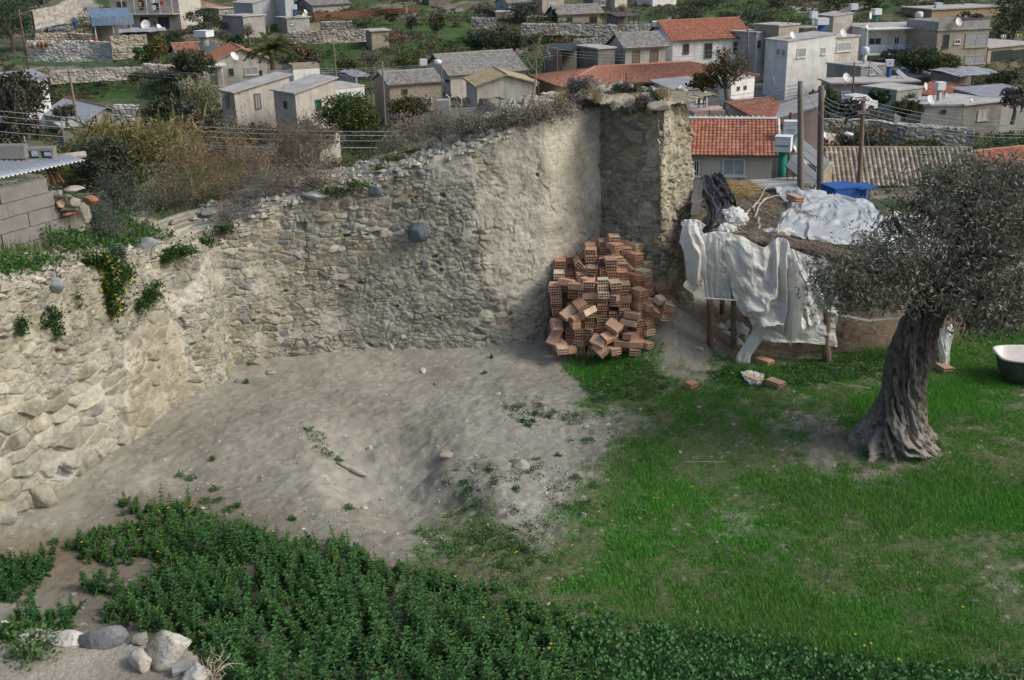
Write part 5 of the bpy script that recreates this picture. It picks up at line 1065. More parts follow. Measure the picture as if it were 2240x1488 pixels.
# rubble on the wall top
n = 4200; vi = WALLV[rng.integers(0, len(WALLV), 60000)]; zt, dd = wall_top_at(vi[:, 0], vi[:, 1]); vi = vi[vi[:, 2] > zt - .10][:4200]; n = len(vi)
sz = .010 + .085 * rng.random(n) ** 3; V = oct_[None] * sz[:, None, None] * rng.uniform(.5, 1.4, (n, 6, 1)) + vi[:, None] + [0, 0, .01]
tag(raw('rubble', V.reshape(-1, 3), (fo[None] + np.arange(n)[:, None, None] * 6).reshape(-1, 3), m_stone, col=np.repeat(gcol(n, rng, (.33, .31, .25), .35, .05), 6, 0)), 'loose rubble and grit strewn on the top of the wall', 'rubble', kind='stuff')
# ---------------------------------------------------------------- plants on the wall and terrace
WT_ALL = np.concatenate([WALLV[::3], TOWV[::3], TVI])
def leafy(name, pts, label, base, lsize, n, cat='plant', fl=None, asp=.6, group=None, up=.3):
    """pts: (u,v,ru,rv) pixel blobs resting on the nearest surface"""
    mb = MB(); tot = sum(a[2] * a[3] for a in pts); Cn = []
    for u, v, ru, rv in pts:
        p = pick(u, v, WT_ALL, 5); k = np.linalg.norm(p - CP) / F; m = max(8, int(n * ru * rv / tot)); g = rng.normal(size=(m, 3)) * .5
        Q = p + np.stack([g[:, 0] * ru * k, -.10 + g[:, 1] * .10, g[:, 2] * rv * k + .03], 1); mb.leaves(Q, lsize, rng, gcol(m, rng, base, .28, .1), asp=asp, up=up, N=np.array([.2, -.5, .2])); Cn.append(p)
        mb.segs(np.repeat((p + [0, -.04, 0])[None], 12, 0), Q[:12], .004, .002, (.10, .13, .05))
        if fl: mb.leaves(Q[:int(m * fl)] + [0, -.03, .01], lsize * .9, rng, gcol(int(m * fl), rng, (.46, .36, .03), .2, .06), asp=1)
    c0 = np.mean(Cn, 0); o = mb.build(name, m_leaf, origin=c0); return tag(o, label, cat, group)
leafy('hanging_plant', [(240, 600, 42, 34), (245, 640, 38, 30), (225, 575, 40, 22), (255, 675, 26, 22), (280, 600, 20, 20)], 'large green plant with yellow leaves hanging over the wall at the left', (.055, .12, .03), .055, 3600, fl=.06)
leafy('hanging_plant', [(330, 650, 28, 24), (345, 640, 20, 12), (312, 672, 20, 18), (352, 625, 14, 8)], 'green plant on the wall face right of the large hanging one', (.05, .12, .03), .045, 1500)
leafy('wall_plant', [(128, 695, 18, 24), (138, 725, 12, 18), (112, 712, 14, 10)], 'upright green plant growing out of the wall face at the left', (.055, .125, .035), .05, 700)
leafy('wall_plant', [(60, 712, 15, 18), (52, 728, 8, 8)], 'small green plant in the wall face nearest the left edge', (.055, .125, .035), .045, 380)
leafy('wall_plant', [(180, 652, 8, 12), (182, 672, 5, 7)], 'tiny green sprout on a stone below the terrace lip', (.055, .125, .035), .035, 120)
leafy('grass_tuft', [(400, 548, 36, 14), (450, 525, 30, 10), (490, 500, 26, 10), (370, 572, 16, 12), (380, 555, 20, 10)], 'long tuft of green grass and weeds in the step of the wall top', (.055, .125, .03), .05, 1700)
leafy('grass_tuft', [(730, 418, 40, 8), (780, 408, 30, 8), (690, 398, 26, 8)], 'green patch of weeds on the wall top right of the tan scrub', (.07, .13, .03), .04, 1300)
leafy('grass_tuft', [(860, 345, 34, 8), (900, 328, 34, 7), (830, 368, 20, 8)], 'yellow-green moss-like weeds on the middle of the wall top', (.11, .125, .035), .035, 1200)
leafy('grass_tuft', [(1080, 262, 60, 5), (1150, 250, 50, 5)], 'thin line of green weeds along the high part of the wall top', (.10, .12, .04), .035, 900)
leafy('wall_plant', [(1350, 196, 9, 7)], 'small bluish green bush at the back of the tower top', (.05, .10, .055), .04, 260); leafy('wall_plant', [(1428, 205, 10, 8), (1436, 214, 8, 6)], 'small bright green bush near the front edge of the tower top', (.055, .12, .055), .04, 320)
leafy('wall_plant', [(1392, 198, 12, 8)], 'green cushion plant in the middle of the tower top', (.09, .12, .04), .04, 260); leafy('wall_plant', [(1395, 236, 12, 5)], 'yellow-green weed hanging below the tower lip', (.10, .12, .04), .035, 200)
def dryshrub(name, u, v, w, h, label, colr, n=70, seed=1, leaf=None, lden=1.0, on=True, y=None, cat='shrub', curl=.7, r0=.004, group=None, depth=4, spread=.8, up=.6, lsize=.03, mat=None):
    """u,v: pixel of the foot; w,h: pixel size"""
    p = (pick(u, v, WT_ALL, 6) if on else (at_y(u, v, y) if y else hitT(u, v))); k = np.linalg.norm(p - CP) / F; R = h * k * 2.0
    A, B, ra, e = twigs(p - [0, 0, .03], R, n, seed, None, r0=r0 * max(1, k * 60), curl=curl, depth=depth, spread=spread, up=up)
    s_ = np.array([w * k / (.95 * R), max(.5, w * k / (1.2 * R)), 1.0]); A = p + (A - p) * s_; B = p + (B - p) * s_; e = p + (e - p) * s_; c = gcol(len(A), rng, colr, .3, .05)
    mb = MB(); mb.segs(A - p, B - p, ra, ra * .75, c, k=3)
    if leaf is None: mb.V; o = mb.build(name, m_bark, origin=(0, 0, 0)); o.location = p; return tag(o, label, cat, group)
    root = empty(name, p, label, cat, group); mb.build('twigs', m_bark, root)
    m = int(len(e) * 3 * lden); j = rng.integers(0, len(A), m); t = rng.random((m, 1)); Q = A[j] * (1 - t) + B[j] * t + rng.normal(size=(m, 3)) * .015; far = rng.integers(0, len(e), m); hf = rng.random(m) < .55; Q[hf] = e[far][hf] + rng.normal(size=(hf.sum(), 3)) * .02
    mb = MB(); mb.leaves(Q - p, lsize * max(1, k * 60), rng, gcol(m, rng, leaf, .3, .06), asp=.6); mb.build('foliage', mat or m_dryleaf, root); return root
TAN, MAU, GRY = (.27, .215, .14), (.235, .205, .175), (.22, .205, .18)
for i, a in enumerate([(440, 430, 190, 130, 'biggest tan dried bush in the scrub on the terrace', TAN, (.30, .235, .14), 60), (505, 425, 150, 135, 'rust-brown dried bush right of the biggest tan one', (.25, .19, .12), (.29, .20, .11), 55), (360, 455, 110, 75, 'low greyish tan bush at the left foot of the tan scrub', MAU, (.28, .24, .18), 40),
                       (560, 400, 90, 70, 'dried brown bush between the tan scrub and the bare round shrub', (.24, .19, .14), (.26, .20, .13), 40), (620, 408, 90, 40, 'low brown bush on the edge of the wall top', MAU, (.27, .22, .16), 40), (700, 402, 90, 42, 'low dry bush with tan seed heads on the wall top', MAU, (.28, .235, .17), 40)]):
    dryshrub('dry_shrub', *a[:4], a[4], a[5], n=a[7], seed=20 + i, leaf=a[6], lden=2.2 if i < 4 else 1.6, curl=.5)
dryshrub('dry_shrub', 575, 430, 130, 70, 'leafless grey tangle of thin stems beside the tan scrub', GRY, n=90, seed=31, curl=.6); dryshrub('dry_shrub', 500, 475, 90, 40, 'low grey twig mass sprawling over the wall rim', GRY, n=60, seed=32, curl=.8)
dryshrub('bare_shrub', 655, 372, 190, 130, 'large rounded leafless shrub with curving brown twigs behind the wall', (.21, .17, .13), n=150, seed=33, curl=.85, depth=5, r0=.006)
dryshrub('bare_shrub', 470, 330, 60, 30, 'small leafless shrub behind the tan scrub', (.2, .17, .13), n=40, seed=36)
dryshrub('grey_shrub', 218, 520, 120, 82, 'blue-grey shrub with dead stems in front of the block hut', (.19, .19, .165), n=70, seed=34, leaf=(.10, .125, .11), lden=2.0, lsize=.028, mat=m_leaf)
dryshrub('grey_shrub', 268, 478, 110, 80, 'dense grey-green shrub between the block hut and the tan scrub', (.13, .13, .10), n=60, seed=35, leaf=(.075, .105, .08), lden=4.0, mat=m_leaf)
dryshrub('grey_shrub', 255, 560, 30, 20, 'small blue-grey tuft at the wall rim', (.15, .15, .13), n=30, seed=37, leaf=(.08, .10, .085), lden=2.5, mat=m_leaf)
for i, (u, v, w, h) in enumerate([(905, 305, 80, 52), (965, 300, 90, 58), (1020, 292, 80, 48), (1075, 280, 90, 42), (1130, 268, 80, 38), (1180, 258, 70, 34), (1235, 246, 70, 34), (870, 325, 60, 32), (1275, 232, 50, 28)]):
    dryshrub('dry_shrub', u, v, w, h, ['dry mauve-grey bush, leftmost but one of the row on the wall top', 'tallest dry grey bush of the row on the wall top', 'dry grey bush right of the tallest one on the wall top', 'dry grey bush in the middle of the row on the wall top', 'dry grey bush at the foot of the tall fennel stalk', 'low grey bush between the fennel stalk and the straw tuft', 'low mauve bush under the straw tuft', 'small dry bush at the lower left end of the row', 'small mauve bush next to the tower'][i],
             MAU, n=55, seed=40 + i, leaf=(.27, .24, .19), lden=1.5, group='dry bushes along the wall top', curl=.5)
dryshrub('grey_shrub', 1268, 198, 60, 30, 'rounded grey shrub at the back of the wall top before the long red roof', (.17, .17, .15), n=60, seed=52, leaf=(.12, .135, .12), lden=3.0, mat=m_leaf); dryshrub('grey_shrub', 1402, 226, 34, 20, 'purplish low shrub on the tower top', (.18, .15, .14), n=40, seed=53, leaf=(.17, .145, .14), lden=2); dryshrub('grey_shrub', 1370, 200, 26, 16, 'purplish tuft beside the cushion plant on the tower', (.18, .15, .14), n=30, seed=54, leaf=(.17, .145, .14), lden=2)
def strawtuft(u, v, w, h, label, seed):
    p = pick(u, v, WT_ALL, 6); k = np.linalg.norm(p - CP) / F; n = 260; P = p + rng.normal(size=(n, 3)) * [w * k * .22, .06, .0]; V, f, c = blade_mesh(P, h * k * rng.uniform(.4, 1.15, n), .009, gcol(n, rng, (.34, .28, .16), .25, .05), rng, .5); return tag(raw('straw_tuft', V, f, m_dryleaf, col=c), label, 'grass tuft')
strawtuft(1226, 240, 22, 58, 'tall tuft of dead straw standing on the wall top', 1); strawtuft(1300, 224, 18, 34, 'dead straw tuft between the wall top and the tower', 2); strawtuft(1452, 208, 30, 28, 'golden straw tuft at the right front of the tower top', 3); strawtuft(240, 470, 40, 30, 'pale dead stalks in front of the block hut', 4)
# tall dry fennel stalk
p = pick(1152, 236, WT_ALL, 6); tp = at_y(1172, 130, p[1] + .1); k = np.linalg.norm(p - CP) / F; mb = MB(); Q = np.linspace(0, 1, 8)[:, None] * (tp - p); Q[:, 0] += .05 * np.sin(np.linspace(0, 3, 8)); mb.tube(Q, np.linspace(.022, .014, 8), 6, (.30, .22, .14)); top = Q[-1]
for (a, b, c_) in [((1172, 130), (1190, 112), (1196, 104)), ((1172, 130), (1168, 112), (1172, 98)), ((1165, 150), (1152, 128), (1160, 122)), ((1172, 130), (1184, 122), (1200, 116)), ((1170, 135), (1180, 108), (1178, 95)), ((1167, 152), (1185, 140), (1190, 125))]:
    L = np.array([at_y(*a, p[1] + .1), at_y(*b, p[1] + .05), at_y(*c_, p[1])]) - p; mb.tube(L, [.010, .007, .004], 4, (.36, .30, .22))
    for q in range(9): mb.tube([L[2], L[2] + rng.normal(size=3) * .10], .003, 3, (.33, .27, .18))
o = mb.build('fennel_stalk', m_bark, origin=(0, 0, 0)); o.location = p; tag(o, 'tall dead fennel stalk with forked top rising from the wall top', 'plant')
for i, (u, v, w, h, cl_, lab) in enumerate([(310, 538, 60, 26, (.24, .26, .27), 'bluish grey stone set in the wall top under the grass tuft'), (350, 505, 60, 22, (.30, .28, .22), 'flat brown stone on the wall top left of the grass step'), (420, 478, 70, 22, (.29, .27, .215), 'long flat tan stone on the rear edge of the wall top'), (462, 462, 50, 16, (.27, .26, .22), 'grey flat stone next to the long tan one on the wall top'), (385, 515, 40, 18, (.36, .34, .28), 'pale lump of mortar on the wall top'), (455, 497, 60, 14, (.34, .33, .29), 'thin pale slab overhanging the wall face'), (330, 490, 50, 16, (.31, .27, .2), 'tan stone at the back of the wall top near the grey shrub'),
    (125, 628, 50, 34, (.26, .28, .30), 'bluish block at the rim of the wall at the left'), (500, 470, 46, 18, (.26, .25, .2), 'olive grey stone in the corner of the wall top'), (690, 432, 60, 14, (.40, .40, .38), 'whitish flat stones on the wall edge right of the corner'), (822, 422, 34, 24, (.17, .19, .21), 'dark blue-grey stone in the wall edge'), (920, 385, 26, 14, (.25, .26, .26), 'grey stone at the rim below the dry bushes'), (1440, 232, 60, 22, (.29, .27, .22), 'big flat stone at the top corner of the tower'), (1345, 238, 44, 22, (.26, .26, .23), 'grey slab at the tower rim left of the front corner'), (1180, 240, 40, 18, (.33, .32, .27), 'pale stone among the bushes on the high wall top'), (1120, 262, 40, 12, (.36, .35, .3), 'flat pale stone on the wall rim below the fennel stalk')]):
    q = pick(u, v, WT_ALL, 5); k = np.linalg.norm(q - CP) / F; rock('wall_top_stone', q + [0, .03, 0], (w * k, w * k * .7, h * k * 1.2), 400 + i, cl_, lab, rot=.3 * i, sink=.35, res=16, rough=.08)
# ---------------------------------------------------------------- block hut on the terrace
m_block = material('concrete_block', (.215, .21, .195), var=.18, scale=5, rough=.95, bump=.8, bscale=60, dist=.012, c2=(.15, .145, .13), c2scale=2, spec=.1)
m_zinc = material('corrugated_zinc', (.42, .46, .50), var=.12, scale=3, rough=.45, bump=.1, metal=.35, c2=(.30, .27, .24), c2scale=1.4, c2amt=.5, spec=.4)
hy = 15.6
def hp(u, v, y): return at_y(u, v, y)
hA, hB = hp(-170, 470, 13.8), hp(112, 425, hy); HB = np.array([hB[0], hB[1], float(Tz(hB[0], hB[1]))])
hut = empty('block_hut', HB, 'low hut of grey concrete blocks with a corrugated metal roof at the left edge', 'hut')
e = (hA - hB); e[2] = 0; wl = np.linalg.norm(e); e /= wl; nrm = np.array([-e[1], e[0], 0.]); nrm = nrm if nrm[1] < 0 else -nrm; rot = np.array([-e, -nrm, [0, 0, 1]]).T; mb = MB()
ztop = hp(85, 386, hy)[2]
courses = int(math.ceil((ztop - HB[2] + .25) / .205))
for c in range(courses):
    z = ztop - HB[2] - .1 - c * .205; off = (c % 2) * .2 + .05
    x0 = (.12 if c == 0 else -.10 - .12 * c)
    k = 0
    while x0 + k * .41 < wl:
        xx = x0 + k * .41 + off * (c > 0) + .2; mb.box(e * xx + [0, 0, z] + nrm * RNG.uniform(-.012, .012), (.40, .2, .195), rot @ rotz(RNG.normal() * .01), (1, 1, 1)); k += 1
mb.build('wall', m_block, hut)
mb = MB(); n = 90; s_ = np.linspace(0, 1, n); R0, R1, R2, R3 = hp(-190, 400, 12.4), hp(0, 388, 13.9), hp(182, 352, 14.9), hp(70, 318, 16.4)
a = hp(-60, 402, 14.5); b = hp(186, 350, 16.1); c_ = hp(-170, 322, 16.4); d_ = hp(70, 326, 18.0)
rows = []
for t in np.linspace(0, 1, 10): P = (a * (1 - s_)[:, None] + b * s_[:, None]) * (1 - t) + (c_ * (1 - s_)[:, None] + d_ * s_[:, None]) * t; P[:, 2] += .016 * np.sin(s_ * 2 * math.pi * 26) + .02 * np.sin(t * 5); rows.append(P)
mb.grid(np.array(rows) - HB); o = mb.build('metal_roof', m_zinc, hut, smooth=True); sm = o.modifiers.new('thickness', 'SOLIDIFY'); sm.thickness = .006
mb = MB(); q0 = hp(104, 358, 14.9) - HB; q1 = hp(140, 400, 14.6) - HB
for (x0, v0, x1, v1) in ((112, 362, 140, 400), (100, 372, 122, 405), (112, 362, 104, 402), (98, 360, 120, 400)): mb.tube([hp(x0, v0, 16.0) - HB, hp(x1, v1, 15.8) - HB], .012, 5)
mb.build('roof_truss', m_rust, hut)
def hblock(c, rot, label, L=.40, hollow=True):
    mb = MB(); H_, D = .19, .2; t = .035
    if hollow:
        for x in (-L / 2 + t / 2, 0, L / 2 - t / 2): mb.box((x, 0, H_ / 2), (t, D, H_ - 2 * t + .004))
        mb.box((0, 0, t / 2), (L, D, t)); mb.box((0, 0, H_ - t / 2), (L + .012, D + .012, t))
    else: mb.box((0, 0, H_ / 2), (L, D, H_))
    o = mb.build('concrete_block', m_block, origin=(0, 0, 0)); o.location = c; o.rotation_euler = rot; return tag(o, label, 'block')
hblock(hp(92, 350, 16.3), (0.03, .02, .12), 'hollow grey block with two openings lying on the metal roof'); hblock(hp(20, 345, 16.1), (0, .03, .10), 'solid-sided grey block on the metal roof left of the hollow one', L=.52, hollow=False)
mb = MB(); mb.tube([hp(125, 347, 16.6), hp(188, 337, 16.8)], [.07, .05], 9, (.36, .33, .28)); tag(mb.build('timber_log', m_bark, smooth=True), 'bleached timber pole end sticking out behind the hollow block', 'log')
for i, (u, v, w, h, cl_, lab) in enumerate([(160, 412, 56, 18, (.36, .34, .29), 'flat pale slab on top of the broken wall end beside the hut'), (200, 434, 36, 24, (.30, .14, .085), 'orange broken brick at the end of the hut wall'), (135, 442, 30, 28, (.36, .25, .15), 'tan broken brick in the hut wall end'), (165, 440, 40, 30, (.30, .28, .235), 'grey rubble lump in the broken wall end'), (130, 422, 34, 18, (.31, .29, .25), 'grey rubble on the broken wall end'), (150, 466, 36, 12, (.36, .19, .11), 'orange brick piece at the foot of the broken wall end'), (150, 455, 50, 14, (.28, .26, .22), 'flat rubble stone under the tan brick')]):
    q = hp(u, v + h * .5, 15.6); k = np.linalg.norm(q - CP) / F; rock('rubble_stone', q, (w * k * .85, .24, h * k * .8), 80 + i, cl_, lab, rot=.1, sink=.0)
mb = MB(); q = hp(150, 470, 15.75); V, f = rock_mesh((.75, .5, .9), 300, cuts=18, rough=.18); mb.add(V + q + [0, .1, -.05], f, (.26, .24, .2)); tag(mb.build('rubble_wall_end', m_stone), 'crumbling rubble core at the end of the hut wall', 'wall')
# ================================================================ village houses
def mm(name, base, **k): k.setdefault('var', .12); k.setdefault('scale', 1.2); k.setdefault('bump', .25); k.setdefault('bscale', 12); k.setdefault('dist', .02); k.setdefault('spec', .15); return material(name, base, **k)
MW = dict(white=mm('white_render', (.72, .72, .70), streak=.2, c2=(.48, .47, .43), c2scale=.8, c2amt=.5), cream=mm('cream_render', (.50, .47, .41), streak=.3, c2=(.36, .33, .28), c2scale=.9, c2amt=.6),
          grey=mm('grey_render', (.33, .325, .30), streak=.3, c2=(.24, .23, .21), c2scale=.9, c2amt=.6), tan=mm('tan_render', (.36, .32, .26), streak=.3, c2=(.27, .235, .19), c2scale=.9, c2amt=.6),
          dark=mm('dark_render', (.20, .19, .17), streak=.3, c2=(.13, .125, .11), c2scale=.9, c2amt=.6), pink=mm('pink_render', (.50, .36, .31), streak=.3, c2=(.42, .31, .27), c2scale=.8, c2amt=.5),
          ochre=mm('ochre_stone', (.36, .27, .16), var=.3, scale=4, streak=.4, c2=(.26, .23, .18), c2scale=2, bump=.8, bscale=6), stone=mm('stone_masonry', (.34, .29, .22), var=.35, scale=5, c2=(.22, .20, .17), c2scale=3, bump=1, bscale=5, dist=.05),
          bluegrey=mm('bluegrey_render', (.36, .38, .40), streak=.3), mud=mm('mud_brick', (.33, .30, .235), streak=.3, var=.25, scale=3))
m_tile = material('roof_tile', (.5, .5, .5), var=.2, scale=2.5, rough=.9, bump=.2, bscale=20, attr=True, spec=.1)
m_conc = mm('concrete_slab', (.42, .41, .385), streak=.0, c2=(.28, .27, .25), c2scale=.7, c2amt=.6, var=.2)
m_glass = material('window_glass', (.035, .045, .05), var=.2, scale=2, rough=.2, bump=0, spec=.6)
m_curt = material('curtained_glass', (.30, .32, .33), var=.25, scale=3, rough=.4, bump=0)
m_frame = dict(w=mm('white_frame', (.6, .6, .58)), b=mm('brown_frame', (.20, .14, .10)), g=mm('green_frame', (.06, .16, .13)), l=mm('blue_frame', (.30, .42, .52)), d=mm('dark_frame', (.10, .09, .08)), t=mm('tan_frame', (.38, .33, .26)))
m_metal = material('grey_metal', (.36, .38, .40), var=.15, scale=2, rough=.5, bump=.1, metal=.3, c2=(.26, .24, .22), c2scale=1, c2amt=.5)
m_bluem = material('blue_sheet_metal', (.10, .17, .26), var=.25, scale=2, rough=.5, bump=.1, c2=(.22, .26, .28), c2scale=1)
m_rustm = material('rusted_sheet', (.16, .07, .045), var=.35, scale=3, rough=.8, bump=.2)
def tiles(P00, P10, P11, P01, pal_, pitch=.22, row=.30, amp=.045, rng_=None, cap=700):
    """P00,P10 eave ends, P01,P11 ridge ends; a sheet of barrel tiles"""
    P00, P10, P11, P01 = [np.asarray(p, float) for p in (P00, P10, P11, P01)]
    w = max(np.linalg.norm(P10 - P00), np.linalg.norm(P11 - P01)); l = (np.linalg.norm(P01 - P00) + np.linalg.norm(P11 - P10)) / 2
    nc = max(2, int(w / pitch)); nr = max(2, int(l / row)); per = 4 if nc * 4 <= cap else 3
    a = np.linspace(0, 1, nc * per + 1); N_ = np.cross(P10 - P00, P01 - P00); N_ /= np.linalg.norm(N_) + 1e-9
    if N_[2] < 0: N_ = -N_
    rows = []; cols = []; base = pal(rng.random((nr, nc + 1)), pal_) * rng.uniform(.82, 1.15, (nr, nc + 1, 1))
    for r in range(nr):
        for e in (0.0, 1.0):
            t = (r + e) / nr; L = P00 * (1 - t) + P01 * t; R = P10 * (1 - t) + P11 * t
            q = L[None] * (1 - a)[:, None] + R[None] * a[:, None]
            h = amp * np.abs(np.sin(a * nc * math.pi)) + (.022 if e == 0 else 0.0)
            rows.append(q + N_ * h[:, None]); cols.append(base[r][np.clip((a * nc).astype(int), 0, nc)])
    return np.array(rows), np.array(cols)
PT = dict(red=[(.34, .14, .085), (.38, .16, .10), (.31, .13, .085), (.36, .18, .12), (.28, .13, .095)], oldred=[(.30, .12, .08), (.33, .15, .10), (.27, .125, .09), (.30, .19, .14), (.25, .14, .11)],
          old=[(.30, .27, .21), (.36, .32, .25), (.23, .20, .165), (.27, .22, .16), (.34, .30, .25), (.20, .185, .165)], gold=[(.36, .29, .17), (.40, .33, .21), (.30, .25, .17), (.33, .27, .18)], grey=[(.25, .245, .225), (.31, .30, .275), (.20, .195, .18), (.28, .27, .24)])
def L3(o, ex, ey, p): return np.asarray(ex) * p[0] + np.asarray(ey) * p[1] + np.array([0, 0, 1.]) * p[2]
def window(root, o, f_ex, f_n, x0, x1, z0, z1, kind, name='window'):
    """on a face with origin o (root space), along f_ex, outward f_n"""
    fr = m_frame.get(kind[0], m_frame['w']); w, h = x1 - x0, z1 - z0; c = o + f_ex * (x0 + w / 2) + np.array([0, 0, z0 + h / 2]); R = np.array([f_ex, f_n, [0, 0, 1]]).T
    t = min(.09, w * .16); mb = MB()
    for dx in (-w / 2 + t / 2, w / 2 - t / 2): mb.box(c + f_ex * dx + f_n * .03, (t, .10, h), R)
    for dz in (-h / 2 + t / 2, h / 2 - t / 2): mb.box(c + np.array([0, 0, dz]) + f_n * .03, (w - 2 * t, .10, t), R)
    if kind[-1] != 'o': mb.box(c + f_n * .03, (t * .6, .08, h - 2 * t), R)
    if kind[0] in 'wt' and name == 'window': mb.box(c + np.array([0, 0, -h / 2 - .04]) + f_n * .07, (w + .2, .16, .07), R)
    fo_ = mb.build(name, fr, root); pm = {'g': m_glass, 'c': m_curt, 's': fr, 'o': m_glass}[kind[1] if len(kind) > 1 else 'g']
    mb = MB(); mb.box(c + f_n * .022, (w - 2 * t, .04, h - 2 * t), R); mb.build('pane' if name == 'window' else 'panel', pm, fo_); return fo_
HOUSES = {}
def house(name, label, cat, uL, YL, uR, YR, vt, hgt, depth, wall='grey', roof=('flat',), wins=(), side=(), extra=None, group=None, vr=None):
    PL = at_y(uL, vt, YL); zt = PL[2]
    if vr is not None: YR = float(at_z(uR, vr, zt)[1])
    xr = solve_x(uR, YR, zt); PR = np.array([xr, YR, zt])
    ex = (PR - PL); ex[2] = 0; w = np.linalg.norm(ex); ex /= w; ey = np.array([-ex[1], ex[0], 0.]); ey = ey if ey[1] > 0 else -ey
    zb = zt - hgt; base = np.array([PL[0], PL[1], zb]); ctr = base + ex * w / 2 + ey * depth / 2
    root = empty(name, ctr, label, cat, group); o = base - ctr; Rm = np.array([ex, ey, [0, 0, 1]]).T
    mb = MB(); c0 = o + ex * w / 2 + ey * depth / 2
    mb.box(c0 + [0, 0, hgt / 2 - .75], (w, depth, hgt + 1.5), Rm)
    kind = roof[0]; rz = hgt; q = lambda x, y, z: o + ex * x + ey * y + np.array([0, 0, z])
    if kind in ('gx', 'gy', 'mono', 'monoR'):
        rise = roof[1]
        if kind == 'gx': tri = [(0, 0), (0, depth), (0, depth / 2)]; A = [q(0, 0, rz), q(0, depth, rz), q(0, depth / 2, rz + rise), q(w, 0, rz), q(w, depth, rz), q(w, depth / 2, rz + rise)]
        elif kind == 'gy': A = [q(0, 0, rz), q(w, 0, rz), q(w / 2, 0, rz + rise), q(0, depth, rz), q(w, depth, rz), q(w / 2, depth, rz + rise)]
        elif kind == 'mono': A = [q(0, 0, rz), q(0, depth, rz), q(0, depth, rz + rise), q(w, 0, rz), q(w, depth, rz), q(w, depth, rz + rise)]
        else: A = [q(0, 0, rz), q(w, 0, rz), q(w, 0, rz + rise), q(0, depth, rz), q(w, depth, rz), q(w, depth, rz + rise)]
        mb.add(A, [np.array([[0, 1, 2], [5, 4, 3]]), np.array([[0, 3, 4, 1], [1, 4, 5, 2], [2, 5, 3, 0]])])
    mb.build('wall', MW[wall], root)
    if kind == 'flat':
        ov = roof[1] if len(roof) > 1 else .12; mb = MB(); mb.box(c0 + [0, 0, hgt + .08], (w + 2 * ov, depth + 2 * ov, .16), Rm)
        if len(roof) > 2:
            ph = roof[2]
            for (cx_, cy_, sx, sy) in ((w / 2, .075, w, .15), (w / 2, depth - .075, w, .15), (.075, depth / 2, .15, depth - .3), (w - .075, depth / 2, .15, depth - .3)): mb.box(q(cx_, cy_, hgt + .16 + ph / 2), (sx, sy, ph), Rm)
        mb.build('roof', MW[roof[3]] if len(roof) > 3 else m_conc, root)
    elif kind in ('gx', 'gy', 'hip'):
        rise, ov, pl_ = roof[1], roof[2] if len(roof) > 2 else .3, roof[3] if len(roof) > 3 else 'red'; mb = MB()
        def slab(a, b, c, d): 
            G, Cc_ = tiles(a, b, c, d, PT[pl_], **(dict(pitch=.30, row=.34, amp=.12, cap=9999) if pl_ == 'old' else {})) if pl_ in PT else (np.array([[a, b], [d, c]]), np.full((2, 2, 3), .34) * [1, 1.06, 1.14])
            mb.grid(G, Cc_ if Cc_ is not None else (1, 1, 1)); G2 = np.array([[a, b], [d, c]]) - [0, 0, .10]; mb.grid(G2, (.12, .09, .07)); mb.add([a, b, b - [0, 0, .1], a - [0, 0, .1]], np.array([[0, 1, 2, 3]]), (.16, .12, .09))
            mb.add([b, c, c - [0, 0, .1], b - [0, 0, .1]], np.array([[0, 1, 2, 3]]), (.3, .27, .23)); mb.add([a, d, d - [0, 0, .1], a - [0, 0, .1]], np.array([[0, 1, 2, 3]]), (.3, .27, .23))
        if kind == 'gx':
            s = rise / (depth / 2); z0 = rz - ov * s + .06; zr = rz + rise + .06
            slab(q(-ov, -ov, z0), q(w + ov, -ov, z0), q(w + ov, depth / 2, zr), q(-ov, depth / 2, zr)); slab(q(w + ov, depth + ov, z0), q(-ov, depth + ov, z0), q(-ov, depth / 2, zr), q(w + ov, depth / 2, zr))
            mb.tube([q(-ov, depth / 2, zr + .03), q(w + ov, depth / 2, zr + .03)], .10, 8, PT.get(pl_, PT['red'])[3])
        elif kind == 'gy':
            s = rise / (w / 2); z0 = rz - ov * s + .06; zr = rz + rise + .06
            slab(q(-ov, depth + ov, z0), q(-ov, -ov, z0), q(w / 2, -ov, zr), q(w / 2, depth + ov, zr)); slab(q(w + ov, -ov, z0), q(w + ov, depth + ov, z0), q(w / 2, depth + ov, zr), q(w / 2, -ov, zr))
            mb.tube([q(w / 2, -ov, zr + .03), q(w / 2, depth + ov, zr + .03)], .10, 8, PT.get(pl_, PT['red'])[3])
        else:
            z0 = rz - .1; zr = rz + rise; h_ = depth / 2
            slab(q(-ov, -ov, z0), q(w + ov, -ov, z0), q(w - h_, h_, zr), q(h_, h_, zr)); slab(q(w + ov, depth + ov, z0), q(-ov, depth + ov, z0), q(h_, h_, zr), q(w - h_, h_, zr))
            slab(q(-ov, depth + ov, z0), q(-ov, -ov, z0), q(h_, h_, zr), q(h_, h_, zr) + [1e-3, 0, 0]); slab(q(w + ov, -ov, z0), q(w + ov, depth + ov, z0), q(w - h_, h_, zr), q(w - h_, h_, zr) + [1e-3, 0, 0])
            for a, b in ((q(-ov, -ov, z0 + .05), q(h_, h_, zr + .05)), (q(h_, h_, zr + .05), q(w - h_, h_, zr + .05)), (q(w - h_, h_, zr + .05), q(w + ov, -ov, z0 + .05))): mb.tube([a, b], .11, 7, PT['red'][3])
        mb.build('roof', m_tile, root)
    elif kind in ('mono', 'monoR'):
        rise, ov = roof[1], roof[2] if len(roof) > 2 else .15; mb = MB(); rm = roof[3] if len(roof) > 3 else 'conc'
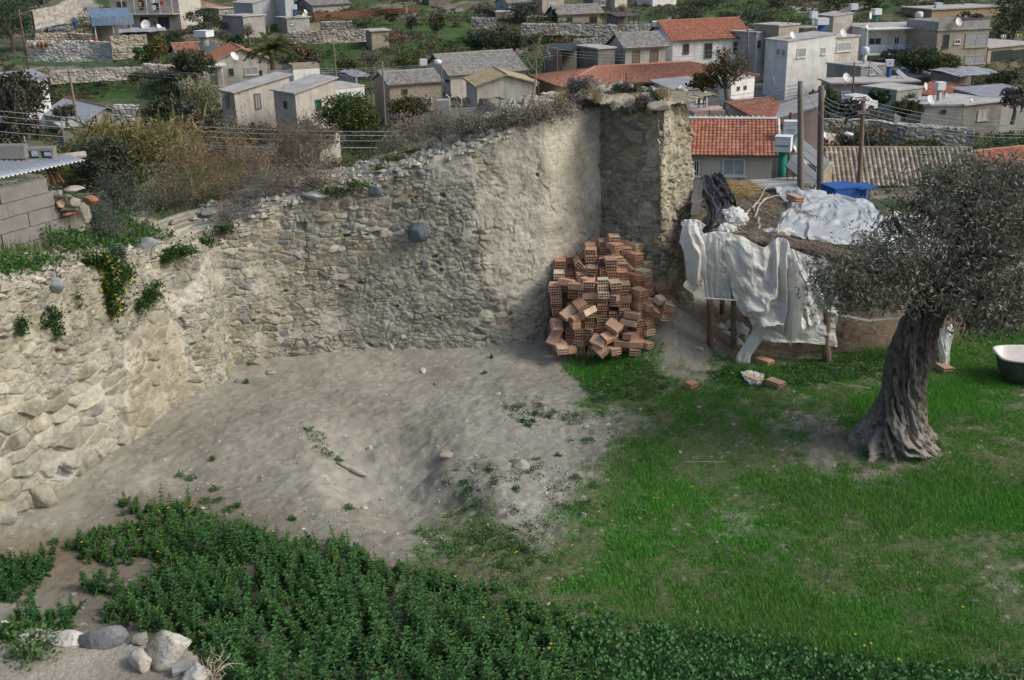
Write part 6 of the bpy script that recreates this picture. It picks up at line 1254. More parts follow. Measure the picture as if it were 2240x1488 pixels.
        if kind == 'mono': cs = [q(-ov, -ov, rz - rise * ov / depth), q(w + ov, -ov, rz - rise * ov / depth), q(w + ov, depth + ov, rz + rise * (1 + ov / depth)), q(-ov, depth + ov, rz + rise * (1 + ov / depth))]
        else: cs = [q(-ov, -ov, rz - rise * ov / w), q(w + ov, -ov, rz + rise * (1 + ov / w)), q(w + ov, depth + ov, rz + rise * (1 + ov / w)), q(-ov, depth + ov, rz - rise * ov / w)]
        cs = [np.array(c) + [0, 0, .02] for c in cs]
        if rm in PT: G, Cc_ = tiles(*cs, PT[rm]); mb.grid(G + [0, 0, .1], Cc_)
        elif rm == 'zinc': G, Cc_ = tiles(*cs, [(1, 1, 1)], pitch=.3, row=3, amp=.03); mb.grid(G + [0, 0, .07], Cc_ * 0 + rng.uniform(.8, 1.0))
        top = [c + [0, 0, .10 if rm == 'conc' else .06] for c in cs]; mb.add(cs + top, np.array([[0, 3, 2, 1], [4, 5, 6, 7], [0, 1, 5, 4], [1, 2, 6, 5], [2, 3, 7, 6], [3, 0, 4, 7]]), (1, 1, 1) if rm not in PT else PT[rm][0])
        mb.build('roof', {'conc': m_conc, 'zinc': m_metal, 'blue': m_bluem}.get(rm, m_tile), root)
    def addw(face_o, fex, fn, rects):
        for (u0, v0, u1, v1, kd) in rects:
            pts = []
            for (u, v) in ((u0, v0), (u1, v1)):
                d = ray(u, v); t = ((face_o + ctr - CP) @ fn) / (d @ fn); pts.append(CP + d * t - ctr - face_o)
            x0, x1 = sorted((pts[0] @ fex, pts[1] @ fex)); z0, z1 = sorted((pts[0][2], pts[1][2]))
            window(root, face_o, fex, fn, x0, x1, z0, z1, kd, 'door' if kd.startswith('D') or len(kd) > 2 and kd[2] == 'D' else 'window')
    addw(o, ex, -ey, wins)
    if side: addw(o, ey, -ex, [s for s in side if s[0] < uL + 1]) ; addw(o + ex * w, ey, ex, [s for s in side if s[0] > uL + 1])
    if extra: extra(root, q, ex, ey, w, depth, hgt, Rm)
    HOUSES[label] = dict(root=root, ctr=ctr, zt=zt); return root
# ---- left village
def porch(root, q, ex, ey, w, d, h, R):
    mb = MB(); mb.box(q(w * .62, -.9, h * .52), (w * .75, 1.8, .14), R); mb.build('balcony', m_conc, root)
    mb = MB()
    for x in np.linspace(w * .26, w * .98, 5): mb.box(q(x, -1.7, h * .52 + 1.3), (.08, .08, 2.5), R)
    mb.box(q(w * .62, -1.74, h * .52 + 1.0), (w * .74, .05, .06), R); mb.build('railing', m_frame['w'], root)
house('house', 'two-storey cream house with laundry on its balcony at the top left', 'house', 237, 178, 388, 182, -14, 6.4, 7, 'cream', ('flat', .3), [(256, 4, 277, 20, 'dg'), (302, -6, 315, 22, 'dg'), (334, -6, 350, 22, 'dg'), (306, 38, 328, 62, 'dg'), (345, 38, 372, 62, 'dg')], extra=porch, vr=-16)
house('house', 'tan stone house under an old hipped tile roof right of the laundry house', 'house', 415, 185, 480, 188, 18, 5, 7, 'tan', ('hip', 1.4, .5, 'gold'), [(457, 23, 468, 38, 'wg'), (490, 25, 499, 38, 'wg')])
house('house', 'small tan wing with two white windows below the old hipped roof', 'house', 478, 184, 512, 186, 20, 4, 5, 'tan', ('flat', .2), [(490, 24, 499, 38, 'wg')], side=[])
house('house', 'plain grey outbuilding with a rough flat roof in front of the grey tower house', 'house', 531, 168, 578, 171, 37, 4.5, 5, 'grey', ('flat', .2), [(584, 50, 590, 70, 'bgo')])
house('house', 'tall grey house with a stair tower and white window frames at the top', 'house', 552, 176, 627, 180, 8, 6.5, 6, 'bluegrey', ('monoR', 1.3, .2), [(601, 19, 609, 33, 'wg'), (602, 47, 613, 59, 'wg')])
house('house', 'narrow upper block beside the sloping roof of the tall grey house', 'house', 622, 176, 641, 177, -10, 7, 4, 'bluegrey', ('flat', .1))
house('house', 'low flat annex with a small window right of the tall grey house', 'house', 627, 172, 676, 174, 41, 3.6, 4, 'grey', ('flat', .2), [(634, 46, 640, 54, 'wg')])
house('house', 'long low grey house with an old tiled roof at the top centre left', 'house', 684, 192, 765, 196, 12, 3, 7, 'grey', ('gx', 1.0, .3, 'grey'), [(711, 23, 718, 30, 'dg'), (750, 22, 757, 30, 'dg')])
house('house', 'tan block behind the low tiled house at the top edge', 'house', 640, 215, 690, 216, -4, 3, 5, 'tan', ('flat', .2)); house('house', 'plain tan wall house at the top edge above the tall grey house', 'house', 545, 214, 566, 216, -2, 3, 5, 'tan', ('flat', .2))
def veranda(root, q, ex, ey, w, d, h, R):
    mb = MB(); mb.box(q(-1.4, -.3, h - .45), (4.6, 3.0, .16), R); mb.build('porch_roof', MW['white'], root)
    for x in (-3.4, -1.6, .4): mb = MB(); mb.box(q(x, -1.6, (h - .5) / 2 - .2), (.13, .13, h - .1), R); mb.build('porch_post', m_frame['w'], root)
    mb = MB()
    for x in np.linspace(-3.4, .6, 18): mb.box(q(x, -1.72, .55), (.04, .04, .9), R)
    mb.box(q(-1.4, -1.72, 1.02), (4.2, .06, .06), R); mb.build('balustrade', m_frame['w'], root)
house('house', 'pale bungalow with a red gable roof, white porch and glazed front at the left', 'house', 472, 126, 583, 128, 132, 3.6, 8, 'cream', ('gy', 1.15, .35, 'red'), [(534, 147, 565, 163, 'wc'), (567, 154, 574, 166, 'dgo'), (500, 150, 512, 166, 'dg')], extra=veranda)
house('house', 'rear wing with a low red roof beside the white water tank', 'house', 392, 136, 480, 138, 121, 2.6, 6, 'cream', ('gx', 1.1, .4, 'oldred'))
house('shed', 'white-walled shed with a pale metal roof at the left behind the bare tree', 'shed', 8, 116, 102, 119, 178, 4, 4, 'white', ('mono', .4, .25, 'zinc'))
house('house', 'old grey cottage with a metal sheet roof and orange window at the left', 'house', 96, 119, 180, 111, 246, 3.9, 5.2, 'grey', ('gx', 1.25, .3, 'zinc'), side=[(196, 251, 214, 268, 'tg'), (235, 252, 243, 266, 'bgo')])
house('shed', 'small dark grey lean-to with branches on its roof in front of the cottage', 'shed', 138, 100, 186, 101, 280, 3.2, 3, 'dark', ('flat', .25), [(190, 280, 199, 288, 'dgo')])
# ---- centre
house('house', 'left block of the twin pale grey house with a brown shuttered window', 'house', 512, 94, 634, 97.5, 203, 6.8, 2.4, 'cream', ('monoR', .9, .25), [(555, 205, 572, 238, 'bc'), (549, 268, 557, 290, 'dg')], side=[(494, 208, 503, 240, 'bco')])
house('house', 'right block of the twin pale grey house with green shutters', 'house', 645, 90, 735, 92.6, 205, 6.6, 3.4, 'cream', ('monoR', .8, .22), [(689, 218, 704, 240, 'gg')], side=[(621, 221, 629, 238, 'dgo')])
house('house', 'windowless weathered white block with a rough parapet behind the twin house', 'house', 641, 112, 699, 113, 153, 5, 2.2, 'white', ('flat', .0, .3, 'stone'))
house('shed', 'low white-walled flat roofed store between the twin house and the pine', 'shed', 734, 112, 797, 114, 196, 3, 5, 'white', ('flat', .05))
house('house', 'roofless cottage ruin with broken old tiles and bare rafters', 'ruin', 852, 112, 966, 114, 186, 3.8, 6, 'stone', ('gx', .9, .25, 'grey'), [(879, 195, 892, 206, 'dgo'), (930, 215, 946, 240, 'wg')])
house('house', 'long house under a grey tiled gable roof with a pale door at its right end', 'house', 985, 132, 1150, 139, 164, 4.6, 9, 'cream', ('gx', 1.9, .35, 'grey'), [(1112, 161, 1130, 180, 'tcD'), (1062, 166, 1084, 176, 'dg')], side=[(949, 169, 957, 180, 'wg'), (975, 173, 983, 182, 'dg')], vr=152)
house('house', 'small house with a golden tiled roof, three flank openings and a blank pale gable', 'house', 1043, 106, 1172, 116, 187, 4.2, 6.5, 'cream', ('gy', .85, .3, 'gold'), side=[(976, 206, 985, 228, 'wg'), (1001, 208, 1011, 231, 'wg'), (1022, 208, 1032, 235, 'wgD')], vr=181)
def rafters(root, q, ex, ey, w, d, h, R):
    pass
house('house', 'very long low building under a weathered red tiled roof behind the tower', 'house', 1236, 104, 1640, 132, 186, 4.2, 9, 'ochre', ('hip', .95, .7, 'oldred'), [(1403, 186, 1414, 196, 'dgo'), (1494, 180, 1506, 190, 'bgo'), (1330, 190, 1345, 200, 'bgo')], vr=163)
def dryp(root, q, ex, ey, w, d, h, R):
    mb = MB(); 
    for x in (0, 2.6, 5.2): mb.box(q(x, 0, .8), (.12, .12, 3.2), R)
    mb.build('post', m_frame['d'], root)
house('house', 'old grey house with a tiled roof and two brown shuttered windows below the white house', 'house', 1368, 132, 1456, 135, 104, 4.4, 6, 'cream', ('gx', 1.3, .35, 'grey'), [(1384, 111, 1400, 137, 'bs'), (1423, 109, 1440, 136, 'bs')], vr=100)
house('shed', 'dark walled barn left of the old shuttered house', 'shed', 1308, 131, 1345, 132, 108, 4, 5, 'dark', ('flat', .2)); 
house('house', 'white two-storey house with a bright red tiled roof in the upper centre', 'house', 1472, 138, 1641, 144, 87, 7.2, 8, 'white', ('gx', 1.9, .4, 'red'), [(1494, 96, 1507, 119, 'bg'), (1541, 95, 1557, 128, 'bg'), (1604, 91, 1616, 118, 'bg')], vr=79)
house('house', 'white house with two tiny dark windows behind the leafless tree', 'house', 1600, 103, 1651, 105, 178, 4.6, 4, 'white', ('flat', .0), [(1612, 190, 1617, 198, 'bgo'), (1627, 188, 1632, 196, 'bgo')], side=[(1581, 172, 1589, 178, 'bgo')])
house('house', 'small bluish house with a tin roof where two people stand, behind the tower', 'house', 1476, 100.5, 1550, 102.5, 198, 4.2, 3, 'bluegrey', ('mono', .5, .35, 'zinc'), [(1523, 202, 1542, 222, 'wc')])
def ridgecap(root, q, ex, ey, w, d, h, R):
    mb = MB(); n = 19
    for i in range(n): mb.box(q(.4 + i * (w - .6) / n, d / 2, h + 1.53), (.12, .14, .16), R @ rotz(rnd.random()), (1, 1, 1), taper=.5)
    mb.tube([q(-.3, d / 2, h + 1.46), q(w + .3, d / 2, h + 1.46)], .10, 6); mb.tube([q(w + .38, -.35, h - .05), q(w + .38, d / 2, h + 1.43)], .07, 6); mb.build('ridge_capping', MW['white'], root)
house('house', 'bright red tiled house with a barred window just right of the tower', 'house', 1440, 62.5, 1690, 64, 333, 3.4, 6.4, 'cream', ('gx', 1.35, .35, 'red'), [(1581, 346, 1629, 385, 'wc'), (1518, 350, 1529, 385, 'wg')], extra=ridgecap, vr=336)
house('house', 'pink rendered house with a grey roof slab behind the utility poles', 'house', 1700, 74, 1792, 79, 262, 6.2, 7, 'pink', ('monoR', .9, .2), [(1706, 270, 1712, 284, 'dg')], vr=264)
house('house', 'low pink annex with a satellite dish behind the middle pole', 'house', 1782, 78, 1826, 80, 309, 3.0, 4, 'pink', ('flat', .05)); house('house', 'brownish red tiled roof behind the pink house', 'house', 1656, 82, 1745, 84, 262, 3.2, 3.2, 'pink', ('mono', .8, .25, 'oldred'))
# ---- right village
house('house', 'tall pale house with a blank wall and two white windows at the right', 'house', 1724, 128, 1828, 134, 92, 8.2, 4.2, 'white', ('monoR', .5, .12), [(1744, 106, 1762, 125, 'wc'), (1797, 104, 1805, 119, 'wc')], side=[(1700, 106, 1706, 122, 'wg'), (1712, 108, 1718, 124, 'wg')], vr=85)
house('house', 'right bay of the tall pale house with a wide window over a blank balcony', 'house', 1828, 134, 1880, 136, 84, 6.4, 6, 'cream', ('flat', .15), [(1831, 94, 1860, 111, 'wc'), (1834, 143, 1858, 161, 'dg')])
house('house', 'grey left wing of the tall pale house', 'house', 1655, 138, 1690, 140, 73, 6, 7, 'bluegrey', ('flat', .15), [(1657, 89, 1663, 105, 'dg')]); house('house', 'penthouse block on the roof of the tall pale house', 'house', 1704, 137, 1748, 139, 58, 2.8, 4, 'tan', ('flat', .15)); house('house', 'rough brick stair block between the roof tanks', 'house', 1760, 140, 1800, 141, 64, 2.4, 3, 'ochre', ('flat', .1), [(1763, 69, 1778, 81, 'dg')])
house('house', 'cream parapet block behind the roof tanks', 'house', 1824, 148, 1866, 149, 37, 3, 4, 'cream', ('monoR', .3, .1))
def balcony(root, q, ex, ey, w, d, h, R):
    mb = MB(); mb.box(q(w / 2, -1.0, h - 3.1), (w, 2.0, .18), R); mb.box(q(w / 2, -.9, h + .02), (w + .3, 2.2, .16), R); mb.build('balcony_slab', MW['white'], root)
    mb = MB()
    for z in (.35, .65, .95): mb.box(q(w / 2, -1.95, h - 3.0 + z), (w - .2, .05, .10), R)
    for x in np.linspace(.1, w - .1, 12): mb.box(q(x, -1.95, h - 2.5), (.05, .05, 1.0), R)
    mb.build('railing', m_frame['l'], root); mb = MB(); mb.box(q(w - .08, -1.0, h - 1.4), (.16, 1.9, 3.2), R); mb.box(q(.08, -1.0, h - 1.4), (.16, 1.9, 3.2), R); mb.build('side_wall', MW['white'], root)
    for x in (.25, w * .6): mb = MB(); mb.box(q(x + .4, -.18, h - .5), (.8, .3, .5), R); mb.build('air_conditioner', m_frame['t'], root)
house('house', 'long white house with a pale blue balcony rail at the upper right', 'house', 1884, 146, 2043, 150, 63, 7.0, 7, 'white', ('flat', .2), [(1900, 83, 1927, 98, 'wg'), (1956, 81, 1966, 97, 'wgD'), (1991, 79, 2019, 95, 'wc')], extra=balcony, vr=58)
house('house', 'tan three-storey house with wide paned windows at the upper right', 'house', 2052, 140, 2165, 146, 68, 9.5, 7, 'tan', ('flat', .2, .9, 'grey'), [(2065, 76, 2074, 107, 'dg'), (2113, 73, 2158, 102, 'tc'), (2111, 122, 2154, 139, 'tc'), (2076, 125, 2102, 141, 'tg'), (2088, 87, 2100, 96, 'wg'), (2124, 148, 2137, 159, 'dgo')], vr=63)
house('house', 'ochre plastered house with a white roof edge at the top right', 'house', 2039, 170, 2190, 174, 22, 5, 7, 'ochre', ('flat', .25)); house('house', 'rough stone house with wide barred windows at the right edge', 'house', 2162, 142, 2270, 147, 106, 7, 8, 'stone', ('flat', .3), [(2170, 112, 2211, 132, 'dg'), (2215, 110, 2260, 132, 'dg')])
house('house', 'grey and white house at the very top right behind trees', 'house', 1945, 196, 2020, 198, -6, 4.5, 6, 'white', ('flat', .2), [(1949, 8, 1955, 22, 'ls'), (1976, 6, 1992, 20, 'wc')])
house('house', 'long flat roofed grey house with a wide concrete roof slab at the right', 'house', 1822, 110, 2004, 113, 184, 5.4, 3.6, 'grey', ('flat', .35), [(1840, 200, 1858, 220, 'wc'), (1915, 197, 1938, 222, 'wc')], vr=179)
house('shed', 'dark sided hut with pale sheets on its roof right of the flat roofed house', 'shed', 2006, 118, 2050, 119, 171, 3.6, 4, 'dark', ('mono', .5, .25, 'zinc')); house('house', 'pale lean-to with a grey roof before the small red roof', 'house', 1962, 104, 2018, 106, 200, 3.4, 4, 'grey', ('flat', .1))
house('house', 'rendered house with a low red gable roof at the right', 'house', 2082, 104, 2172, 106, 214, 3.6, 5, 'grey', ('gy', .75, .4, 'red')); house('house', 'concrete box house with a small dark window and roof tank at the right', 'house', 2017, 96, 2108, 98, 233, 4.2, 5, 'grey', ('flat', .1), [(2059, 240, 2069, 249, 'dgo'), (2017, 235, 2021, 248, 'dgo')], vr=231)
house('house', 'flat roofed grey extension with a pale window beside the concrete box house', 'house', 2109, 96, 2193, 98, 231, 3.6, 5, 'dark', ('flat', .2), [(2139, 242, 2159, 262, 'tc')]); house('shed', 'grey tin roofed store at the right edge', 'shed', 2190, 98, 2300, 100, 224, 3.2, 6, 'grey', ('mono', .5, .2, 'zinc'))
house('house', 'grey curved wall block with a little window above the flat roofed house', 'house', 1884, 122, 1940, 124, 148, 3.2, 5, 'grey', ('flat', .1), [(1902, 151, 1912, 163, 'wc'), (1923, 151, 1929, 158, 'dgo')])
# old barrel-tiled house beyond the shed, large enough for real tiles
def eaveline(root, q, ex, ey, w, d, h, R): pass
house('house', 'old cream house with wavy rows of barrel tiles behind the olive tree', 'house', 1822, 72, 2135, 73.5, 402, 5.4, 6.4, 'cream', ('gx', 1.75, .35, 'old'), [(1929, 419, 1981, 450, 'tc')], vr=404)
house('house', 'red tiled roof glimpsed behind the olive crown at the right edge', 'house', 2172, 72, 2330, 74, 398, 4, 6, 'cream', ('gx', 1.4, .35, 'red'))
house('house', 'rough stone flank wall standing left of the barrel-tiled house', 'wall', 1786, 70, 1822, 71, 366, 4.4, 4, 'stone', ('flat', .02)); house('shed', 'low concrete block store under the water tanks in front of the red tiled house', 'shed', 1662, 54, 1772, 54.5, 413, 4.2, 1.4, 'cream', ('flat', .05), [(1668, 412, 1728, 430, 'dg')])
# ---- top centre
house('house', 'long grey ruin wall with a torn tile roof at the top centre', 'ruin', 1112, 182, 1186, 184, 8, 4.6, 6, 'bluegrey', ('gx', 1.0, .2, 'grey')); house('house', 'tan house with one pale window at the top centre', 'house', 1186, 182, 1234, 184, -2, 5, 6, 'tan', ('flat', .1), [(1200, 6, 1214, 18, 'wc')])
house('house', 'ruined cottage with bare rafters over its front at the top centre', 'ruin', 1220, 172, 1318, 174, 32, 3.4, 5, 'stone', ('gx', 1.1, .3, 'grey'), [(1290, 36, 1306, 52, 'dg'), (1240, 38, 1252, 50, 'dg')])
house('house', 'grey house with a white rimmed window at the top edge right of the ruin', 'house', 1298, 190, 1345, 191, -8, 4, 5, 'dark', ('flat', .1), [(1314, 0, 1323, 12, 'wg')]); house('house', 'cream blank house at the top edge', 'house', 1345, 190, 1372, 192, -4, 3.6, 5, 'cream', ('flat', .1)); house('house', 'white house at the top edge above the rooftop tanks', 'house', 1428, 190, 1480, 192, -6, 4.4, 5, 'white', ('flat', .1), [(1438, 10, 1448, 22, 'wg'), (1458, 8, 1468, 20, 'wg')])
house('house', 'dark stone hut under the big tree at the top centre', 'house', 938, 196, 985, 197, -2, 4, 5, 'dark', ('flat', .1)); house('shed', 'black shed with a pale end at the top centre', 'shed', 1084, 175, 1112, 176, 28, 2.6, 3, 'dark', ('flat', .1), [(1103, 30, 1111, 44, 'ts')])
house('shed', 'low stone shelter with grey sheets on top in the middle of the green slope', 'shed', 812, 158, 850, 159, 69, 1.6, 3, 'stone', ('flat', .3))
# open shelters
def shelter(name, label, uL, YL, uR, YR, vt, hgt, depth, roofm, back='dark', npost=3, rise=.3):
    PL = at_y(uL, vt, YL); PR = np.array([solve_x(uR, YR, PL[2]), YR, PL[2]]); ex = PR - PL; w = np.linalg.norm(ex); ex /= w; ey = np.array([-ex[1], ex[0], 0.]); base = PL - [0, 0, hgt]; ctr = base + ex * w / 2 + ey * depth / 2; R = np.array([ex, ey, [0, 0, 1]]).T
    root = empty(name, ctr, label, 'shelter'); q = lambda x, y, z: base - ctr + ex * x + ey * y + np.array([0, 0, z])
    for x in np.linspace(.1, w - .1, npost): mb = MB(); mb.box(q(x, .1, hgt / 2 - .5), (.12, .12, hgt + 1), R); mb.build('post', m_frame['w'] if roofm is m_bluem else m_frame['d'], root)
    mb = MB(); mb.box(q(w / 2, depth, hgt / 2 - .5), (w, .2, hgt + 1), R); mb.box(q(.1, depth / 2, hgt / 2 - .5), (.12, depth - .4, hgt + 1), R); mb.build('wall', MW[back], root)
    n = 24; a, b = np.meshgrid(np.linspace(-.05, 1.05, n), np.linspace(-.05, 1.05, 8)); P = base - ctr + ex * (a * w)[..., None] + ey * (b * depth)[..., None] + np.array([0, 0, 1.]) * (hgt + rise * b + .05 * fbm(a * 8, b * 5, 3, 3) * (0 if roofm is m_bluem else 3))[..., None]
    mb = MB(); mb.grid(P); mb.grid((P - [0, 0, .06])[:, ::-1]); o_ = mb.build('roof', roofm, root); return root, q, ex, ey, w, R
root, q, ex, ey, w, R = shelter('carport', 'open carport with a blue sheet metal roof beside the road at the top left', 203, 158, 285, 160, 38, 3.0, 6, m_bluem, npost=3, rise=.8)
mb = MB(); mb.box(q(w / 2, -.35, 2.45), (w + .6, .08, 1.2), R); mb.build('valance', m_bluem, root)
shelter('shelter', 'low shelter roofed with warped metal sheets below the laundry house', 265, 156, 360, 158, 71, 2.0, 3, m_metal, npost=5); shelter('shelter', 'dark open shelter roofed with a grey tarpaulin on the green slope', 1226, 134, 1308, 136, 110, 3.0, 5, m_black, npost=3); shelter('pergola', 'weathered wooden frame shelter on the slope at the top centre', 1352, 160, 1400, 161, 36, 3, 4, m_frame['d'], npost=5)
shelter('shelter', 'lean-to with blue cloths under a pale metal roof at the right', 2100, 112, 2190, 114, 166, 2.6, 4, m_metal, npost=4); shelter('greenhouse', 'small frame greenhouse behind the twin house', 775, 120, 812, 121, 168, 3.0, 4, m_metal, back='bluegrey', npost=4)
# ================================================================ village clutter
def dish(u, v, Y, px, label, face=(.2, -1, .45), on=None):
    p = at_y(u, v, Y); k = np.linalg.norm(p - CP) / F; R = px * k / 2; f = np.array(face, float); f /= np.linalg.norm(f); a = np.cross(f, [0, 0, 1]); a /= np.linalg.norm(a); b = np.cross(a, f)
    root = empty('satellite_dish', p - [0, 0, R * 1.3], label, 'satellite dish', 'satellite dishes on the village roofs'); o = np.array([0, 0, R * 1.3])
    th = np.linspace(0, 2 * math.pi, 25); rr = np.linspace(0, 1, 6)[:, None]; G = o + (a * (np.cos(th) * rr)[..., None] + b * (np.sin(th) * rr * 1.08)[..., None]) * R + f * (.22 * R * rr ** 2)[..., None]
    mb = MB(); mb.grid(G); mb.grid((G - f * .03)[:, ::-1]); mb.build('reflector', MW['white'], root, smooth=True)
    mb = MB(); mb.tube([o - b * R, o + f * R * .95], .02, 5); mb.box(o + f * R * .95, (.1, .1, .1)); mb.build('feed_arm', m_metal, root)
    mb = MB(); mb.tube([o - f * .04, o - f * .12 - [0, 0, .1], [-.02, .1, -R * .6]], .035, 6); mb.build('mast', m_metal, root)
DW = (.7, -.9, .5)
for a in [(319, 55, 160, 19, 'dish standing left of the balcony laundry, largest at the top left', (.0, -1, .5)), (348, 60, 160, 12, 'edge-on dish right of the largest one at the top left', (1, -.5, .7)), (389, 16, 182, 10, 'small dish on the corner of the laundry house', (1, -.4, .3)), (512, 124, 122, 18, 'tilted dish above the white porch of the bungalow', (1, -.6, .8)), (667, 33, 172, 10, 'dish on the flat annex of the tall grey house', (0, -1, .6)), (668, 26, 174, 9, 'edge-on dish just above the other one on the flat annex', (1, -.4, .7)),
          (1438, 75, 138, 12, 'dish at the corner of the white house with the red roof', (-.5, -1, .5)), (1490, 194, 100, 13, 'dish on the small tin-roofed house behind the tower', (.3, -1, .4)), (1733, 78, 130, 15, 'dish on the left roof edge of the tall pale house', DW), (1844, 73, 133, 16, 'dish on the roof above the right bay of the tall pale house', (.5, -1, .5)), (1903, 34, 146, 14, 'tall upright dish between the two roof tanks', (1, -.7, .1)), (1897, 60, 144, 10, 'thin dish aerial on the white balcony house', DW),
          (2096, 48, 140, 15, 'dish on the parapet of the tan three-storey house', (.4, -1, .4)), (1851, 170, 109, 17, 'dish on the slab of the long flat roofed house', (.4, -1, .5)), (2024, 189, 104, 14, 'dish left of the grey roof tank', (.9, -.9, .3)), (2035, 219, 96, 18, 'large dish on the concrete box house', (.5, -1, .5)), (1803, 297, 78, 15, 'dish on the pink annex behind the middle pole', (.8, -.8, .4)), (2126, 220, 97, 8, 'tiny dark dish on the flat extension', DW), (1738, 326, 56, 15, 'dish turned on edge just right of the lettered tank', (1, -.6, .5)), (1760, 366, 56, 18, 'dish half hidden by the front solar panel', (.6, -.9, .4))]:
    dish(a[0], a[1], a[2], a[3], a[4], a[5])
m_green = mm('green_painted_metal', (.03, .20, .14)); m_blue = mm('blue_painted_metal', (.03, .10, .32)); m_tank = mm('white_tank', (.62, .65, .66)); m_panel = material('solar_panel', (.11, .14, .165), var=.1, scale=2, rough=.25, bump=0, spec=.6)
m_txt = mm('green_lettering', (.02, .20, .17)); m_txg = mm('grey_lettering', (.25, .30, .34))
def text(s, size, loc, R, mat, parent, name='lettering'):
    cu = bpy.data.curves.new(name, 'FONT'); cu.body = s; cu.size = size; cu.extrude = .004; cu.align_x = 'CENTER'; cu.align_y = 'CENTER'; cu.offset = .006 * size / .3
    to = bpy.data.objects.new('tmp', cu); COL.objects.link(to); bpy.context.view_layer.update(); me = bpy.data.meshes.new_from_object(to.evaluated_get(bpy.context.evaluated_depsgraph_get())); bpy.data.objects.remove(to)
    o = bpy.data.objects.new(name, me); me.materials.append(mat); COL.objects.link(o); o.parent = parent; o.matrix_local = Matrix.Translation(loc) @ Matrix(R.tolist()).to_4x4() @ Matrix.Rotation(math.pi / 2, 4, 'X'); return o
def heater(u0, v0, u1, v1, Y, label, cyl=None, panel=0, shape='box', txt=None, leg=.0, rz=.35, cylh=1.0, split=False):
    p0, p1 = at_y(u0, v1, Y), at_y(u1, v0, Y); w = (p1[0] - p0[0]) / (math.cos(rz) + .55 * abs(math.sin(rz))); h = (p1[2] - p0[2]) * (1.0 if shape == 'box' else 1); c = (p0 + p1) / 2; R = rotz(rz)
    hh = h * .86; zt = -hh / 2; root = empty('water_heater', c + [0, w * .4, zt - cylh - leg], label, 'water tank', 'rooftop water tanks and heaters'); o = np.array([0, 0, cylh + leg - zt])
    mb = MB()
    if shape == 'box': mb.box(o, (w, w * .9, hh), R); mb.box(o + [0, 0, hh / 2 + .02], (w * 1.04, w * .94, .05), R)
    elif shape == 'round': mb.tube([o + [0, 0, z] for z in (-hh / 2, -hh * .42, -hh * .2, hh * .2, hh * .42, hh / 2)], np.array([.3, .45, .52, .52, .42, .12]) * w, 16)
    mb.build('tank', m_tank, root, smooth=(shape == 'round'))
    if cyl: mb = MB(); mb.tube([[0, 0, leg * .3], [0, 0, leg * .3 + .02], [0, 0, cylh + leg - .05]], w * .27, 14); mb.build('boiler', cyl, root, smooth=True)
    if leg + cylh > .5:
        mb = MB()
        for sx in (-1, 1):
            for sy in (-1, 1): b = R @ np.array([sx * w * .46, sy * w * .4, 0]); mb.tube([b + [0, 0, cylh + leg], b], .022, 5)
        for z in (.25 * (cylh + leg),):
            for s1, s2 in (((-1, -1), (1, -1)), ((1, -1), (1, 1)), ((1, 1), (-1, 1)), ((-1, 1), (-1, -1))): mb.tube([R @ np.array([s1[0] * w * .46, s1[1] * w * .4, z]), R @ np.array([s2[0] * w * .46, s2[1] * w * .4, z])], .015, 4)
        mb.build('stand', m_frame['d'], root)
    if panel:
        for k in range(panel):
            P0 = np.array([w * .55 + k * .0, -.3 - k * .9 * 0, cylh * .9]); d1 = np.array([1.35, -.3, -1.0]); d1 /= np.linalg.norm(d1); d2 = np.array([.35, .9, .0]); d2 /= np.linalg.norm(d2)
            A = P0 + d2 * (k * 1.0 - .6); Q = [A, A + d1 * 1.9, A + d1 * 1.9 + d2 * .92, A + d2 * .92]; n_ = np.cross(d1, d2); n_ = n_ if n_[2] > 0 else -n_
            mb = MB(); mb.add(Q + [x - n_ * .08 for x in Q], np.array([[0, 1, 2, 3], [7, 6, 5, 4], [0, 4, 5, 1], [1, 5, 6, 2], [2, 6, 7, 3], [3, 7, 4, 0]])); mb.build('solar_panel', m_panel, root)
    if txt:
        f = R @ np.array([0, -1., 0])
        for s, sz, dz, m in txt: text(s, sz * w, Vector(o + f * (w * .45 + .008) + [0, 0, dz * hh]), R, m, root)
    return root
heater(1697, 298, 1738, 336, 57, 'white box tank lettered in green on a tall stand with a green boiler', m_green, 0, txt=[('CANKURT', .20, -.08, m_txt)], leg=.55, cylh=.95, rz=-.38)
heater(1716, 265, 1750, 297, 62, 'white box tank with faint grey lettering behind the lettered green one', m_green, 0, txt=[('EMEKLILER', .13, -.12, m_txg), ('---- ----', .10, .16, m_txg), ('- Su Tesisat', .09, -.32, m_txg)], leg=.2, cylh=.9, rz=-.2)
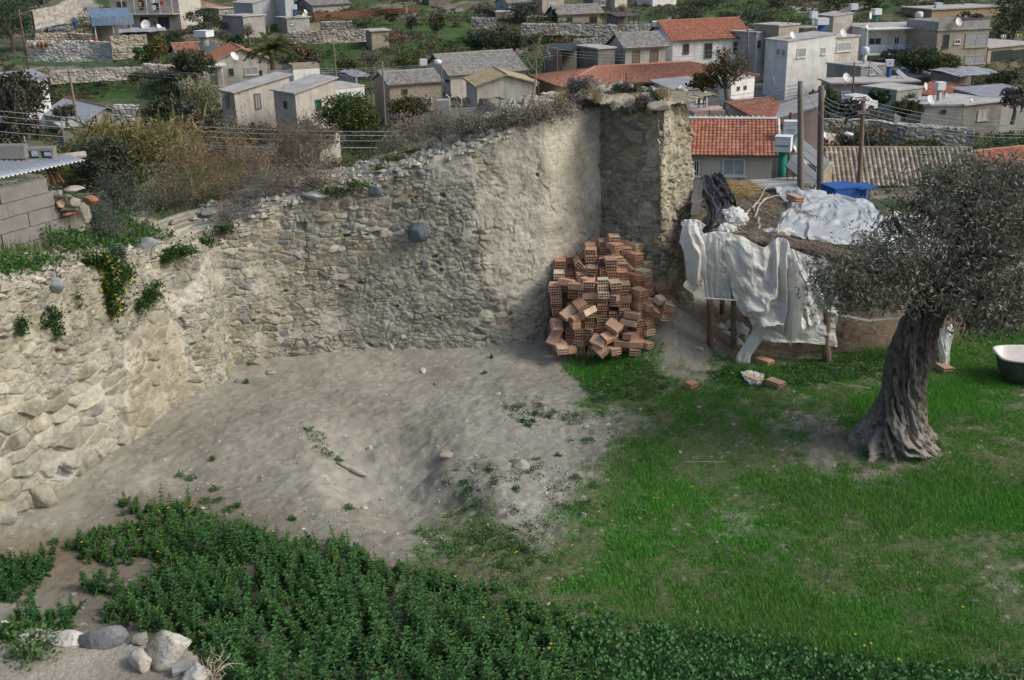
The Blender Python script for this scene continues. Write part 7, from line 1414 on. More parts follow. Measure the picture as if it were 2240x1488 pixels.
def spanel(u, v, Y, label, l=1.8, w=.85):
    p = at_y(u, v, Y); root = empty('solar_collector', p, label, 'solar panel', 'solar panels of the water heaters'); d1 = np.array([.75, -.25, -.60]); d1 /= np.linalg.norm(d1); d2 = np.array([.50, .45, .55]); d2 /= np.linalg.norm(d2); n_ = np.cross(d1, d2); n_ = n_ if n_[2] > 0 else -n_; n_ /= np.linalg.norm(n_)
    Q = [-d1 * l / 2 - d2 * w / 2, d1 * l / 2 - d2 * w / 2, d1 * l / 2 + d2 * w / 2, -d1 * l / 2 + d2 * w / 2]
    mb = MB(); mb.add(Q + [x - n_ * .05 for x in Q], np.array([[0, 1, 2, 3], [7, 6, 5, 4], [0, 4, 5, 1], [1, 5, 6, 2], [2, 6, 7, 3], [3, 7, 4, 0]])); mb.build('frame', m_green, root)
    Q2 = [x * .95 + n_ * .006 for x in Q]
    for s in (0, 1): a, b = (0, .485) if s == 0 else (.515, 1); q = [Q2[0] + (Q2[3] - Q2[0]) * a, Q2[1] + (Q2[2] - Q2[1]) * a, Q2[1] + (Q2[2] - Q2[1]) * b, Q2[0] + (Q2[3] - Q2[0]) * b]; mb = MB(); mb.add(q + [x + n_ * .01 for x in q], np.array([[3, 2, 1, 0], [4, 5, 6, 7], [0, 1, 5, 4], [1, 2, 6, 5], [2, 3, 7, 6], [3, 0, 4, 7]])); mb.build('glass', m_panel, root)
    mb = MB(); 
    for s in (-.8, .8): mb.tube([-d1 * l * .4 + d2 * w * .5 * s, -d1 * l * .4 + d2 * w * .5 * s - [0, 0, 1.3]], .02, 4)
    mb.build('stand', m_frame['d'], root)
spanel(1756, 374, 55, 'front pair of solar panels leaning down to the right beside the first pole'); spanel(1772, 336, 60, 'rear pair of solar panels between the first two poles', 2.3); spanel(458, 103, 134, 'dark solar panels on the red roof under the white tank at the left', 2.4, 1.5); spanel(2084, 224, 100, 'slanted panel beside the grey tank at the right', 2.0, .8); spanel(1916, 150, 120, 'slanted panel beside the round white tank', 1.8, .6); spanel(1975, 165, 112, 'blue edged panel right of the blue boiler', 1.6, .5)
heater(425, 67, 460, 83, 132, 'white box tank on a pillar over the red roof at the left', MW['grey'], leg=.0, cylh=1.0, rz=-.4); heater(636, 10, 648, 22, 172, 'small white tank on the annex of the tall grey house', m_blue, cylh=1.0, rz=.1)
heater(918, 130, 934, 145, 130, 'white tank on a thin stand left of the grey gable roof', None, leg=.6, cylh=.6, rz=.1); heater(948, 130, 966, 143, 131, 'rounded white tank at the end of the grey gable roof', None, leg=0, cylh=.1, shape='round'); heater(1429, 47, 1458, 60, 142, 'white twin tank above the dish of the red-roofed white house', m_metal, leg=.2, cylh=.8, rz=.0)
heater(1773, 25, 1790, 42, 142, 'white tank, leftmost of the row on the right-hand roofs', MW['white'], cylh=.8, rz=.2); heater(1786, 40, 1814, 56, 139, 'pair of low white tanks on blue boilers', m_blue, cylh=.9, rz=.1); heater(1861, 8, 1878, 23, 150, 'highest white box tank on a green stand', m_green, cylh=.9, rz=.1); heater(1909, 19, 1930, 34, 148, 'white box tank on a green boiler right of the tall dish', m_green, cylh=.9, rz=.3)
heater(2003, 24, 2023, 42, 148, 'round white tank on the roof of the balcony house', MW['white'], cylh=.8, shape='round'); heater(1885, 101, 1905, 121, 124, 'white ball tank on a white boiler before the balcony house', MW['white'], cylh=.9, shape='round'); heater(1939, 131, 1957, 147, 113, 'white box tank on a bright blue boiler', m_blue, cylh=1.1, rz=-.1, txt=[('=', .5, 0, m_blue)]); heater(2048, 180, 2070, 199, 98, 'weathered grey box tank over a grey cylinder', m_metal, cylh=1.3, rz=.2)
heater(2047, 6, 2063, 20, 172, 'grey panel-sided tank on the ochre house', None, cylh=.2, rz=.0)
# ---- poles and wires
def pole(u0, v0, u1, v1, Y, r, label, colr=(.17, .13, .10), arms=(), hgt=None):
    a = at_y(u0, v0, Y); b = at_y(u1, v1, Y); b = a + (b - a) * max(1.0, 1.0); b[2] = min(b[2], float(Th(b[0], b[1]))) - .3
    root = empty('utility_pole', b, label, 'pole', 'utility poles through the village'); Q = np.linspace(0, 1, 8)[:, None] * (a - b); mb = MB(); mb.tube(Q, np.linspace(r * 1.15, r * .85, 8), 9, colr); mb.build('shaft', m_bark, root, smooth=True)
    for z, l in arms:
        p = (a - b) * (1 - z); mb = MB(); mb.tube([p + [-l, -.1, 0], p + [l, -.1, 0]], .035, 5, (.2, .18, .16))
        for k in (-.9, -.4, .4, .9): mb.tube([p + [k * l, -.1, .02], p + [k * l, -.1, .14]], .03, 5, (.5, .5, .48))
        mb.build('crossarm', m_bark, root)
    return a
PA = pole(1751, 178, 1755, 445, 52, .15, 'thick weathered wooden pole, leftmost of the three before the pink house', (.20, .175, .15)); PB = pole(1797, 188, 1795, 455, 54, .16, 'thick wooden pole with a pointed top, middle of the three', (.17, .14, .12)); PC_ = pole(1889, 214, 1877, 470, 54, .12, 'leaning thinner wooden pole, rightmost of the three', (.22, .16, .12), arms=((.02, .25), (.12, .25)))
pole(41, 21, 57, 122, 140, .12, 'tall rust-brown pole at the far left', (.16, .09, .075)); pole(96, 0, 98, 48, 165, .11, 'wooden pole by the road at the top left', (.14, .12, .1)); pole(150, 150, 161, 212, 112, .13, 'pale wooden pole on the green slope behind the metal roof', (.22, .19, .15), arms=((.05, .5),)); pole(134, 262, 136, 320, 70, .05, 'thin post holding wires at the left', (.2, .17, .15)); pole(836, 135, 840, 230, 108, .09, 'thin pole beside the roofless ruin', (.2, .17, .14)); pole(965, 150, 967, 210, 108, .06, 'thin pole before the grey gable roof', (.15, .13, .11))
pole(728, 82, 735, 152, 130, .09, 'thin pole among the orange shrubs', (.2, .16, .13)); pole(1218, 105, 1218, 165, 126, .12, 'rust-brown pole with a lamp before the dark shelter', (.16, .08, .06)); pole(1636, 60, 1640, 145, 132, .13, 'thick pole at the right end of the white house', (.2, .17, .15)); pole(1869, 135, 1866, 225, 108, .09, 'thin pole before the long flat roofed house', (.16, .11, .09)); pole(1725, 48, 1726, 80, 138, .05, 'aerial pole on the penthouse roof', (.1, .1, .1)); pole(1730, 247, 1730, 266, 70, .12, 'short rusty post on the grey slab of the pink house', (.13, .06, .045)); pole(788, 0, 790, 40, 175, .08, 'thin pole by the brown fence at the top', (.15, .12, .1))
pole(955, 2, 955, 24, 190, .06, 'thin pole before the dark stone hut', (.12, .11, .1)); pole(1370, 160, 1366, 196, 95, .06, 'short dark post in front of the long red roof', (.1, .08, .07)); pole(1177, 178, 1184, 208, 95, .06, 'leaning dark post at the left end of the long red roof', (.1, .08, .07))
m_wire = material('power_cable', (.20, .25, .25), var=0, rough=.5, bump=0)
def wire(a, b, sag, r, label, grp='power lines crossing the village'):
    A = at_y(*a); B = at_y(*b); t = np.linspace(0, 1, 22)[:, None]; P = A * (1 - t) + B * t; P[:, 2] -= sag * 4 * (t * (1 - t))[:, 0]; mb = MB(); mb.tube(P, r, 4, caps=False); tag(mb.build('power_line', m_wire), label, 'cable', grp)
ORD = ['top', 'second from the top', 'third from the top', 'fourth from the top', 'fifth from the top', 'lowest']
for i, (v0, v1, v2) in enumerate([(240, 274, 288), (252, 284, 296), (264, 296, 308), (286, 316, 322), ]): wire((-60, v0 - 3, 40), (900, v2, 48), .25, .012, f'{ORD[i]} pale cable crossing in front of the village at the left')
wire((130, 318, 40), (900, 322, 50), .05, .008, 'dark lowest cable starting at the thin post at the left')
for i, (v0, v1) in enumerate([(118, 168), (121, 171), (125, 175), (130, 182)]): wire((20, v0, 120), (640, v1, 110), .5, .016, f'{ORD[i]} far cable over the green slope at the left')
for i, (v0, v1) in enumerate([(142, 96), (146, 100), (150, 106), (156, 112)]): wire((640, v0 + 8, 112), (1218, v1 + 8, 126), .7, .015, f'{ORD[i]} cable ending at the rust-brown pole in the centre')
for i, (v0, v1) in enumerate([(108, 98), (114, 108), (120, 116)]): wire((1218, v0, 126), (1640, v1, 132), .8, .015, f'{ORD[i]} cable between the rust-brown pole and the white house')
for i, (v0, v1) in enumerate([(196, 150), (206, 158), (214, 165), (226, 172)]): wire((1500, v0 + 22, 90), (1751, v1 + 34, 52), .15, .012, f'{ORD[i]} cable joining the first thick pole from the left')
for i, (v0, v1) in enumerate([(205, 222), (215, 230), (226, 238), (236, 246)]): wire((1797, v0, 54), (1889, v1, 54), .35, .010, f'{ORD[i]} slack cable between the middle and the right pole')
for i, (v0, v1) in enumerate([(218, 262), (226, 272), (236, 282), (246, 292), (252, 300)]): wire((1889, v0, 54), (2300, v1, 56), .4, .010, f'{ORD[i]} cable leaving the right pole towards the edge')
wire((1752, 182, 52), (1858, 360, 53), 0, .014, 'pale stay wire slanting down from the first thick pole'); wire((1797, 262, 54), (1856, 345, 54), 0, .012, 'thin stay wire slanting down from the middle pole'); wire((1889, 240, 54), (1925, 470, 53), 0, .010, 'thin stay wire beside the blue container'); wire((1520, 285, 63), (1752, 272, 53), .1, .012, 'dark cable drooping over the red tiled roof')
# ---- blue container
p = at_y(1806, 458, 50); p2 = at_y(1912, 462, 50); w = p2[0] - p[0]; root = empty('blue_container', [(p[0] + p2[0]) / 2, 50.5, p[2] - .6], 'dark blue open-ended metal container behind the shed', 'container'); h = at_y(1806, 413, 50)[2] - p[2] + .6; R = rotz(.25)
mb = MB(); mb.box([-w * .16, 0, h / 2], (w * .58, 1.3, h), R); mb.box([-w * .16, 0, h + .03], (w * .62, 1.36, .06), R); mb.build('body', m_blue, root); mb = MB(); mb.box([w * .26, .1, h / 2], (w * .32, .06, h * .96), R); 
for k in range(5): mb.box([w * .12 + k * w * .08, .0, h / 2], (.05, .06, h * .96), R)
mb.box([w * .27, 0, h - .02], (w * .42, 1.2, .06), R); mb.build('open_end', m_blue, root)
# ---- garden walls
def gwall(name, label, pts, h, colr, px=None, thick=.45, white=False, Y=None, cat='wall', mat=None):
    P = np.array([at_y(u, v, y) for u, v, y in pts]); S = np.concatenate([[0], np.cumsum(np.linalg.norm(np.diff(P, axis=0), axis=1))]); n = max(12, int(S[-1] / .12)); s = np.linspace(0, S[-1], n); Q = np.stack([np.interp(s, S, P[:, c]) for c in range(3)], 1)
    m = max(6, int((h + .8) / .10)); z = np.linspace(-.8, h, m); SS, ZZ = np.meshgrid(s, z, indexing='ij'); Tn = np.gradient(Q, axis=0); Tn /= np.linalg.norm(Tn, axis=1)[:, None]; N_ = np.stack([Tn[:, 1], -Tn[:, 0], 0 * s], 1)
    if N_[:, 1].mean() > 0: N_ = -N_
    f1, f2, i, dx, dy = voro(SS / .55 + .1 * ZZ, ZZ / .33, 7); d = sstep(.02, .22, f2 - f1) * .12 * (.5 + hid(i, 2)); top = .16 * (vn2(s * 1.7, s * 0, 9) - .5) + .12 * (vn2(s * 5, s * 0, 10) - .5)
    G = Q[:, None] + N_[:, None] * d[..., None]; G[..., 2] = Q[:, 2:3] + ZZ + np.where(ZZ > h * .6, top[:, None], 0); c = (np.array(colr) * (.7 + .6 * hid(i, 4))[..., None]) * (.85 + .15 * sstep(.02, .2, f2 - f1))[..., None]
    B = G.copy(); B[:, :, :2] = Q[:, None, :2] - N_[:, None, :2] * thick; cap = np.stack([G[:, -1], B[:, -1]], 1); mb = MB(); mb.grid(G, c); mb.grid(cap, np.repeat(c[:, -1:], 2, 1)); mb.grid(B[:, ::-1], c)
    return tag(mb.build(name, mat or m_stone, smooth=False), label, cat)
gwall('dry_stone_wall', 'whitewashed dry stone terrace wall below the road at the left', [(60, 120, 140), (130, 121, 140), (200, 120, 140), (248, 124, 139)], 1.7, (.46, .45, .42)); gwall('dry_stone_wall', 'rough tan stone bank above the whitewashed terrace wall', [(78, 90, 150), (150, 88, 151), (205, 92, 150)], 1.0, (.36, .32, .24))
gwall('dry_stone_wall', 'rubble retaining wall curving up beside the road at the top left', [(70, 52, 160), (130, 40, 165), (172, 12, 175), (160, -12, 185)], 1.8, (.36, .34, .30)); gwall('dry_stone_wall', 'low rubble wall beside the dirt path at the left', [(110, 168, 122), (180, 164, 123), (240, 160, 124), (300, 158, 125), (380, 160, 126)], .6, (.36, .34, .29)); gwall('dry_stone_wall', 'pale rubble wall right of the metal roofed cottage', [(248, 248, 112), (305, 250, 112)], .9, (.40, .39, .36))
gwall('dry_stone_wall', 'loose stone wall on the slope at the top centre', [(1030, 50, 158), (1085, 52, 158)], .8, (.27, .26, .24)); gwall('dry_stone_wall', 'long low stone wall below the rafters ruin', [(1140, 62, 155), (1300, 66, 155), (1400, 66, 155), (1470, 60, 155)], .7, (.34, .33, .29)); gwall('dry_stone_wall', 'stone wall on the slope above the old shuttered house', [(1255, 96, 145), (1370, 90, 146)], .6, (.32, .31, .28)); gwall('dry_stone_wall', 'rubble wall in the small field at the right', [(1800, 300, 90), (1900, 302, 90), (1980, 316, 88), (2110, 322, 87)], 1.5, (.34, .34, .31)); gwall('dry_stone_wall', 'upper rubble wall below the concrete box house', [(1960, 292, 93), (2060, 300, 92), (2130, 310, 91)], .9, (.36, .36, .33))
gwall('mud_wall', 'old mud brick wall at the end of the whitewashed terrace wall', [(245, 116, 138), (325, 112, 140)], 2.0, (.33, .30, .235)); gwall('dry_stone_wall', 'tumbled stones beside the garden tree at the left', [(312, 152, 124), (385, 158, 124)], .7, (.38, .36, .32)); gwall('dry_stone_wall', 'broken retaining wall before the tall grey house', [(630, 82, 152), (700, 82, 152), (800, 78, 153)], .8, (.36, .33, .28)); gwall('dry_stone_wall', 'stone heap wall left of the tree at the top', [(700, 58, 164), (770, 57, 164)], .7, (.33, .30, .26))
def bwall(label, a, b, h, m, Yt=None, name='garden_wall', th=.2, cat='wall'):
    A, B = at_y(*a), at_y(*b); d = B - A; L = np.linalg.norm(d[:2]); R = rotz(math.atan2(d[1], d[0])); mb = MB(); mb.box((A + B) / 2 + [0, 0, -h / 2], (L, th, h), R); return tag(mb.build(name, m), label, cat)
bwall('grey shaded garden wall beside the leafless tree', (1596, 220, 102), (1629, 222, 98), 2.6, MW['grey']); bwall('low white garden wall right of the leafless tree', (1629, 222, 98), (1671, 221, 101), 2.2, MW['white']); bwall('pinkish patio wall below the two people', (1505, 238, 97.5), (1584, 238, 98), 2.4, MW['pink'], th=3.4); bwall('short weathered ochre wall block by the cement mixer', (1552, 241, 94), (1584, 241, 94), 1.6, MW['stone'], th=.8); bwall('brown sheet metal fence under the big tree at the top', (686, 28, 182), (915, 17, 192), 2.4, m_rustm, name='sheet_fence', cat='fence', th=.08); bwall('dark block garden wall in the middle of the field at the right', (1925, 277, 92), (1975, 277, 92), 1.0, MW['bluegrey']); bwall('pale concrete kerb wall behind the barrel-tiled roof', (1095 + 0, 180, 119), (1215, 166, 121), .8, MW['cream']); bwall('light grey patio ledge in front of the golden roofed house', (985, 236, 100), (1050, 236, 100), 1.2, MW['grey']); bwall('grey-blue yard gate wall beside the bungalow', (583, 150, 122), (640, 158, 122), 2.0, MW['bluegrey'])
bwall('tiny blue-grey metal box by the golden roofed house', (955, 218, 100), (983, 218, 100), 1.4, m_metal, name='metal_box', cat='box', th=1.2); bwall('rusted orange metal sheet leaning among the reeds at the left', (228, 270, 88), (256, 268, 88), 1.0, mm('rusted_orange', (.42, .16, .05), var=.5, scale=3, c2=(.5, .4, .25), c2scale=2), name='rusty_sheet', cat='sheet', th=.05); bwall('blue and white cloth under the rusted sheet', (232, 289, 87.8), (256, 288, 87.8), .5, mm('blue_cloth', (.15, .2, .45), c2=(.6, .6, .6), c2scale=6, c2amt=1), name='blue_cloth', cat='cloth', th=.05)
# laundry
LC = dict(white=(.6, .6, .6), red=(.5, .04, .03), blue=(.06, .09, .25), green=(.06, .25, .15), yel=(.5, .42, .1), dark=(.05, .05, .07), lil=(.35, .38, .55)); LM = {k: mm('laundry_' + k, v, var=.1) for k, v in LC.items()}
for u0, v0, u1, v1, c_, Y, lab in [(328, -6, 345, 6, 'white', 175, 'white sheet drying on the balcony of the laundry house'), (347, 3, 357, 11, 'red', 175, 'red garment drying on the balcony'), (303, 5, 310, 14, 'yel', 175, 'yellow shirt drying on the balcony'), (311, 3, 316, 18, 'dark', 175, 'dark trousers drying on the balcony'), (332, 12, 342, 22, 'white', 175, 'white garment hanging low on the balcony'), (355, 44, 368, 55, 'lil', 176, 'lilac towel drying under the balcony'), (369, 44, 376, 54, 'dark', 176, 'dark shirt drying under the balcony'), (349, 45, 355, 56, 'blue', 176, 'blue trousers drying under the balcony'), (335, 45, 339, 53, 'blue', 176, 'small blue cloth drying alone under the balcony'), (357, 55, 364, 64, 'red', 176, 'dark red cloth below the lilac towel'),
                                  (1964, 97, 1976, 115, 'lil', 143.5, 'pale blue towel over the balcony rail at the upper right'), (2030, 98, 2037, 107, 'red', 143.5, 'red and yellow thing at the right end of the balcony'), (1689, 168, 1694, 187, 'lil', 126, 'purple garment hanging by the tall pale house'), (2222, 74, 2234, 80, 'yel', 138, 'orange cloth on the line at the right edge'), (2190, 76, 2200, 84, 'white', 138, 'white cloth on the line at the right edge')]:
    a, b = at_y(u0, v0, Y), at_y(u1, v1, Y); mb = MB(); xx = np.linspace(a[0], b[0], 7); G = np.array([[[x, Y + .05 * math.sin(i * 2) * k, z] for i, x in enumerate(xx)] for k, z in enumerate(np.linspace(a[2], b[2], 4))]); mb.grid(G); mb.grid((G + [0, .03, 0])[:, ::-1]); tag(mb.build('laundry', LM[c_]), lab, 'laundry')
# barrels, mixer, lamp, car
for u, v, Y, w, h, c_, lab in [(76, 99, 139.5, 8, 10, (.38, .37, .33), 'white drum in the row on the terrace wall'), (66, 101, 139.5, 7, 7, (.30, .18, .10), 'small rusty drum left of the white drum'), (87, 99, 139.5, 8, 9, (.22, .13, .09), 'brown drum right of the white drum'), (96, 98, 139.5, 8, 10, (.36, .18, .09), 'rust-orange drum in the row'), (105, 97, 139.5, 8, 8, (.2, .15, .13), 'dark drum at the right end of the row'), (196, 88, 146, 7, 7, (.34, .10, .07), 'left red pot above the whitewashed wall'), (211, 87, 146, 7, 8, (.34, .12, .08), 'right red pot above the whitewashed wall'), (164, 50, 158, 7, 10, (.03, .08, .30), 'blue barrel beside the carport')]:
    p = at_y(u, v + h / 2, Y); k = np.linalg.norm(p - CP) / F; mb = MB(); r = w * k / 2; mb.tube([[0, 0, z * h * k] for z in (0, .02, .33, .35, .66, .68, 1)], [r * .97, r, r, r * 1.05, r * 1.05, r, r], 12, c_); o = mb.build('barrel', m_bark, origin=(0, 0, 0), smooth=True); o.location = p; tag(o, lab, 'barrel')
p = at_y(1598, 262, 92); root = empty('cement_mixer', p, 'grey cement mixer standing on the patio below the white garden wall', 'cement mixer'); ax = np.array([-.1, -.6, .8]); mb = MB(); mb.tube([np.array([0, 0, .75]) + ax * t for t in (-.5, -.35, 0, .25, .55)], [.12, .34, .42, .36, .20], 14); mb.build('drum', m_metal, root, smooth=True); mb = MB(); mb.tube([[-.5, 0, 0], [-.45, 0, .9], [.45, 0, .9], [.5, 0, 0]], .04, 6); mb.build('frame', m_frame['d'], root)
p = at_y(1600, 254, 92); mb = MB(); q0, q1 = at_y(1845, 292, 80), at_y(1867, 296, 80); mb.tube([q0, q0 * .7 + q1 * .3, q1 * .9 + q0 * .1, q1], [.05, .18, .14, .04], 10); tag(mb.build('street_lamp', m_tank, smooth=True), 'white street lamp head above the rubble wall', 'street lamp')
def car(u, v, Y, label, col_, rz):
    p = at_y(u, v, Y); root = empty('parked_car', p, label, 'car', rz=rz); m_ = mm('car_paint', col_, rough=.3, bump=0, spec=.5)
    prof = np.array([(-2.0, .25), (-2.05, .65), (-1.5, .9), (-.9, 1.0), (-.35, 1.42), (.9, 1.45), (1.5, 1.0), (2.0, .9), (2.05, .3)]); mb = MB(); G = np.array([[(x, y * (.85 if z > 1.05 else 1), z) for x, z in prof] for y in (-.8, -.78, .78, .8)]); mb.grid(G); 
    for y in (-.8, .8): mb.add([(x, y * (.85 if z > 1.05 else 1), z) for x, z in prof] + [(0, y, .28)], np.array([[i, i + 1, 9] for i in range(8)] + [[8, 0, 9]]))
    mb.build('body', m_, root)
    for x in (-1.25, 1.3):
        for y in (-.78, .78): mb = MB(); mb.tube([(x, y - .1, .3), (x, y + .1, .3)], .31, 14); mb.build('wheel', m_black, root)
    mb = MB(); mb.box((.25, 0, 1.2), (1.5, 1.40, .26)); mb.build('windows', m_glass, root)
car(1862, 246, 92, 'white car parked among the trees below the flat roofed house', (.6, .62, .63), .4)
# two figures near the small tin-roofed house
m_skin = mm('skin', (.45, .30, .22), var=.05)
def person(u, v, Y, label, top, legs, h=1.65, face=0.0, bend=0.0):
    p = at_y(u, v, Y); k = h / 1.7; me = bpy.data.meshes.new('person'); b = bend
    J = dict(pel=(0, 0, .92, .13), che=(0, -.30 * b, 1.25 - .1 * b, .15), nek=(0, -.42 * b, 1.45 - .18 * b, .055), hed=(0, -.50 * b - .02, 1.60 - .22 * b, .095), top=(0, -.52 * b, 1.68 - .24 * b, .06), ls=(-.19, -.34 * b, 1.38 - .13 * b, .06), le=(-.24, -.42 * b - .05, 1.12 - .1 * b, .045), lh=(-.20, -.50 * b - .18, .95, .035), rs=(.19, -.34 * b, 1.38 - .13 * b, .06), re=(.25, -.40 * b - .05, 1.12 - .1 * b, .045), rh=(.22, -.5 * b - .18, .95, .035), lt=(-.10, 0, .85, .10), lk=(-.12, -.04, .48, .065), la=(-.12, 0, .09, .045), lf=(-.12, -.14, .04, .04), rt=(.10, 0, .85, .10), rk=(.13, -.02, .48, .065), ra=(.14, .03, .09, .045), rf=(.14, -.10, .04, .04))
    E = [('pel', 'che'), ('che', 'nek'), ('nek', 'hed'), ('hed', 'top'), ('che', 'ls'), ('ls', 'le'), ('le', 'lh'), ('che', 'rs'), ('rs', 're'), ('re', 'rh'), ('pel', 'lt'), ('lt', 'lk'), ('lk', 'la'), ('la', 'lf'), ('pel', 'rt'), ('rt', 'rk'), ('rk', 'ra'), ('ra', 'rf')]
    K = list(J); me.from_pydata([(J[q][0] * k, J[q][1] * k, J[q][2] * k) for q in K], [(K.index(a), K.index(c)) for a, c in E], []); o = bpy.data.objects.new('person', me); COL.objects.link(o)
    sk = o.modifiers.new('skin', 'SKIN'); o.modifiers.new('sub', 'SUBSURF').levels = 1
    for i, q in enumerate(K): me.skin_vertices[0].data[i].radius = (J[q][3] * k, J[q][3] * k)
    me.skin_vertices[0].data[0].use_root = True; bpy.context.view_layer.update(); m2 = bpy.data.meshes.new_from_object(o.evaluated_get(bpy.context.evaluated_depsgraph_get())); bpy.data.objects.remove(o)
    o = bpy.data.objects.new('person', m2); COL.objects.link(o); o.location = p; o.rotation_euler = (0, 0, face); m2.materials.clear()
    for m_ in (mm('top', top), mm('trousers', legs), m_skin, m_black): m2.materials.append(m_)
    for f in m2.polygons: z = f.center.z / k; zz = z + .22 * b * (z > 1.2); f.material_index = 1 if z < .9 else (0 if zz < 1.47 and abs(f.center.x) < .3 * k and not (z < 1.0 and abs(f.center.x) > .17 * k) else (3 if zz > 1.62 else 2)); f.use_smooth = True
    return tag(o, label, 'person')
person(1528, 237, 98, 'person in a yellow and dark top bending forward near the small tin-roofed house', (.45, .33, .06), (.06, .06, .07), 1.35, .6, .8); person(1540, 236, 98.4, 'person in dark blue clothes bending beside the one in yellow', (.03, .03, .05), (.04, .05, .12), 1.45, .3, .7)
# ================================================================ village trees and scrub
def tree(name, u, v, w, h, label, colr, n=900, Y=None, trunk=.3, seed=1, lsize=.26, sparse=.0, cat='tree', dark=None, group=None, tw=None, bare=False, asp=.7, flat=1.0, mat=None, tint=.3):
    """u,v foot pixel; w,h pixel size of the whole plant"""
    p = at_y(u, v, Y) if Y else hitT(u, v); k = np.linalg.norm(p - CP) / F; W_, H_ = w * k, h * k; r = np.random.default_rng(seed * 7 + 3); root = empty(name, p, label, cat, group)
    mb = MB(); lim = []; ht = H_ * trunk
    mb.tube([[0, 0, -.4], [.03 * W_, 0, ht * .5], [0, 0, ht + .1]], [W_ * .035 + .05, W_ * .028 + .04, W_ * .02 + .03], 7, tw or (.13, .11, .09))
    A, B, ra, e = twigs(np.array([0, 0, ht]), (H_ - ht) * .95, 7 if not bare else 14, seed, None, r0=.03 + W_ * .006, curl=.45, depth=4 if not bare else 5, spread=.75, up=.9)
    s = np.array([W_ / (1.5 * (H_ - ht) + 1e-3), W_ / (1.6 * (H_ - ht) + 1e-3), 1.0]); s = np.clip(s, .35, 2.5); s[2] = 1; A = (A - [0, 0, ht]) * s + [0, 0, ht]; B = (B - [0, 0, ht]) * s + [0, 0, ht]; mb.segs(A, B, np.maximum(ra, .012), np.maximum(ra * .7, .01), gcol(len(A), r, tw or (.14, .12, .10), .2, .05)); mb.build('trunk', m_bark, root)
    m = n; nc = max(6, int(m / 45)); cd = r.normal(size=(nc, 3)); cd /= np.linalg.norm(cd, axis=1)[:, None]; rad = r.uniform(.25, 1, nc) ** .45; cc_ = cd * rad[:, None] * [W_ / 2 * .85, W_ / 2 * .8, (H_ - ht * .8) / 2 * .85] + [0, 0, ht * .8 + (H_ - ht * .8) / 2]
    if bare: j = r.integers(0, len(B), m); Q = B[j] + r.normal(size=(m, 3)) * .08
    else:
        j = r.integers(0, nc, m); cs = r.uniform(.10, .22, nc)[j][:, None]; d = r.normal(size=(m, 3)); d /= np.linalg.norm(d, axis=1)[:, None]; Q = cc_[j] + d * cs * np.array([W_, W_, H_ * .8]) * r.uniform(.3, 1, (m, 1)) ** .5
    ct = r.uniform(1 - tint, 1 + tint, nc)[j % nc][:, None]; c = gcol(m, r, colr, .22, .07) * ct
    if dark is not None: q = r.random(m) < .3; c[q] = gcol(q.sum(), r, dark, .2, .05)
    if m: mb = MB(); mb.leaves(Q, lsize, r, np.clip(c, .01, .8), asp=asp, up=.2); mb.build('crown', mat or m_leaf, root)
    return root
DG, OG, BG, YG, BR_, OR_, PU = (.035, .065, .03), (.075, .09, .06), (.05, .10, .035), (.10, .12, .03), (.15, .125, .095), (.20, .13, .06), (.16, .135, .13)
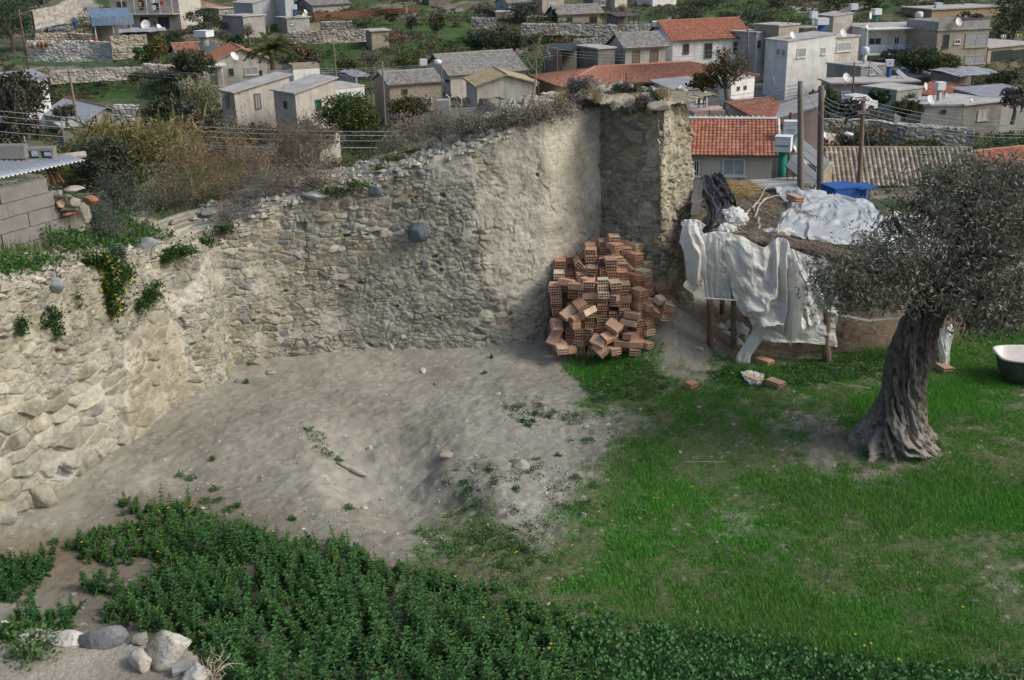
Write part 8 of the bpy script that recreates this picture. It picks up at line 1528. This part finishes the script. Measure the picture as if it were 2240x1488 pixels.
T = [('evergreen_tree', 30, 120, 95, 96, 'big dark evergreen tree at the left beside the rust-brown pole', DG, 1800, {}), ('evergreen_tree', 20, 108 - 60, 90, 60, 'dark evergreen at the top left corner', (.05, .08, .045), 1200, {}), ('evergreen_tree', 85, 22, 60, 30, 'dark green tree at the top left by the road', DG, 600, {}),
     ('bare_tree', 40, 330, 130, 180, 'large half-bare tree with whitish branches and dark needles at the left', (.07, .065, .045), 3200, dict(Y=75, bare=True, tw=(.34, .32, .29), lsize=.22, trunk=.1)), ('evergreen_tree', 60, 290, 110, 120, 'dark brown-green tree behind the whitish branches', (.06, .06, .04), 2200, dict(Y=82)), ('bare_tree', 145, 268, 60, 44, 'small thorny tree before the metal roof at the left', (.09, .08, .06), 500, dict(Y=95, bare=True)),
     ('olive_bush', 445, 72, 66, 50, 'grey-green round tree right of the laundry house', OG, 900, {}), ('bare_tree', 500, 78, 60, 40, 'leafless mauve thicket below the tan hipped house', PU, 600, dict(bare=True)), ('bare_tree', 545, 105, 70, 60, 'leafless spreading tree left of the palm', BR_, 500, dict(bare=True, lsize=.15)), ('evergreen_tree', 515, 112, 44, 30, 'dark round shrub under the leafless spreading tree', DG, 500, {}),
     ('evergreen_tree', 430, 200, 90, 88, 'dense dark tree in front of the red roofed bungalow', (.045, .065, .03), 2000, dict(Y=118)), ('citrus_tree', 350, 150, 44, 62, 'yellow-green shrub right of the mud brick wall', (.12, .115, .03), 800, dict(Y=128)), ('leafy_bush', 318, 148, 50, 42, 'bright green bush left of the yellow-green shrub', BG, 700, dict(Y=128)), ('leafy_bush', 385, 115, 50, 40, 'dark green garden bush below the low shelter', (.06, .09, .04), 700, {}),
     ('leafy_bush', 300, 185, 44, 24, 'olive brown bush on the green slope', (.10, .095, .04), 400, dict(Y=118)), ('olive_bush', 360, 190, 110, 30, 'dark thicket along the path at the left', (.055, .06, .04), 900, dict(Y=120)), ('olive_bush', 375, 300, 110, 80, 'grey-green olive tree before the twin house', (.07, .085, .05), 2000, dict(Y=88)), ('evergreen_tree', 440, 330, 100, 95, 'dark olive tree left of the twin house', (.05, .06, .04), 2200, dict(Y=84)), ('leafy_bush', 455, 285, 60, 40, 'brownish bush against the dark flank of the twin house', (.10, .09, .06), 600, dict(Y=92)),
     ('bare_tree', 690, 345, 190, 110, 'brown leafless thicket hiding the foot of the twin house', BR_, 1500, dict(Y=50, bare=True, lsize=.12)), ('olive_bush', 560, 335, 120, 60, 'dark scrub below the left block of the twin house', (.07, .075, .045), 1500, dict(Y=56, lsize=.14)), ('olive_bush', 815, 335, 150, 50, 'dark garden scrub below the pine', (.06, .07, .04), 1500, dict(Y=62, lsize=.14)), ('pine_tree', 765, 305, 138, 98, 'rounded bright green pine in front of the twin house', (.060, .095, .025), 5200, dict(Y=84, lsize=.2, trunk=.08)), ('citrus_tree', 850, 315, 80, 42, 'citrus bush with yellow fruit right of the pine', (.075, .10, .03), 900, dict(Y=86, trunk=.05)), ('leafy_bush', 893, 262, 100, 50, 'olive green spreading bush before the roofless ruin', (.08, .085, .035), 1500, dict(Y=98, trunk=.05)), ('bare_tree', 880, 275, 90, 30, 'brown thicket under the spreading bush', BR_, 500, dict(Y=95, bare=True)),
     ('bare_tree', 665, 145, 90, 62, 'rust tinted leafless shrub above the twin house', (.18, .12, .07), 1000, dict(bare=True)), ('olive_bush', 690, 148, 60, 34, 'grey bush below the rust tinted shrub', (.09, .10, .07), 600, {}), ('bare_tree', 815, 168, 130, 80, 'wide leafless brown tree in the middle of the slope', (.17, .14, .12), 900, dict(bare=True, lsize=.16)), ('leafy_bush', 760, 166, 60, 36, 'dull green bush left of the wide leafless tree', (.08, .09, .04), 600, {}), ('citrus_tree', 895, 172, 60, 50, 'green yellow tree behind the roofless ruin', (.075, .10, .03), 900, {}),
     ('bare_tree', 870, 120, 80, 66, 'leafless orange tinted tree on the slope', (.24, .13, .07), 500, dict(bare=True, lsize=.16)), ('evergreen_tree', 860, 55, 34, 24, 'dark reddish-green shrub on the slope near the top', (.06, .06, .03), 400, {}), ('olive_bush', 900, 72, 34, 36, 'small grey olive tree on the slope', OG, 500, {}), ('olive_bush', 800, 70, 70, 26, 'grey-green low bush left of the stone shelter', (.08, .10, .06), 500, {}), ('evergreen_tree', 955, 85, 40, 52, 'dark tree beside the path on the slope', (.05, .06, .03), 600, {}),
     ('big_tree', 885, 33, 120, 60, 'big dark eucalyptus with a pale forked trunk at the top', (.05, .055, .035), 1600, dict(trunk=.45, tw=(.3, .27, .23))), ('bare_tree', 1060, 45, 90, 50, 'leafless mauve trees at the top centre', PU, 700, dict(bare=True)), ('evergreen_tree', 1042, 128, 60, 52, 'leftmost dark olive tree of the hedge on the slope', (.04, .06, .035), 1100, {}), ('evergreen_tree', 1085, 132, 70, 58, 'middle dark olive tree of the hedge on the slope', (.04, .06, .035), 1300, {}), ('evergreen_tree', 1125, 125, 56, 48, 'right dark olive tree of the hedge on the slope', (.045, .065, .035), 1000, {}),
     ('olive_tree', 1150, 52, 72, 42, 'grey olive tree before the blue-grey ruin at the top', (.075, .095, .065), 1400, {}), ('cypress_tree', 1214, 72, 14, 56, 'thin dark cypress at the top centre', DG, 400, dict(trunk=.05)), ('leafy_bush', 1200, 92, 110, 34, 'orange brown thicket on the slope', OR_, 1100, dict(trunk=.05)), ('leafy_bush', 1245, 100, 90, 26, 'rust coloured scrub left of the tarpaulin shelter', (.17, .12, .06), 700, dict(trunk=.05)), ('bare_tree', 1095, 78, 80, 34, 'mauve grey scrub beside the loose stone wall', PU, 600, dict(bare=True)), ('bare_tree', 1325, 98, 60, 36, 'leafless grey tree above the old shuttered house', (.17, .16, .14), 200, dict(bare=True, lsize=.12)),
     ('leafy_bush', 1395, 84, 50, 24, 'olive green bush left of the red-roofed white house', (.09, .105, .035), 500, {}), ('leafy_bush', 1330, 55, 34, 26, 'green bush right of the rafters ruin', BG, 400, {}), ('bare_tree', 1360, 36, 34, 34, 'pale leafless tree before the cream blank house', (.30, .26, .2), 150, dict(bare=True, lsize=.1)), ('evergreen_tree', 1500, 66, 80, 40, 'dark olive scrub behind the red-roofed white house', (.055, .075, .045), 900, {}), ('evergreen_tree', 1590, 62, 60, 34, 'dark bush behind the ridge of the bright red roof', (.06, .08, .045), 700, {}), ('olive_bush', 1660, 70, 90, 44, 'grey-green olives right of the red-roofed white house', (.07, .09, .055), 1200, {}), ('leafy_bush', 1540, 20, 100, 22, 'dark hedge at the top centre right', DG, 700, {}),
     ('olive_bush', 1700, 28, 60, 34, 'grey-green tree by the winding path at the top', (.08, .10, .06), 700, {}), ('evergreen_tree', 1830, 30, 90, 40, 'dark green tree at the top behind the roof tanks', DG, 1100, {}), ('evergreen_tree', 1900, 22, 60, 30, 'dark evergreen at the top right of the tanks', (.045, .07, .035), 700, {}), ('evergreen_tree', 1925, 34, 40, 24, 'green bush below the evergreen behind the tanks', BG, 400, {}), ('evergreen_tree', 2060, 14, 90, 30, 'row of dark shrubs above the ochre house', (.055, .075, .04), 800, {}), ('evergreen_tree', 2215, 85, 90, 100, 'large dark trees at the top right corner', (.03, .05, .03), 2400, dict(trunk=.05)), ('evergreen_tree', 2120, 50, 60, 20, 'dark bush in front of the ochre house', (.05, .07, .035), 400, dict(Y=150)),
     ('citrus_tree', 2010, 176, 90, 64, 'dark citrus tree below the white balcony', (.05, .075, .03), 1800, dict(Y=120)), ('citrus_tree', 2065, 172, 70, 46, 'yellow-green citrus tree left of the lean-to', (.09, .105, .03), 1300, dict(Y=118)), ('citrus_tree', 1955, 142, 60, 30, 'shaded tree under the balcony slab', (.045, .06, .035), 600, dict(Y=130)), ('evergreen_tree', 1798, 262, 76, 62, 'dark green tree right of the pink house roof', (.045, .065, .025), 1800, dict(Y=92)), ('evergreen_tree', 1918, 240, 46, 42, 'compact dark green tree before the long flat roofed house', (.04, .07, .03), 1100, dict(Y=98)), ('citrus_tree', 1978, 262, 64, 38, 'olive green citrus bush before the pale lean-to', (.065, .08, .03), 1100, dict(Y=96)), ('evergreen_tree', 1850, 262, 70, 40, 'grey dark thicket around the parked car', (.055, .065, .045), 900, dict(Y=88)), ('bare_tree', 1990, 232, 50, 36, 'leafless tree before the pale lean-to', BR_, 150, dict(Y=100, bare=True, lsize=.12)),
     ('leafy_bush', 2190, 196, 70, 36, 'dark bush right of the small red gable roof', (.05, .065, .035), 700, dict(Y=108)), ('bare_tree', 2215, 262, 90, 90, 'leafless thicket at the right edge', (.16, .14, .12), 900, dict(Y=90, bare=True)), ('olive_bush', 1775, 346, 90, 40, 'grey bushes before the pink annex', (.085, .10, .065), 1200, dict(Y=76)), ('olive_bush', 1880, 352, 140, 52, 'long grey-green olive hedge behind the barrel-tiled roof', (.075, .09, .06), 2400, dict(Y=80)), ('leafy_bush', 2010, 345, 90, 34, 'olive green bush in the little field', (.075, .10, .035), 1100, dict(Y=82)), ('leafy_bush', 1880, 312, 130, 34, 'brown-green scrub along the rubble wall at the right', (.13, .12, .08), 1300, dict(Y=85)), ('bare_tree', 1905, 285, 90, 30, 'dark garden clutter and shrubs below the citrus', (.10, .09, .06), 900, dict(Y=92)),
     ('bare_tree', 1585, 240, 170, 190, 'large half-leafless tree with yellow-brown leaves before the white house', (.15, .12, .04), 1500, dict(Y=96, bare=True, trunk=.22, lsize=.2, tw=(.15, .125, .10))), ('leafy_bush', 1535, 200, 70, 40, 'yellow-brown leafy limb cluster beside the leafless tree', (.14, .11, .035), 700, dict(Y=97, trunk=.05)), ('olive_bush', 1770, 410, 40, 30, 'grey leafy bush under the front solar panels', (.08, .10, .06), 400, dict(Y=60)), ('leafy_bush', 1085, 240, 60, 20, 'green weeds before the blank pale gable wall', BG, 500, dict(Y=60))]
for i, (nm, u, v, w, h, lab, c_, n, kw) in enumerate(T): tree(nm, u, v, w, h, lab, c_, n=int(n * 1.5), seed=i + 1, **kw)
# palm
p = hitT(598, 150); p = at_y(598, 152, 124); k = np.linalg.norm(p - CP) / F; root = empty('palm_tree', p, 'low date palm with arching fronds behind the bungalow', 'palm'); mb = MB(); mb.tube([[0, 0, -.5], [0, 0, 2.0]], [.35, .3], 9, (.14, .11, .08)); mb.build('trunk', m_bark, root)
for i in range(26):
    a = rng.uniform(0, 6.28); el = rng.uniform(.1, 1.2); L = rng.uniform(2.4, 3.6); d = np.array([math.cos(a) * math.cos(el), math.sin(a) * math.cos(el), math.sin(el)]); t = np.linspace(0, 1, 12)[:, None]; P = [0, 0, 2.0] + d * L * t + np.array([0, 0, -1.]) * 1.3 * t ** 2.2
    mb = MB(); mb.tube(P, .03, 3, (.13, .14, .05)); side = np.cross(d, [0, 0, 1]); side /= np.linalg.norm(side)
    for s in (-1, 1):
        A = np.repeat(P[1:], 4, 0) + rng.normal(size=(44, 3)) * .06; Bq = A + side * s * .55 * (1 - np.repeat(t[1:], 4, 0) * .5) + d * .3 + [0, 0, -.12]; w_ = np.array([0, 0, .05]); mb.add(np.stack([A - w_, A + w_, Bq], 1).reshape(-1, 3), np.arange(132).reshape(-1, 3), gcol(132, rng, (.075, .095, .03), .1, .03))
    mb.build('frond', m_leaf, root)
# reeds
def reeds(u, v, w, h, Y, n, label, c_, seed, lsz=.35):
    p = at_y(u, v, Y); k = np.linalg.norm(p - CP) / F; r = np.random.default_rng(seed); A = np.stack([r.uniform(-.5, .5, n) * w * k, r.uniform(-1, 1, n) * .8, np.zeros(n)], 1); H_ = h * k * r.uniform(.6, 1.1, n); ln = r.normal(size=(n, 2)) * .13 * H_[:, None]; B = A + np.concatenate([ln, H_[:, None]], 1)
    root = empty('reed_clump', p, label, 'reeds'); mb = MB(); mb.segs(A, B, .014, .006, gcol(n, r, (.24, .22, .11), .2, .05)); mb.build('canes', m_reed, root); m = n * 9; j = r.integers(0, n, m); t = r.uniform(.15, 1, (m, 1)); mb = MB(); mb.leaves(A[j] * (1 - t) + B[j] * t, lsz, r, gcol(m, r, c_, .25, .08), asp=.13, up=.1); mb.build('leaves', m_dryleaf, root)
reeds(300, 440, 210, 150, 30, 420, 'wide stand of olive and straw coloured reeds behind the terrace', (.17, .16, .06), 1, .45); reeds(360, 400, 150, 120, 34, 300, 'taller yellow reeds right of the wide stand', (.20, .17, .08), 2, .45); reeds(215, 430, 110, 90, 27, 200, 'short green reeds beside the block hut', (.12, .13, .05), 3, .35); reeds(445, 290, 60, 110, 92, 200, 'pale green cane clump left of the twin house', (.20, .21, .11), 4, .6); reeds(280, 330, 130, 50, 75, 200, 'dark olive reeds below the rusted sheet', (.14, .13, .06), 5, .5)
for i, (u, v, w, h, c_, lab) in enumerate([(230, 400, 130, 90, (.06, .07, .045), 'dark shrub mass behind the hut roof'), (330, 420, 120, 60, (.10, .105, .05), 'olive undergrowth before the reeds'), (170, 400, 100, 80, (.08, .085, .045), 'brown-green undergrowth behind the block hut')]): tree('leafy_bush', u, v, w, h, lab, c_, n=3200, Y=25.5 + i, trunk=.03, seed=200 + i, lsize=.09)
